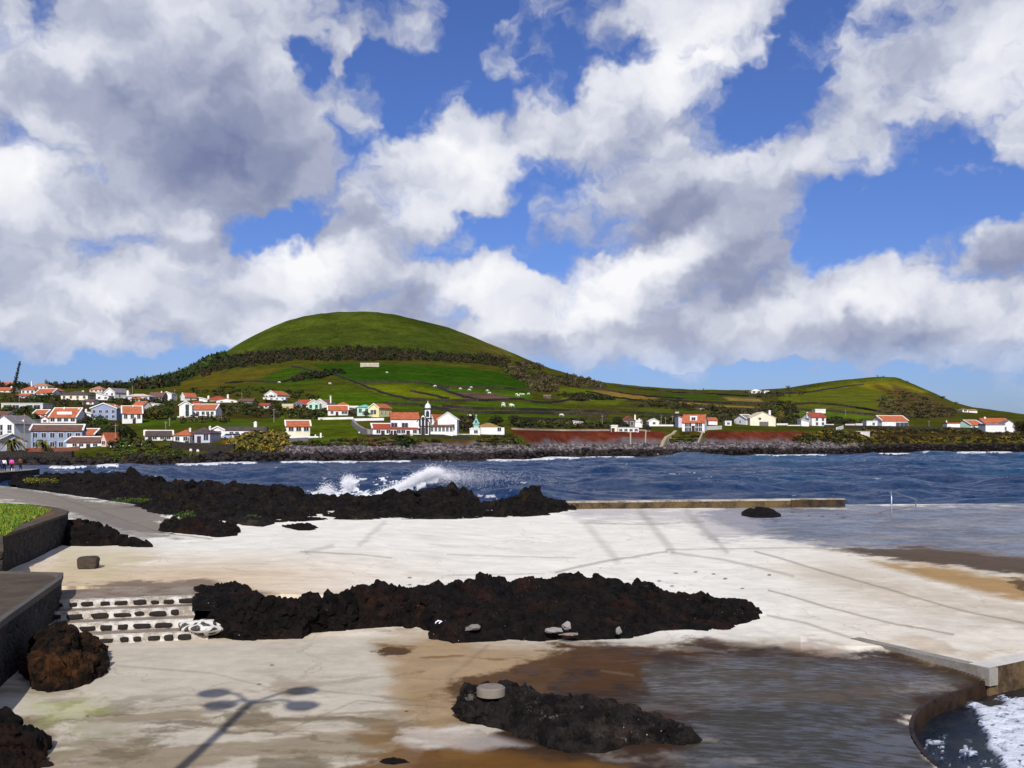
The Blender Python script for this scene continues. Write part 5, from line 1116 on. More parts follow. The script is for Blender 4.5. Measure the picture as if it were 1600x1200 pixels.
# bell tower with facade
def church_front():
    x0, x1, base = 651, 671, 679; _, D, _ = ground(661, base); D -= 1.0; k = D/F; z = CZ+(HY-base)*k; xm = (661-CX)*k
    root = empty('church', (xm, D, z), radians(3), label='curved white baroque church front with dark stone outlines beside its bell tower', cat='church')
    W = 20*k/2; Hh = 24*k; pts = [(-W, -3), (W, -3), (W, Hh*.78)]
    for i in range(9): t = i/8*pi; pts.append((W*.92*cos(t), Hh*.80+sin(t)*Hh*.22))
    top = [(W*.45*cos(t), Hh*1.0+sin(t)*Hh*.28) for t in [i/8*pi for i in range(9)]]
    pts = [(-W, -3), (W, -3), (W, Hh*.80), (W*.75, Hh*.95)]+[(W*.42*cos(t), Hh*1.0+sin(t)*Hh*.30) for t in [i/8*pi for i in range(9)]]+[(-W*.75, Hh*.95), (-W, Hh*.80)]
    mb = MB(); mb.prism(pts, 0, 1.2, 'y'); bm_fix(mb.build('wall', WALLM['white'], parent=root))
    mb = MB(); P_ = [(a, b) for a, b in pts[2:]]
    for (a, b), (c_, d) in zip(P_[:-1], P_[1:]): mb.tube([(a, -.1, b), (c_, -.1, d)], .12, 6)
    for s in (-1, 1): mb.box(s*W-.14, s*W+.14, -.14, .02, 0, Hh*.8)
    mb.box(-W, W, -.12, .01, Hh*.52, Hh*.58); mb.build('outline', M_DTRIM, parent=root)
    for xx in (-.55, 0, .55):
        window(root, xx*W, Hh*.72, .5, 2.0, frame=M_DTRIM); window(root, xx*W, Hh*.28, .55, 1.7, frame=M_DTRIM)
    mb = MB(); mb.box(-.5, .5, -.1, 0, 0, 1.9); mb.build('door', M_DOOR, parent=root)
    n = 12; V = [(.42*cos(2*pi*i/n), -.12, Hh*1.03+.42*sin(2*pi*i/n)) for i in range(n)]; mb = MB(); mb.add(V, [tuple(range(n))]); mb.tube(V+[V[0]], .09, 4); mb.build('round_window', M_DTRIM, parent=root)
    root = empty('bell_tower', ((667-CX)*k, D+2.2, z), 0, label='white bell tower with rounded dome top at the church', cat='bell tower')
    T = 10.5*k/2; Ht = 40*k
    mb = MB(); mb.box(-T, T, 0, 2*T, -3, Ht); mb.build('shaft', WALLM['white'], parent=root)
    mb = MB(); 
    for s in (-1, 1): mb.box(s*T-.16, s*T+.16, -.08, .1, 0, Ht)
    mb.box(-T-.25, T+.25, -.25, 2*T+.25, Ht*.62, Ht*.66); mb.box(-T-.3, T+.3, -.3, 2*T+.3, Ht, Ht+.3); mb.build('cornice', M_DTRIM, parent=root)
    mb = MB(); mb.prism([(-.45, Ht*.70), (.45, Ht*.70), (.45, Ht*.86), (.3, Ht*.92), (0, Ht*.95), (-.3, Ht*.92), (-.45, Ht*.86)], -.1, 0, 'y'); bm_fix(mb.build('bell_opening', M_GLASS, parent=root))
    n = 14; mb = MB(); prof = [(T*.95, Ht+.3), (T*.9, Ht+.8), (T*.65, Ht+1.3), (T*.3, Ht+1.6), (.1, Ht+1.75), (.06, Ht+2.3)]
    V = [(r_*cos(2*pi*i/n), T+r_*sin(2*pi*i/n), z_) for r_, z_ in prof for i in range(n)]
    mb.add(V, [(g_*n+i, g_*n+(i+1) % n, (g_+1)*n+(i+1) % n, (g_+1)*n+i) for g_ in range(len(prof)-1) for i in range(n)]); bm_fix(mb.build('dome', WALLM['white'], smooth=True, parent=root))
    # little pointed chapel
    _, D, _ = ground(743, 679); k = D/F; z = CZ+(HY-670)*k; T = 8*k/2
    root = empty('chapel', ((743.5-CX)*k, D+2.5, z), 0, label='little mint green chapel with a pointed gothic top', cat='chapel'); Hc = 9*k
    mb = MB(); mb.box(-T, T, 0, 2*T, -4, Hc); mb.build('wall', WALLM['mint'], parent=root)
    mb = MB(); mb.prism([(-T-.3, Hc), (T+.3, Hc), (T*.5, Hc+5*k), (0, Hc+11*k), (-T*.5, Hc+5*k)], -.1, .4, 'y'); mb.add([(-T-.2, 0, Hc), (T+.2, 0, Hc), (T+.2, 2*T, Hc), (-T-.2, 2*T, Hc), (0, T, Hc+9*k)], [(0, 1, 4), (1, 2, 4), (2, 3, 4), (3, 0, 4)]); bm_fix(mb.build('gable', WALLM['teal'], parent=root))
    mb = MB(); mb.box(-T-.25, T+.25, -.25, .1, Hc-.3, Hc); mb.box(-T-.2, T+.2, -.2, .1, Hc*.55, Hc*.62); mb.build('cornice', WALLM['teal'], parent=root); window(root, 0, Hc+2*k, .6, 1.0, y=-.12, frame=M_FRAME)
    mb = MB(); mb.box(-.06, .06, -.05, .05, Hc+10*k, Hc+14*k); mb.box(-.3, .3, -.05, .05, Hc+12.2*k, Hc+12.8*k); mb.build('cross', M_FRAME, parent=root)
church_front()
# ---------------- garden, terrace and field walls
def run(label, pts, hpx, mat, thick=.35, cat='wall', name='garden_wall', group=None, tilt=None, dense=0):
    P_ = []
    if dense:
        q = []
        for (a, b), (c_, d) in zip(pts[:-1], pts[1:]):
            n = max(1, int(abs(c_-a)/dense)); q += [(a+(c_-a)*i/n, b+(d-b)*i/n) for i in range(n)]
        pts = q+[pts[-1]]
        for a, b in pts: x, D, z = ground(a, b); P_.append([x, D, z])
        Ds = np.array([p_[1] for p_ in P_]); 
        for i in range(len(P_)):
            a, b = pts[i]; D = float(np.mean(Ds[max(0, i-1):i+2])); P_[i] = [(a-CX)/F*D, D, float(terr_px(np.array([a]), np.array([D]))[0])]
        W = [(x, D, z-.5, z+hpx) for x, D, z in P_]
    else:
        x0, D0, _ = ground(*pts[0]); x1, D1, _ = ground(*pts[-1]); n = len(pts); W = []
        for i, (a, b) in enumerate(pts):
            D = D0+(D1-D0)*(a-pts[0][0])/(pts[-1][0]-pts[0][0]+1e-9); k = D/F; z = CZ+(HY-b)*k; W.append(((a-CX)*k, D, z-2.2, z+hpx*k))
    return wall_along(name, W, thick, [mat], 1, label=label, cat=cat, group=group)
M_DRY = stonewall_mat('dry_stone', (44, 38, 32), (76, 68, 58), (40, 36, 30), 1.4)
WM = WALLM['white']
run('dark basalt sea wall under the left end of the village', [(-60,717),(0,717),(60,718),(112,717)], 12, M_BASALT, 1.0, 'sea wall', 'sea_wall')
run('dark stone terrace wall under the lilac villa', [(268,704),(300,708),(345,710),(365,708)], 15, M_BASALT, 1.0, 'sea wall', 'sea_wall')
run('low white wall along the lane below the dark round tree', [(172,700),(200,700.5),(222,697)], 4.5, WM)
run('rust red garden wall below the pale blue house', [(40,706),(66,706)], 6, simple('red_wall', (132,72,54),.9,.2,.8))
run('red brown wall behind the white gate posts', [(76,707),(105,706),(124,704)], 7, simple('red_brown_wall', (118,74,58),.9,.2,.8))
run('white terrace wall under the tall white block', [(277,653.5),(312,653.5)], 3, WM); run('white balcony wall under the long white house', [(318,653.5),(353,653.5)], 2, WM)
run('broad white terrace under the loggia house', [(430,684.5),(497,684.5)], 3, WM, 3)
run('grey stone footing under the white loggia terrace', [(440,692),(482,690)], 6.5, simple('grey_footing', (110,104,106),.9,.2,.6), 1.5)
run('long white balustrade below the bright orange terrace house', [(497,656),(552,655)], 3.5, WM); run('white wall with posts in front of the yellow house', [(550,658),(600,657)], 4, WM)
run('curved grey retaining wall left of the church annex', [(549,664),(556,672),(566,678),(574,680)], 9, simple('grey_retaining', (138,132,128),.9,.15,.6), .8)
run('low white wall joining the annex', [(560,677),(574,677.5)], 2.5, WM)
run('dark stone wall below the church forecourt', [(574,685),(640,686),(690,688),(735,688)], 6.5, M_BASALT, 1.2, 'sea wall', 'sea_wall')
run('white kerb line at the foot of the church annex', [(574,681),(645,681)], 1.6, WM); run('white wall between the church group and the chapel', [(708,680),(736,680)], 2, WM)
run('pale roadside wall above the red soil bank', [(800,672),(884,673.5),(960,673.5),(1016,674)], .55, simple('pale_road_wall', (160,146,132),.9,.15,.6), .5, dense=8)
run('white wall from the small gabled house to the right', [(1014,666),(1058,666)], 2.6, WM)
run('grey garden wall right of the large orange roofed house', [(1103,672),(1128,671)], 6, WALLM['pale'])
run('white wall left of the dark shrub by the cream house', [(1214,664.5),(1231,664.5)], 3, WM); run('low white wall running towards the tall white house', [(1231,665.5),(1254,665.5)], 1.6, WM)
run('white wall right of the tall white house', [(1291,664.5),(1303,664.5)], 2, WM); run('long white garden wall on the headland road', [(1322,665.5),(1336,665.5)], 3.2, WM); run('short white wall left of the headland annex', [(1338,665.5),(1348,665.5)], 4, WM)
run('slanting white wall stub above the headland bushes', [(1308,673),(1318,670)], 5, WM)
M_STAIR = simple('pale_stair', (158,146,122), .9, .15, 1.0)
for lab, a, b, wpx in (('narrow upright concrete rib, left of the two on the red bank', (985,675), (985,695.5), 2.2), ('narrow upright concrete rib, right of the two on the red bank', (1009,675.5), (1008,694.5), 2.0), ('slanting pale concrete ramp on the right red bank', (1098,676), (1090,694), 2.2)):
    xa, Da, za = ground(*a); xb, Db, zb = ground(*b); w_ = wpx*Db/F/2; mb = MB()
    mb.add([(xb-w_, Db-.4, zb-1), (xb+w_, Db-.4, zb-1), (xa+w_, Da-.4, za+.1), (xa-w_, Da-.4, za+.1), (xb-w_, Db-.4, zb+.35), (xb+w_, Db-.4, zb+.35), (xa+w_, Da-.2, za+.4), (xa-w_, Da-.2, za+.4)], [(0, 1, 2, 3), (4, 5, 6, 7), (0, 1, 5, 4), (1, 2, 6, 5), (2, 3, 7, 6), (3, 0, 4, 7)]); bm_fix(mb.build('concrete_rib', M_STAIR, label=lab, cat='ramp'))
# long staircase to the water
pth = [(1056,674),(1051,679),(1041,684),(1037,690),(1031,706),(1029,711)]; V = []; mb = MB(); G_ = []
D0_ = ground(1056,674)[1]; D1_ = float(smooth_at(1029., SHD))+2
for i, (a, b) in enumerate(pth): t = i/(len(pth)-1); D = D0_+(D1_-D0_)*t-1.0; G_.append(Vector(((a-CX)/F*D, D, CZ+(HY-b)/F*D+.3)))
ns = 30
for j in range(ns):
    t0 = j/ns*(len(pth)-1); i = min(int(t0), len(pth)-2); q = G_[i].lerp(G_[i+1], t0-i); t1 = (j+1)/ns*(len(pth)-1); i1 = min(int(t1), len(pth)-2); q1 = G_[i1].lerp(G_[i1+1], t1-i1)
    d_ = (q1-q); d_.z = 0; d_.normalize(); n_ = Vector((1, 0, 0))*.5
    mb.add([q-n_-Vector((0, 0, 1.5)), q+n_-Vector((0, 0, 1.5)), q1+n_-Vector((0, 0, 1.5)), q1-n_-Vector((0, 0, 1.5)), q-n_, q+n_, Vector((q1.x, q1.y, q.z))+n_, Vector((q1.x, q1.y, q.z))-n_], [(4, 5, 6, 7), (0, 1, 5, 4), (1, 2, 6, 5), (2, 3, 7, 6), (3, 0, 4, 7)])
bm_fix(mb.build('shore_stairs', M_STAIR, label='pale concrete staircase winding down the bank to the water', cat='stairs'))
FW = [('field wall rising left across the green slope above the village', [(352,600),(380,597),(405,597),(436,599),(455,594),(475,590)]),
 ('field wall curving under the small tree belt', [(455,572),(470,577),(497,582),(515,583)]),
 ('long field wall descending right from the hedge towards the church', [(520,586),(545,594),(570,605),(605,618),(640,625),(668,627)]),
 ('field wall along the top of the bright green field', [(556,598),(600,598),(650,598),(675,602),(700,608)]),
 ('field wall running down to the ploughed patch', [(672,601),(695,611),(720,620),(745,626)]),
 ('field wall above the grazing cattle', [(690,605),(740,606),(800,608),(850,612)]),
 ('field wall below the ploughed patch', [(640,627),(700,628),(760,627),(820,625)]),
 ('dark field wall stepping right from the ploughed patch', [(820,625),(830,630),(860,631),(890,626),(920,626)]),
 ('long low field wall behind the church', [(690,636),(730,640),(770,641),(830,642),(900,643),(960,646)]),
 ('second field wall behind the church roofs', [(600,632),(650,634),(700,643),(750,647),(830,647),(950,650)]),
 ('field wall below the pair of trees on the flat', [(800,656),(870,658),(950,656)]),
 ('field wall under the brown scrub on the right shoulder', [(900,606),(940,608),(980,616),(1020,621),(1070,624)]),
 ('field wall edging the straw coloured strip', [(915,612),(960,622),(1000,627),(1060,630)]),
 ('dark terrace wall on the saddle left half', [(960,604),(1010,609),(1060,614),(1120,616)]),
 ('dark terrace wall on the saddle right half', [(1120,617),(1170,620),(1220,618)]),
 ('upper strip field wall across the saddle', [(1020,626),(1090,629),(1150,632),(1220,632)]),
 ('middle strip field wall across the saddle', [(985,634),(1060,636),(1140,640),(1210,642)]),
 ('lower strip field wall before the cream house', [(960,645),(1050,650),(1120,652),(1180,650)]),
 ('field wall climbing the small hill from its left foot', [(1225,616),(1270,613),(1310,606),(1350,601)]),
 ('field wall across the middle of the small hill', [(1230,634),(1270,631),(1310,634),(1350,640),(1375,645)]),
 ('field wall low on the small hill behind the tall white house', [(1240,641),(1300,644),(1370,650)]),
 ('dark skyline wall from the hut to the small hill', [(1150,612.5),(1185,614.5),(1215,611.5),(1240,607.5)]),
 ('dry stone wall along the headland road', [(1290,669),(1360,670),(1440,671),(1530,673)]),
 ('short field wall above the hillside lane', [(640,612),(690,622),(700,627)]),
 ('field wall edging the long green hillside pasture on the right', [(826,598),(830,606),(829,613)])]
for lb, pts in FW: run(lb, pts, 1.3, M_DRY, .9, 'field wall', 'field_wall', 'dry stone walls between the fields', dense=6)

# ---------------- boulders along the far shore
def scatter_mesh(name, C, R, tv, tf, mats, seed, flat=1.0, **k):
    """many copies of small templates baked into one mesh: C centres (n,3), R sizes (n,)"""
    r = np.random.default_rng(seed); n = len(C); tv = np.asarray(tv, float); nv = tv.shape[-2]; nt_ = tv.shape[0]
    which = r.integers(0, nt_, n); T = tv[which]; a = r.random(n)*6.28; ca, sa = np.cos(a)[:, None], np.sin(a)[:, None]
    x = T[..., 0]*ca-T[..., 1]*sa; y = T[..., 0]*sa+T[..., 1]*ca
    R3 = R if R.ndim == 2 else np.stack([R, R, R*flat], -1)
    V = np.stack([x*R3[:, :1], y*R3[:, 1:2], T[..., 2]*R3[:, 2:]], -1)+C[:, None, :]
    Fc = (np.asarray(tf)[None]+np.arange(n)[:, None, None]*nv).reshape(-1, len(tf[0]))
    mi = np.repeat(r.integers(0, len(mats), n), len(tf))
    return npmesh(name, V.reshape(-1, 3), Fc, mats, mi, kind='stuff', **k)
def ico(seed, sub=1, jit=.22):
    b = bmesh.new(); bmesh.ops.create_icosphere(b, subdivisions=sub, radius=1); r = random.Random(seed)
    v = [tuple(q*(1+r.uniform(-jit, jit)) for q in w.co) for w in b.verts]; f_ = [[q.index for q in g_.verts] for g_ in b.faces]; b.free(); return v, f_
IC = [ico(i) for i in range(8)]; ICV = np.array([a for a, b in IC]); ICF = IC[0][1]
r = np.random.default_rng(3)
n = 6500; bx = r.uniform(425, 1350, n); bs = 5.5+np.abs(r.normal(0, 1, n))*5.5; bs = np.clip(bs-1+r.uniform(0, 2.5, n), 4, 13); bD = smooth_at(bx, SHD)+bs
bz = terr_px(bx, bD); bR = 0.2+0.42*r.random(n)**2.2
scatter_mesh('shore_boulders', np.stack([(bx-CX)/F*bD, bD, bz+bR*.3], -1), bR, ICV, ICF, [simple('boulder_a', (104,96,100), .9, .2, 1), simple('boulder_b', (78,70,72), .9, .2, 1), simple('boulder_c', (128,120,120), .9, .2, 1), simple('boulder_d', (60,54,54), .9, .2, 1)], 5, .8, label='grey rounded boulders heaped along the far shore')
n = 4800; bx = r.uniform(-60, 1660, n); bs = r.uniform(-2.5, 4.2, n)+np.where(bx > 1345, r.uniform(0, 7, n), 0); bD = smooth_at(bx, SHD)+bs; bz = terr_px(bx, bD); bR = 0.25+0.6*r.random(n)**2
scatter_mesh('shore_lava', np.stack([(bx-CX)/F*bD, bD, bz+bR*.1], -1), bR, ICV, ICF, [simple('shore_black', (30,26,27), .8, .3, 1), simple('shore_brown', (44,36,33), .8, .3, 1)], 6, .7, label='black wave washed lava blocks along the far waterline')

# ------------------------------------------------------------------ vegetation
def leafmat(name, a, b, rough=.9):
    m, nt, p = newmat(name); P = nt.pos(); n = nt.noise(P, .35, 4, .6); n2 = nt.noise(P, 3.0, 2, .6)
    c = nt.mix(nt.ramp(nt.math('ADD', nt.math('MULTIPLY', n, .6), nt.math('MULTIPLY', n2, .4)), .38, .62), lin(*a), lin(*b)); setp(nt, p, c, rough, .15); return m
LM = {'dark': [leafmat('leaf_dark', (30,40,20), (50,60,30)), leafmat('leaf_dark_b', (38,48,26), (56,62,36))],
 'green': [leafmat('leaf_green', (52,74,30), (82,100,42)), leafmat('leaf_green_b', (44,62,26), (70,86,36))],
 'olive': [leafmat('leaf_olive', (70,72,34), (94,92,46)), leafmat('leaf_olive_b', (54,58,28), (78,76,38))],
 'brown': [leafmat('leaf_brown', (50,42,30), (74,62,42)), leafmat('leaf_brown_b', (40,36,24), (62,54,36))],
 'bare': [leafmat('twig_grey', (84,74,58), (108,94,72)), leafmat('twig_brown', (68,58,42), (90,78,56))],
 'gold': [leafmat('leaf_gold', (122,106,44), (150,124,54)), leafmat('leaf_gold_b', (92,88,36), (118,108,46))]}
M_BARK = simple('bark', (78, 66, 54), .9, .2, 2)
def leaves(centres, radii, n, size, seed, shell=.55):
    """n small triangles spread through ellipsoids"""
    r = np.random.default_rng(seed); c = np.asarray(centres, float); R = np.asarray(radii, float)
    w = R[:, 0]*R[:, 2]; k = r.choice(len(c), n, p=w/w.sum()); d = r.normal(size=(n, 3)); d /= np.linalg.norm(d, axis=1)[:, None]
    rad = r.random(n)**(1/3); rad = shell+(1-shell)*rad; P_ = c[k]+d*rad[:, None]*R[k]
    a = r.normal(size=(n, 3)); a /= np.linalg.norm(a, axis=1)[:, None]; b = np.cross(a, r.normal(size=(n, 3))); b /= np.linalg.norm(b, axis=1)[:, None]+1e-9
    s = size*(.6+.8*r.random(n))[:, None]
    V = np.stack([P_+a*s, P_-a*s*.5+b*s*.8, P_-a*s*.5-b*s*.8], 1).reshape(-1, 3); return V, np.arange(n*3).reshape(-1, 3), r
def tree(label, px, base, hpx, wpx, kind='dark', D=None, n=520, seed=1, trunk=.25, flat=1.0, lumps=6, name='tree', cat='tree', lean=0):
    if D is None: _, D, _ = ground(px, base)
    k = D/F; x = (px-CX)*k; z = CZ+(HY-base)*k; H = hpx*k; W = wpx*k; r = random.Random(seed)
    root = empty(name, (x, D, z-.2), 0, label=label, cat=cat)
    tb = H*trunk; mb = MB(); mb.tube([(0, 0, -1.5), (lean*H*.3, 0, tb), (lean*H*.7, 0, H*.7)], [W*.045+.08, W*.035+.06, .05], 7)
    for i in range(5):
        a = r.random()*6.28; mb.tube([(lean*H*.3, 0, tb*(.8+.3*i/5)), (lean*H*.5+cos(a)*W*.28, sin(a)*W*.28, H*(.5+.3*r.random()))], [W*.02+.03, .03], 5)
    mb.build('trunk', M_BARK, parent=root)
    cs, rs = [], []
    for i in range(lumps):
        a = r.random()*6.28; q = r.uniform(.12, .34); cs.append((lean*H*.6+cos(a)*W*q, sin(a)*W*q, tb+(H-tb)*r.uniform(.3, .78))); s = r.uniform(.2, .3); rs.append((W*s, W*s, (H-tb)*s*.9*flat))
    cs.append((lean*H*.6, 0, tb+(H-tb)*.55)); rs.append((W*.34, W*.34, (H-tb)*.38))
    V, Fc, q = leaves(cs, rs, n, max(.16, W*.045), seed); ms = LM[kind]
    npmesh('crown', V, Fc, ms, q.integers(0, len(ms), len(Fc)), parent=root); return root
# single trees that can be told apart
T_ = [('tall leaning dark conifer on the left skyline', 18,622,56,9,'dark',dict(n=700,trunk=.05,name='conifer',seed=2)),
 ('small pointed conifer on the ridge left of the pink house', 72,604,13,5,'dark',dict(trunk=.05,name='conifer',seed=3)),
 ('second dark bush like tree right of the small conifer', 87,604,9,8,'dark',dict(seed=4)), ('low dark tree on the ridge above the cream bungalow', 108,604,7,14,'dark',dict(seed=61)),
 ('round dark tree standing above the pink house', 131,608,18,13,'dark',dict(seed=5)),
 ('small round bare tree on the ridge beyond the grey roof', 188,604,11,10,'bare',dict(seed=6)), ('dark peaked tree cluster between the two ridge houses', 157,604,8,11,'dark',dict(seed=7)),
 ('low dark tree on the ridge right of the round bare one', 203,603,6,9,'dark',dict(seed=8)), ('dark evergreen on the ridge above the brown roofs', 218,602,6,10,'dark',dict(seed=9)),
 ('pointed dark tree at the start of the hillside wood', 261,598,14,8,'dark',dict(seed=10)),
 ('large rounded dark tree beside the lane below the orange garage house', 197,693,30,32,'dark',dict(n=1400,seed=11,trunk=.08)),
 ('bright round bush tree in front of the blue grey gable house', 157,664,17,22,'green',dict(n=800,seed=12,trunk=.08)), ('dark tree left of the blue grey gable house', 139,662,12,14,'dark',dict(seed=13)),
 ('olive bushy tree left of the tall white block', 243,656,25,34,'olive',dict(n=1100,seed=14,trunk=.06)), ('greener bushy tree touching the tall white block', 264,656,22,22,'green',dict(n=800,seed=15,trunk=.06)), ('brownish tree behind the dark lane tree', 224,654,20,20,'brown',dict(n=600,seed=16,trunk=.06)),
 ('green shrub in the garden of the pale blue house', 70,705,12,14,'green',dict(seed=17,trunk=.05)),
 ('brown round garden tree in front of the yellow house', 572,652,12,13,'brown',dict(seed=18,trunk=.1)), ('grey bushy garden tree left of the yellow house', 551,652,13,10,'bare',dict(seed=19,trunk=.1)),
 ('dark spreading tree behind the chapel, left of the pair', 775,666,19,28,'dark',dict(n=1000,seed=20,trunk=.2)), ('dark spreading tree behind the chapel, right of the pair', 800,666,19,20,'dark',dict(n=800,seed=21,trunk=.2)),
 ('dark little tree left of the tiny white hut', 893,662,10,10,'dark',dict(seed=22)), ('dark little tree right of the tiny white hut', 911,663,11,11,'dark',dict(seed=23)),
 ('dark dense tree left of the red gabled house', 964,668,20,20,'dark',dict(n=800,seed=24,trunk=.1)), ('bare grey tree right of the red gabled house', 1006,668,18,14,'bare',dict(seed=25)), ('dark brown rounded bush right of the red gabled house', 1009,674,12,16,'brown',dict(seed=26,trunk=.05)),
 ('bare bush tree left of the big orange roofed house', 1051,666,9,10,'bare',dict(seed=27)),
 ('dark round tree in the strip fields', 1058,642,10,9,'dark',dict(seed=28)), ('smaller dark tree left of the round one in the strip fields', 1041,638,8,7,'dark',dict(seed=29)), ('low brown thorn tree in the strip fields', 1020,638,9,14,'brown',dict(seed=30)),
 ('bare brown tree above the cream house', 1133,658,14,13,'bare',dict(seed=31)),
 ('tall ochre leafed tree right of the cream house chimney', 1219,662,22,16,'gold',dict(seed=32,trunk=.35,n=420)), ('dark low thorn bush below the ochre tree', 1227,664,9,14,'brown',dict(seed=33,trunk=.05)),
 ('dark shrub left of the tall white house', 1248,664,10,12,'green',dict(seed=34,trunk=.05)),
 ('small dark tree on the saddle skyline', 1099,611,5,5,'dark',dict(seed=35,n=120)), ('low dark bushes on the saddle skyline', 1085,611,3.5,9,'dark',dict(seed=36,n=120)), ('grey bush right of the skyline hut', 1231,607,5,11,'bare',dict(seed=37,n=160)),
 ('left lone tree on the top of the small hill', 1371,590.5,5,5,'dark',dict(seed=38,n=140,trunk=.35)), ('right lone tree on the top of the small hill', 1381,590.5,4.5,4,'dark',dict(seed=39,n=120,trunk=.35)),
 ('windblown tree on the right flank of the small hill', 1417,599,5,7,'bare',dict(seed=40,n=140,trunk=.3)), ('dark bush on the right flank skyline of the small hill', 1472,623.5,5,12,'dark',dict(seed=41,n=200)), ('grey round bush low on the right flank of the small hill', 1493,633,6,10,'bare',dict(seed=42,n=200)),
 ('purple brown tree at the right border behind the gabled house', 1597,676,20,26,'brown',dict(seed=43,n=700,trunk=.1)),
 ('bare clump of trees on the right shoulder skyline of the big hill', 838,577,12,18,'bare',dict(seed=44,n=500,trunk=.1)), ('thin bare clump left of the shoulder skyline clump', 822,577,8,12,'bare',dict(seed=45,n=300,trunk=.1)),
 ('pale bare tree at the end of the brown scrub belt', 925,604,9,9,'bare',dict(seed=46,n=260,trunk=.1))]
for lb, px, base, hp, wp, kd, kw in T_:
    if 'leaning' in lb:
        _, D, _ = ground(px, base); k = D/F; root = empty('conifer', ((px-CX)*k, D, CZ+(HY-base)*k), 0, label=lb, cat='tree'); H = hp*k; lean = 13*k
        MB().tube([(0, 0, -2), (lean*.5, 0, H*.5), (lean, 0, H*.98)], [.5, .3, .06], 8, ).build('trunk', M_BARK, parent=root)
        cs = []; rs = []
        for i in range(15):
            t = .16+.84*i/14; cs.append((lean*t, 0, H*t)); w = 4.9*k*(1-.62*t)*(1.0 if i % 2 else .75); rs.append((w, w, H*.03))
        V, Fc, q = leaves(cs, rs, 1500, .22, 2); npmesh('crown', V, Fc, LM['dark'], q.integers(0, 2, len(Fc)), parent=root)
    else: tree(lb, px, base, hp, wp, kd, **kw)
# palms with arching fronds
def palm(label, px, base, hpx, wpx, seed):
    _, D, _ = ground(px, base); k = D/F; r = random.Random(seed); root = empty('palm_tree', ((px-CX)*k, D-4, CZ+(HY-base)*k), 0, label=label, cat='palm')
    Ht = hpx*k*.5; L = wpx*k*.55; MB().tube([(0, 0, -2), (0, 0, Ht)], [.45, .32], 9).build('trunk', M_BARK, parent=root)
    mb = MB()
    for i in range(34):
        a = r.random()*6.28; up = r.uniform(-.2, 1.1); prev = None
        for j in range(7):
            t = j/6; d = L*t*math.cos(up*.6)*(1 if up > 0 else .8); zz = Ht+L*(up*t-0.95*t*t); w = .30*(1-t)+.05; c_ = Vector((cos(a)*d, sin(a)*d, zz)); s = Vector((-sin(a), cos(a), 0))*w+Vector((0, 0, -w*.9)); s2 = Vector((sin(a), -cos(a), 0))*w+Vector((0, 0, -w*.9))
            if prev: mb.add([prev[0], prev[0]+prev[1], c_+s, c_, prev[0]+prev[2], c_+s2], [(0, 1, 2, 3), (0, 3, 5, 4)], i % 2)
            prev = (c_, s, s2)
    mb.build('fronds', [LM['gold'][1], LM['olive'][1]], parent=root)
palm('large brownish palm at the left in front of the pale blue house', 32, 706, 33, 42, 1); palm('smaller palm standing before the middle of the pale blue house', 80, 706, 30, 26, 2)
# scrub, hedges, woods: uncountable masses of leaf clumps
tv, tf = [], None
for s in range(7):
    V, Fc, q = leaves([(0, 0, .25), (.3, .1, .1), (-.3, 0, .15), (0, .2, .5)], [(.75, .75, .62)]*4, 46, .30, 100+s, .4); tv.append(V); tf = Fc
tv = np.array(tv)
def belt(name, label, polys, n, rad, kinds, seed, hgt=1.0, smin=0):
    r = np.random.default_rng(seed); C = []; R = []
    A = [abs(sum(p_[i][0]*p_[(i+1) % len(p_)][1]-p_[(i+1) % len(p_)][0]*p_[i][1] for i in range(len(p_))))/2 for p_ in polys]
    for poly, ar in zip(polys, A):
        m_ = int(n*ar/sum(A))+1; xs = [q[0] for q in poly]; ys = [q[1] for q in poly]
        px = r.uniform(min(xs), max(xs), m_*6); py = r.uniform(min(ys), max(ys), m_*6); k_ = polysdf(px, py, poly) > 0; px = px[k_][:m_]; py = py[k_][:m_]
        # vectorised sight line hits
        D0 = smooth_at(px, SHD)
        t = (np.linspace(0, 1, 200)**1.6*1149+max(smin, .5)); Dm = D0[:, None]+t[None, :]; zt = height(np.repeat(px[:, None], 200, 1), np.repeat(t[None, :], len(px), 0))[0]; zr = CZ+(HY-py[:, None])/F*Dm
        hit = zt >= zr; i = np.where(hit.any(1), hit.argmax(1), (zr-zt).argmin(1)); D = Dm[np.arange(len(px)), i]; z = terr_px(px, D)
        ok = np.ones(len(px), bool)
        for (hx0, hx1, hD) in HOUSES: ok &= ~((px > hx0-1) & (px < hx1+1) & (D > hD-2.5) & (D < hD+12))
        px, D, z = px[ok], D[ok], z[ok]
        s = rad*(.55+.9*r.random(len(px))**1.5); C.append(np.stack([(px-CX)/F*D, D, z+s*.1], -1)); R.append(np.stack([s, s, s*hgt], -1))
    ms = [q for kd in kinds for q in LM[kd]]
    return scatter_mesh(name, np.concatenate(C), np.concatenate(R), tv, tf, ms, seed, label=label)
belt('hillside_wood', 'dark brown wood running across the flank of the big hill', [[(365,566),(440,553),(480,547),(560,547),(640,550),(700,556),(745,558),(790,560),(800,570),(740,572),(640,567),(560,563),(480,564),(450,568),(390,574),(330,582)],[(330,560),(380,556),(450,550),(450,562),(400,570),(340,580),(315,590)]], 1300, 3.0, ['brown','brown','dark'], 201, 1.4)
belt('hillside_wood', 'dark evergreen wood on the left skyline of the big hill', [[(205,604),(255,597),(290,583),(325,563),(352,557),(352,566),(320,580),(290,592),(250,606)]], 800, 4.0, ['dark','dark','green'], 202, 1.4)
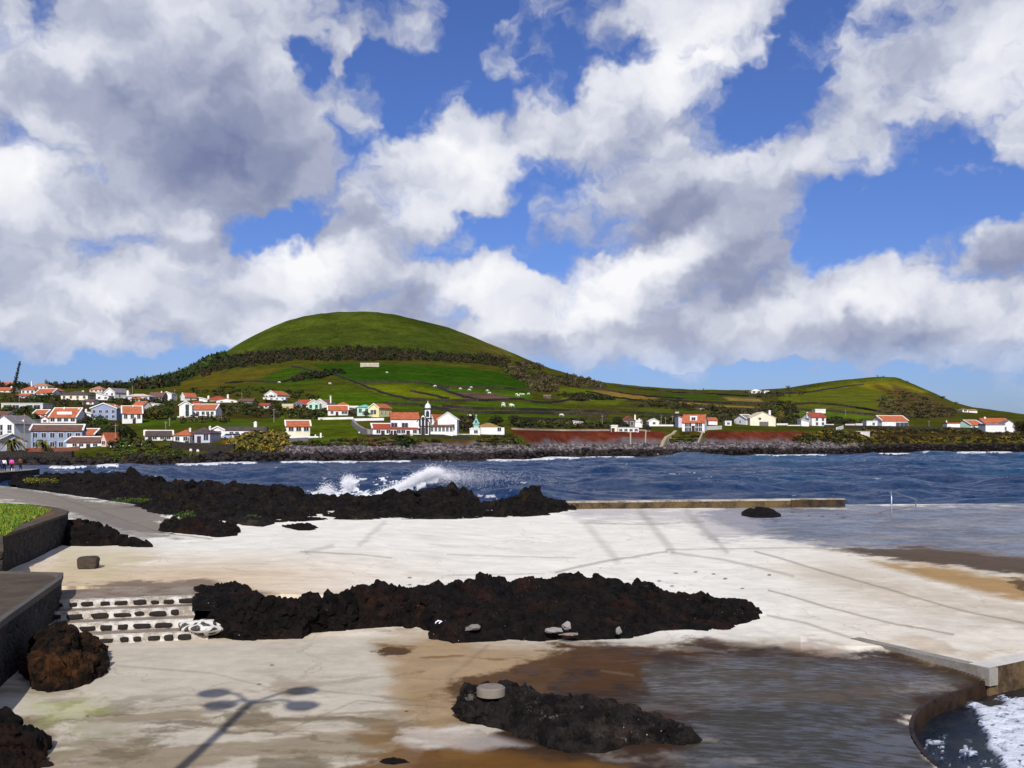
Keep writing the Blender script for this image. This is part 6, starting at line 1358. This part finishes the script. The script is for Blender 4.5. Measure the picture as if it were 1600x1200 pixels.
belt('ridge_trees', 'low dark belt of trees along the ridge behind the upper houses', [[(60,604),(250,602.5),(280,598),(280,604),(240,608),(150,607),(60,608)],[(-40,604),(40,605),(40,608),(-40,608)]], 520, 2.8, ['dark','dark','brown'], 203, 1.3)
belt('brown_scrub', 'brown scrub on the right shoulder of the big hill', [[(800,566),(850,574),(846,580),(805,574)],[(780,575),(820,584),(850,598),(872,608),(870,613),(830,613),(826,602),(790,586)],[(838,586),(900,592),(950,604),(942,610),(896,606),(850,598)]], 620, 2.6, ['bare','brown','olive'], 204, 1.2)
belt('village_hedges', 'dark hedges and bushes between the houses of the village', [[(0,616),(100,618),(150,626),(250,628),(262,634),(200,634),(140,632),(70,640),(0,626)],[(0,640),(75,642),(75,660),(30,655),(0,650)],[(225,628),(270,628),(272,654),(215,656)],[(340,636),(445,628),(500,644),(505,656),(430,654),(350,650)],[(300,606),(410,606),(470,614),(500,622),(460,624),(300,616)],[(118,658),(180,664),(190,690),(150,684),(118,668)],[(120,704),(170,702),(240,698),(180,690),(172,700)],[(270,655),(360,655),(360,662),(270,662)]], 820, 1.4, ['brown','olive','dark','brown','green'], 205, .9)
belt('village_hedges', 'hedges behind the church and along the lane to the cream house', [[(830,661),(960,664),(1000,668),(960,671),(800,668),(800,662)],[(1000,654),(1060,656),(1060,662),(1000,662)],[(1110,650),(1180,644),(1250,652),(1240,662),(1130,664)],[(1180,634),(1240,634),(1250,646),(1190,648)],[(1285,655),(1370,660),(1370,664),(1290,663)],[(715,658),(735,656),(738,674),(716,674)],[(500,640),(560,644),(556,650),(500,648)]], 900, 1.5, ['brown','dark','olive'], 206, .9)
belt('hill_scrub', 'grey brown scrub on the right face of the small hill', [[(1390,612),(1430,614),(1470,632),(1495,644),(1490,654),(1400,655),(1375,644),(1370,625)],[(1265,600),(1300,600),(1280,606),(1240,610)]], 330, 1.9, ['brown','bare','olive'], 207, .6)
belt('headland_scrub', 'mixed scrub on the low right headland', [[(1290,672),(1345,676),(1380,684),(1350,700),(1290,695),(1275,684)],[(1345,668),(1500,670),(1600,674),(1600,680),(1345,678)],[(1350,684),(1600,684),(1600,692),(1350,694)],[(1240,682),(1275,682),(1270,695),(1240,693)]], 1150, 1.0, ['brown','olive','dark','brown','gold'], 208, .7)
belt('yellow_bushes', 'golden green bushes on the bluff beside the row house', [[(360,698),(372,688),(400,682),(440,682),(452,690),(445,702),(420,708),(365,708)]], 520, 1.5, ['gold','olive','gold'], 209, .9)
belt('bank_scrub', 'low green and brown growth on the bank above the boulders', [[(440,694),(560,688),(660,690),(690,692),(640,698),(560,698),(450,700)],[(755,684),(800,682),(830,697),(740,698)],[(1040,682),(1098,678),(1090,693),(1040,695)],[(120,714),(270,698),(300,706),(285,718),(160,722)]], 900, .7, ['olive','green','brown'], 210, .7)
belt('dark_bush', 'dark green bush on the bank below the church', [[(625,690),(640,688),(640,699),(624,699)]], 60, 1.3, ['dark','green'], 211, .8)
belt('field_hedge', 'thorn hedge climbing across the green slope', [[(455,590),(500,583),(530,580),(540,585),(500,592),(460,597)],[(870,618),(930,618),(960,626),(900,628)]], 260, 2.4, ['brown','dark'], 212, .8)
belt('slope_bushes', 'bushes scattered along the strip fields', [[(1000,625),(1100,634),(1170,642),(1170,646),(1000,638)],[(1180,615),(1260,612),(1260,618),(1180,622)],[(1200,628),(1240,630),(1240,640),(1200,640)]], 220, 2.0, ['brown','olive'], 213, .7)
# plants on the reef
rg = np.random.default_rng(5)
V, Fc, q = leaves([((50-CX)/F*88+i*.75, 88-i*.5, 2.15) for i in range(4)], [(.8, .7, .25)]*4, 700, .09, 77, .2); npmesh('reef_grass', V, Fc, LM['gold']+LM['green'], q.integers(0, 4, len(Fc)), kind='stuff', label='yellow green grass at the left end of the reef')
V, Fc, q = leaves([((205-CX)/F*60, 60, 2.2), ((292-CX)/F*49, 49, 2.15), ((287-CX)/F*49.3, 49.3, 2.1), ((396-CX)/F*50, 50, 2.0)], [(1.3, .5, .14), (.45, .3, .25), (.6, .4, .15), (.4, .3, .12)], 900, .06, 78, .2); npmesh('reef_grass', V, Fc, LM['green'], q.integers(0, 2, len(Fc)), kind='stuff', label='small green tufts along the near side of the reef')

# ------------------------------------------------------------------ skinned bodies
def skinobj(name, verts, edges, radii, mat, parent=None, sub=2):
    me = bpy.data.meshes.new(name); me.from_pydata(verts, edges, []); me.materials.append(mat); o = bpy.data.objects.new(name, me); link(o, parent)
    sk = o.modifiers.new('skin', 'SKIN'); sk.use_smooth_shade = True
    if not me.skin_vertices: me.attributes
    for i, r_ in enumerate(radii): me.skin_vertices[0].data[i].radius = (r_, r_) if not isinstance(r_, tuple) else r_
    me.skin_vertices[0].data[0].use_root = True
    ss = o.modifiers.new('sub', 'SUBSURF'); ss.levels = sub; ss.render_levels = sub; return o
def ensure_skin(verts, edges, radii, name, mat, parent=None):
    b = bmesh.new(); lay = b.verts.layers.skin.verify(); vs = [b.verts.new(v) for v in verts]; b.verts.ensure_lookup_table()
    for a, c_ in edges: b.edges.new((vs[a], vs[c_]))
    for i, v in enumerate(vs): r_ = radii[i]; v[lay].radius = r_ if isinstance(r_, tuple) else (r_, r_); v[lay].use_root = (i == 0)
    me = bpy.data.meshes.new(name); b.to_mesh(me); b.free(); me.materials.append(mat); o = bpy.data.objects.new(name, me); link(o, parent)
    sk = o.modifiers.new('skin', 'SKIN'); sk.use_smooth_shade = True; ss = o.modifiers.new('smooth', 'SUBSURF'); ss.levels = 2; ss.render_levels = 2; return o
M_SKIN = simple('skin', (196, 144, 116), .6, .05); M_HAIR = simple('dark_hair', (46, 34, 28), .6, .1)
def person(label, px, foot, top, yaw, legs, arms, hair=M_HAIR, D=None, z=None, hood=None):
    k = D/F; H = 1.68; root = empty('person', ((px-CX)*k, D, z), yaw, label=label, cat='person'); s = H/1.75
    J = {'pel': (0,0,.95), 'bel': (0,0,1.12), 'che': (0,.01,1.33), 'nk': (0,.01,1.47), 'hd': (0,-.01,1.60), 'ht': (0,0,1.69),
         'hl': (.10,0,.90), 'kl': (.12,-.06,.50), 'al': (.12,.10,.09), 'tl': (.12,-.06,.04), 'hr': (-.10,0,.90), 'kr': (-.12,.03,.50), 'ar': (-.12,-.10,.09), 'tr': (-.12,-.25,.04),
         'sl': (.19,.01,1.40), 'el': (.25,.06,1.12), 'wl': (.24,-.06,.88), 'fl': (.23,-.08,.79), 'sr': (-.19,.01,1.40), 'er': (-.25,.06,1.12), 'wr': (-.24,-.06,.88), 'fr': (-.23,-.08,.79)}
    names = list(J); V = [Vector(J[n])*s for n in names]; I = {n: i for i, n in enumerate(names)}
    Eg = [('pel','bel'),('bel','che'),('che','nk'),('nk','hd'),('hd','ht'),('pel','hl'),('hl','kl'),('kl','al'),('al','tl'),('pel','hr'),('hr','kr'),('kr','ar'),('ar','tr'),('che','sl'),('sl','el'),('el','wl'),('wl','fl'),('che','sr'),('sr','er'),('er','wr'),('wr','fr')]
    Rd = {'pel': .13, 'bel': .12, 'che': .14, 'nk': .055, 'hd': .095, 'ht': .06, 'hl': .09, 'kl': .06, 'al': .04, 'tl': .035, 'hr': .09, 'kr': .06, 'ar': .04, 'tr': .035, 'sl': .06, 'el': .042, 'wl': .03, 'fl': .035, 'sr': .06, 'er': .042, 'wr': .03, 'fr': .035}
    ensure_skin([tuple(v) for v in V], [(I[a], I[b]) for a, b in Eg], [Rd[n]*s for n in names], 'body', M_SKIN, root)
    def cloth(nm, keep_, grow, mat):
        kk = [n for n in names if n in keep_]; ii = {n: i for i, n in enumerate(kk)}
        ensure_skin([tuple(V[I[n]]) for n in kk], [(ii[a], ii[b]) for a, b in Eg if a in ii and b in ii], [(Rd[n]+grow)*s for n in kk], nm, mat, root)
    cloth('jacket', ['pel','bel','che','sl','el','wl','sr','er','wr'], .035, arms); cloth('trousers', ['pel','hl','kl','al','hr','kr','ar'], .028, legs)
    ensure_skin([(0, .03*s, 1.60*s), (0, .02*s, 1.68*s), (0, .05*s, 1.54*s)], [(0, 1), (0, 2)], [.098*s, .075*s, .06*s], 'hair', hair, root); return root
# quay on the far left and the walkers on it
wall_along('far_quay', [((-260-CX)/F*104, 104, -1, 1.62), ((0-CX)/F*121, 121, -1, 1.66), ((46-CX)/F*128, 128, -1, 1.7), ((62-CX)/F*134, 134, -1, 1.7)], 7, [M_BASALT, M_CONC], 1, tmat=1, label='dark quay with a pale walkway at the far left beyond the reef', cat='quay')
run_ = wall_along('quay_bench', [((22-CX)/F*126, 126, 1.66, 2.05), ((30-CX)/F*127, 127, 1.66, 2.05)], .4, [WM], 1, label='low white bench block on the quay beside the walkers', cat='bench')
person('walker in a white jacket and dark trousers on the quay', 6.5, 737, 715, radians(200), simple('dark_trousers', (40,52,44), .9, .1), simple('white_jacket', (232,232,236), .8, .05), D=124, z=1.66)
person('walker in a bright pink top on the quay', 18.5, 737, 717, radians(190), simple('maroon_trousers', (60,24,34), .9, .1), simple('pink_jacket', (226,84,170), .8, .05), D=125.5, z=1.67)
person('walker in brown clothes standing at the right end of the quay group', 32, 736, 717, radians(170), simple('black_trousers', (30,28,30), .9, .1), simple('brown_jacket', (96,64,44), .8, .1), D=128, z=1.69)
person('walker in dark violet clothes at the left border on the quay', 0, 737, 716, radians(210), simple('blue_trousers', (34,32,60), .9, .1), simple('violet_jacket', (60,44,92), .8, .1), D=123, z=1.66)
for lb, px, py in (('tiny distant figure in white by the cove, left of two', 298, 711), ('tiny distant figure in white by the cove, right of two', 309, 712)):
    D = float(smooth_at(float(px), SHD))+2; o = person(lb, px, py, 0, 0, simple('grey_trousers', (90,90,96), .9, .1), simple('white_shirt', (232,232,236), .8, .05), D=D, z=CZ+(HY-py)/F*D)

# ------------------------------------------------------------------ grazing cattle
M_COWW = simple('cow_white', (230, 226, 216), .8, .08, 2); M_COWB = simple('cow_dark', (42, 34, 30), .8, .1)
cow = empty('cow', (0, 0, 0), 0)
cv = [(0,0,1.05),(.55,0,1.1),(-.55,0,1.08),(-.8,0,1.05),(.85,0,1.15),(1.1,0,.85),(1.25,0,.5),(1.36,0,.22),
      (.6,.2,.62),(.6,.2,.05),(.6,-.2,.62),(.62,-.2,.05),(-.62,.2,.66),(-.72,.2,.35),(-.66,.2,.05),(-.62,-.2,.66),(-.72,-.2,.35),(-.66,-.2,.05),(-.95,0,.8),(-.97,0,.45)]
ce = [(0,1),(0,2),(2,3),(1,4),(4,5),(5,6),(6,7),(1,8),(8,9),(1,10),(10,11),(2,12),(12,13),(13,14),(2,15),(15,16),(16,17),(3,18),(18,19)]
cr_ = [.36,.32,.32,.2,.2,.15,.13,.08,.1,.05,.1,.05,.12,.07,.05,.12,.07,.05,.03,.03]
cb = ensure_skin(cv, ce, cr_, 'body', M_COWW, cow)
hb = MB()
for s in (-1, 1): hb.tube([(1.22, s*.1, .62), (1.26, s*.28, .64)], [.05, .02], 6)
ch_ = hb.build('ears', M_COWB, parent=cow)
CW = [(605,583.5,'pale cow alone high in the dark green pasture'),(680,605,'pale cow beside the field wall above the ploughed patch'),(719,609,'left cow of three above the ploughed patch'),(733,611,'lowest cow of three above the ploughed patch'),(736,607,'highest cow of three above the ploughed patch'),
 (761,612,'pale cow above the left end of the ruined shed'),(765,616,'cow just below the previous one near the ruined shed'),(807,618,'left cow of the row right of the ruin'),(810,620,'lowest cow of the row right of the ruin'),(813,618,'middle cow of the row right of the ruin'),(817,618,'fourth cow of the row right of the ruin'),(826,617,'cow standing apart at the right of the row'),
 (786,633,'upper left cow in the lower pasture'),(786,636,'lower left cow in the lower pasture'),(798,635,'middle cow in the lower pasture'),(801,636.5,'right cow in the lower pasture'),(733,653,'cow near the chapel top'),(877,651,'cow alone on the flat pasture'),(436,599,'pale cow on the slope left of the hedge'),(515,601,'cow below the thorn hedge')]
for i, (px, py, lb) in enumerate(CW):
    x, D, z = ground(px, py); 
    if i == 0: c0 = cow
    else:
        c0 = cow.copy(); COL.objects.link(c0)
        for q in (cb, ch_): w_ = q.copy(); COL.objects.link(w_); w_.parent = c0
    sc = .95; c0.location = (x, D, z); c0.scale = (sc, sc, sc); c0.rotation_euler = (0, 0, rnd.choice((0, pi))+rnd.uniform(-.7, .7)); c0['label'] = lb; c0['category'] = 'cow'; c0['group'] = 'cattle grazing on the hillside'
# ------------------------------------------------------------------ utility poles
M_POLE = simple('weathered_pole', (150, 140, 126), .9, .15, 2)
for lb, px, py, hp in (('utility pole beside the dark lane tree', 180.5, 697, 34), ('utility pole in front of the pale blue house', 38, 706, 60), ('slim pole above the modern grey house', 30, 628, 18), ('pole on the lane behind the tall white block', 207, 621, 18), ('pole behind the brown roofed house', 250, 606, 14),
 ('pole right of the white gabled block', 273, 622, 14), ('pole near the steep green lawn', 265, 666, 14), ('short pole at the green lawn behind the cottages', 259, 676, 18), ('pole right of the low white wing', 378, 626, 12), ('pole beside the ochre hut', 428, 660, 22), ('pole behind the grey gabled brown roofed house', 515, 632, 16),
 ('pole at the church annex', 581, 654, 12), ('pole on the flat pasture right of the white hut', 941, 668, 20), ('pole left of the small gabled white house', 1033, 664, 14), ('second pole right of the small gabled white house', 1040, 664, 13), ('pole on the road near the big orange roof', 1051, 664, 15), ('pole behind the headland house', 1321, 650, 10), ('white rail post on the right headland', 1451.5, 667, 10)):
    x, D, z = ground(px, py); k = D/F; root = empty('utility_pole', (x, D, z), 0, label=lb, cat='pole', group='poles between the houses'); MB().tube([(0, 0, -1), (0, 0, hp*k)], [.12, .07], 7).build('post', M_POLE, parent=root); MB().box(-.5, .5, -.04, .04, hp*k-.6, hp*k-.5).build('crossarm', M_POLE, parent=root)
# white bollards by the loggia house
for lb, px, w_, hp in (('small white bollard left of the tall one', 483, 1.5, 3.6), ('second small white bollard on the terrace', 494, 1.5, 3.6), ('tall white gate post right of the terrace', 502.5, 2.4, 6)):
    x, D, z = ground(px, 683); k = D/F; root = empty('bollard', (x, D-1, CZ+(HY-682.5)*k), 0, label=lb, cat='bollard'); mb = MB(); mb.box(-w_*k/2, w_*k/2, -.2, .2, -1, hp*k*.85); mb.build('post', M_TRIM, parent=root); mb = MB(); mb.box(-w_*k/2-.06, w_*k/2+.06, -.26, .26, hp*k*.85, hp*k, taper=.12); mb.build('cap', M_TRIM, parent=root)
# parked cars in front of the row house
def car(label, px, py, c, yaw):
    x, D, z = ground(px, py); root = empty('parked_car', (x, D-1.5, CZ+(HY-py)*D/F), yaw, label=label, cat='car', group='cars parked by the row house'); cm = simple('car_paint', c, .3, .05, 2, spec=.5)
    mb = MB(); mb.prism([(-2.1, .3), (2.1, .3), (2.15, .75), (1.2, .92), (.7, .95), (-1.7, .98), (-2.15, .8)], -.85, .85, 'y'); bm_fix(mb.build('body', cm, parent=root))
    mb = MB(); mb.prism([(-1.6, .96), (1.0, .93), (.45, 1.42), (-1.2, 1.45)], -.75, .75, 'y'); cab = bm_fix(mb.build('windows', M_GLASS, parent=root)); MB().box(-1.15, .4, -.72, .72, 1.43, 1.48).build('car_roof', cm, parent=root)
    for sx in (-1.3, 1.3):
        for sy in (-.8, .8): MB().tube([(sx, sy-.1, .32), (sx, sy+.1, .32)], .32, 14).build('wheel', M_DOOR, parent=root)
car('pale blue car parked left of the row house door', 362, 686, (150,176,216), .3); car('white car parked right of the pale blue car', 372, 685.5, (226,228,236), -.2)

# ------------------------------------------------------------------ spray of the breaking wave
def spray(name, label, ptsf, n, seed, size=(.03, .085), mat=None):
    r = np.random.default_rng(seed); C = ptsf(r, n); n = len(C); a = r.normal(size=(n, 3)); a /= np.linalg.norm(a, axis=1)[:, None]; b = np.cross(a, r.normal(size=(n, 3))); b /= np.linalg.norm(b, axis=1)[:, None]+1e-9
    s = (size[0]+(size[1]-size[0])*r.random(n)**2)[:, None]; c_ = np.cross(a, b)
    V = np.stack([C+a*s, C-a*s*.5+b*s*.8, C-a*s*.5-b*s*.8, C+c_*s], 1).reshape(-1, 3); Fq = (np.array([[0, 1, 2], [0, 1, 3], [1, 2, 3], [0, 2, 3]])[None]+np.arange(n)[:, None, None]*4).reshape(-1, 3)
    return npmesh(name, V, Fq, mat, kind='stuff', label=label)
m, nt, p = newmat('spray_white'); setp(nt, p, lin(250, 250, 254), .6, .3); M_SPRAY = m
PTH = [(470,781),(500,772),(540,776),(575,782),(600,772),(625,762),(650,748),(668,740),(684,736)]
def f1(r, n):     # crest plume
    t = r.random(n)**.8; px = np.interp(t, np.linspace(0, 1, len(PTH)), [a for a, b in PTH])+r.normal(0, 5, n); py = np.interp(t, np.linspace(0, 1, len(PTH)), [b for a, b in PTH])+np.abs(r.normal(0, 5, n))-1-r.exponential(2.0, n)*(t > .45)
    D = 90+r.normal(0, 1.5, n); return np.stack([(px-CX)/F*D, D, CZ+(HY-py)/F*D], -1)
spray('wave_spray', 'dense white spray along the breaking wave crest', f1, 46000, 301, (.02, .055), mat=M_SPRAY)
def f2(r, n):     # drifting mist to the right
    px = 665+r.exponential(34, n); py = 738+(px-665)*.04+r.normal(0, 5.5, n)+r.exponential(4, n); D = 92+r.normal(0, 3, n); return np.stack([(px-CX)/F*D, D, CZ+(HY-py)/F*D], -1)
spray('wave_mist', 'thin mist blown right from the wave crest', f2, 15000, 302, (.012, .03), mat=M_SPRAY)
def f3(r, n):     # the separate curl at the left and small splash
    k_ = r.random(n) < .72; px = np.where(k_, 545+r.normal(0, 5, n), 511+r.normal(0, 6, n)); py = np.where(k_, 757+r.normal(0, 5.5, n)-np.abs(px-545)*.2, 770-r.exponential(4, n)); D = np.where(k_, 96, 86)+r.normal(0, 1, n)
    return np.stack([(px-CX)/F*D, D, CZ+(HY-py)/F*D], -1)
spray('wave_spray', 'small separate curl of spray left of the main breaker', f3, 12000, 303, (.015, .045), mat=M_SPRAY)
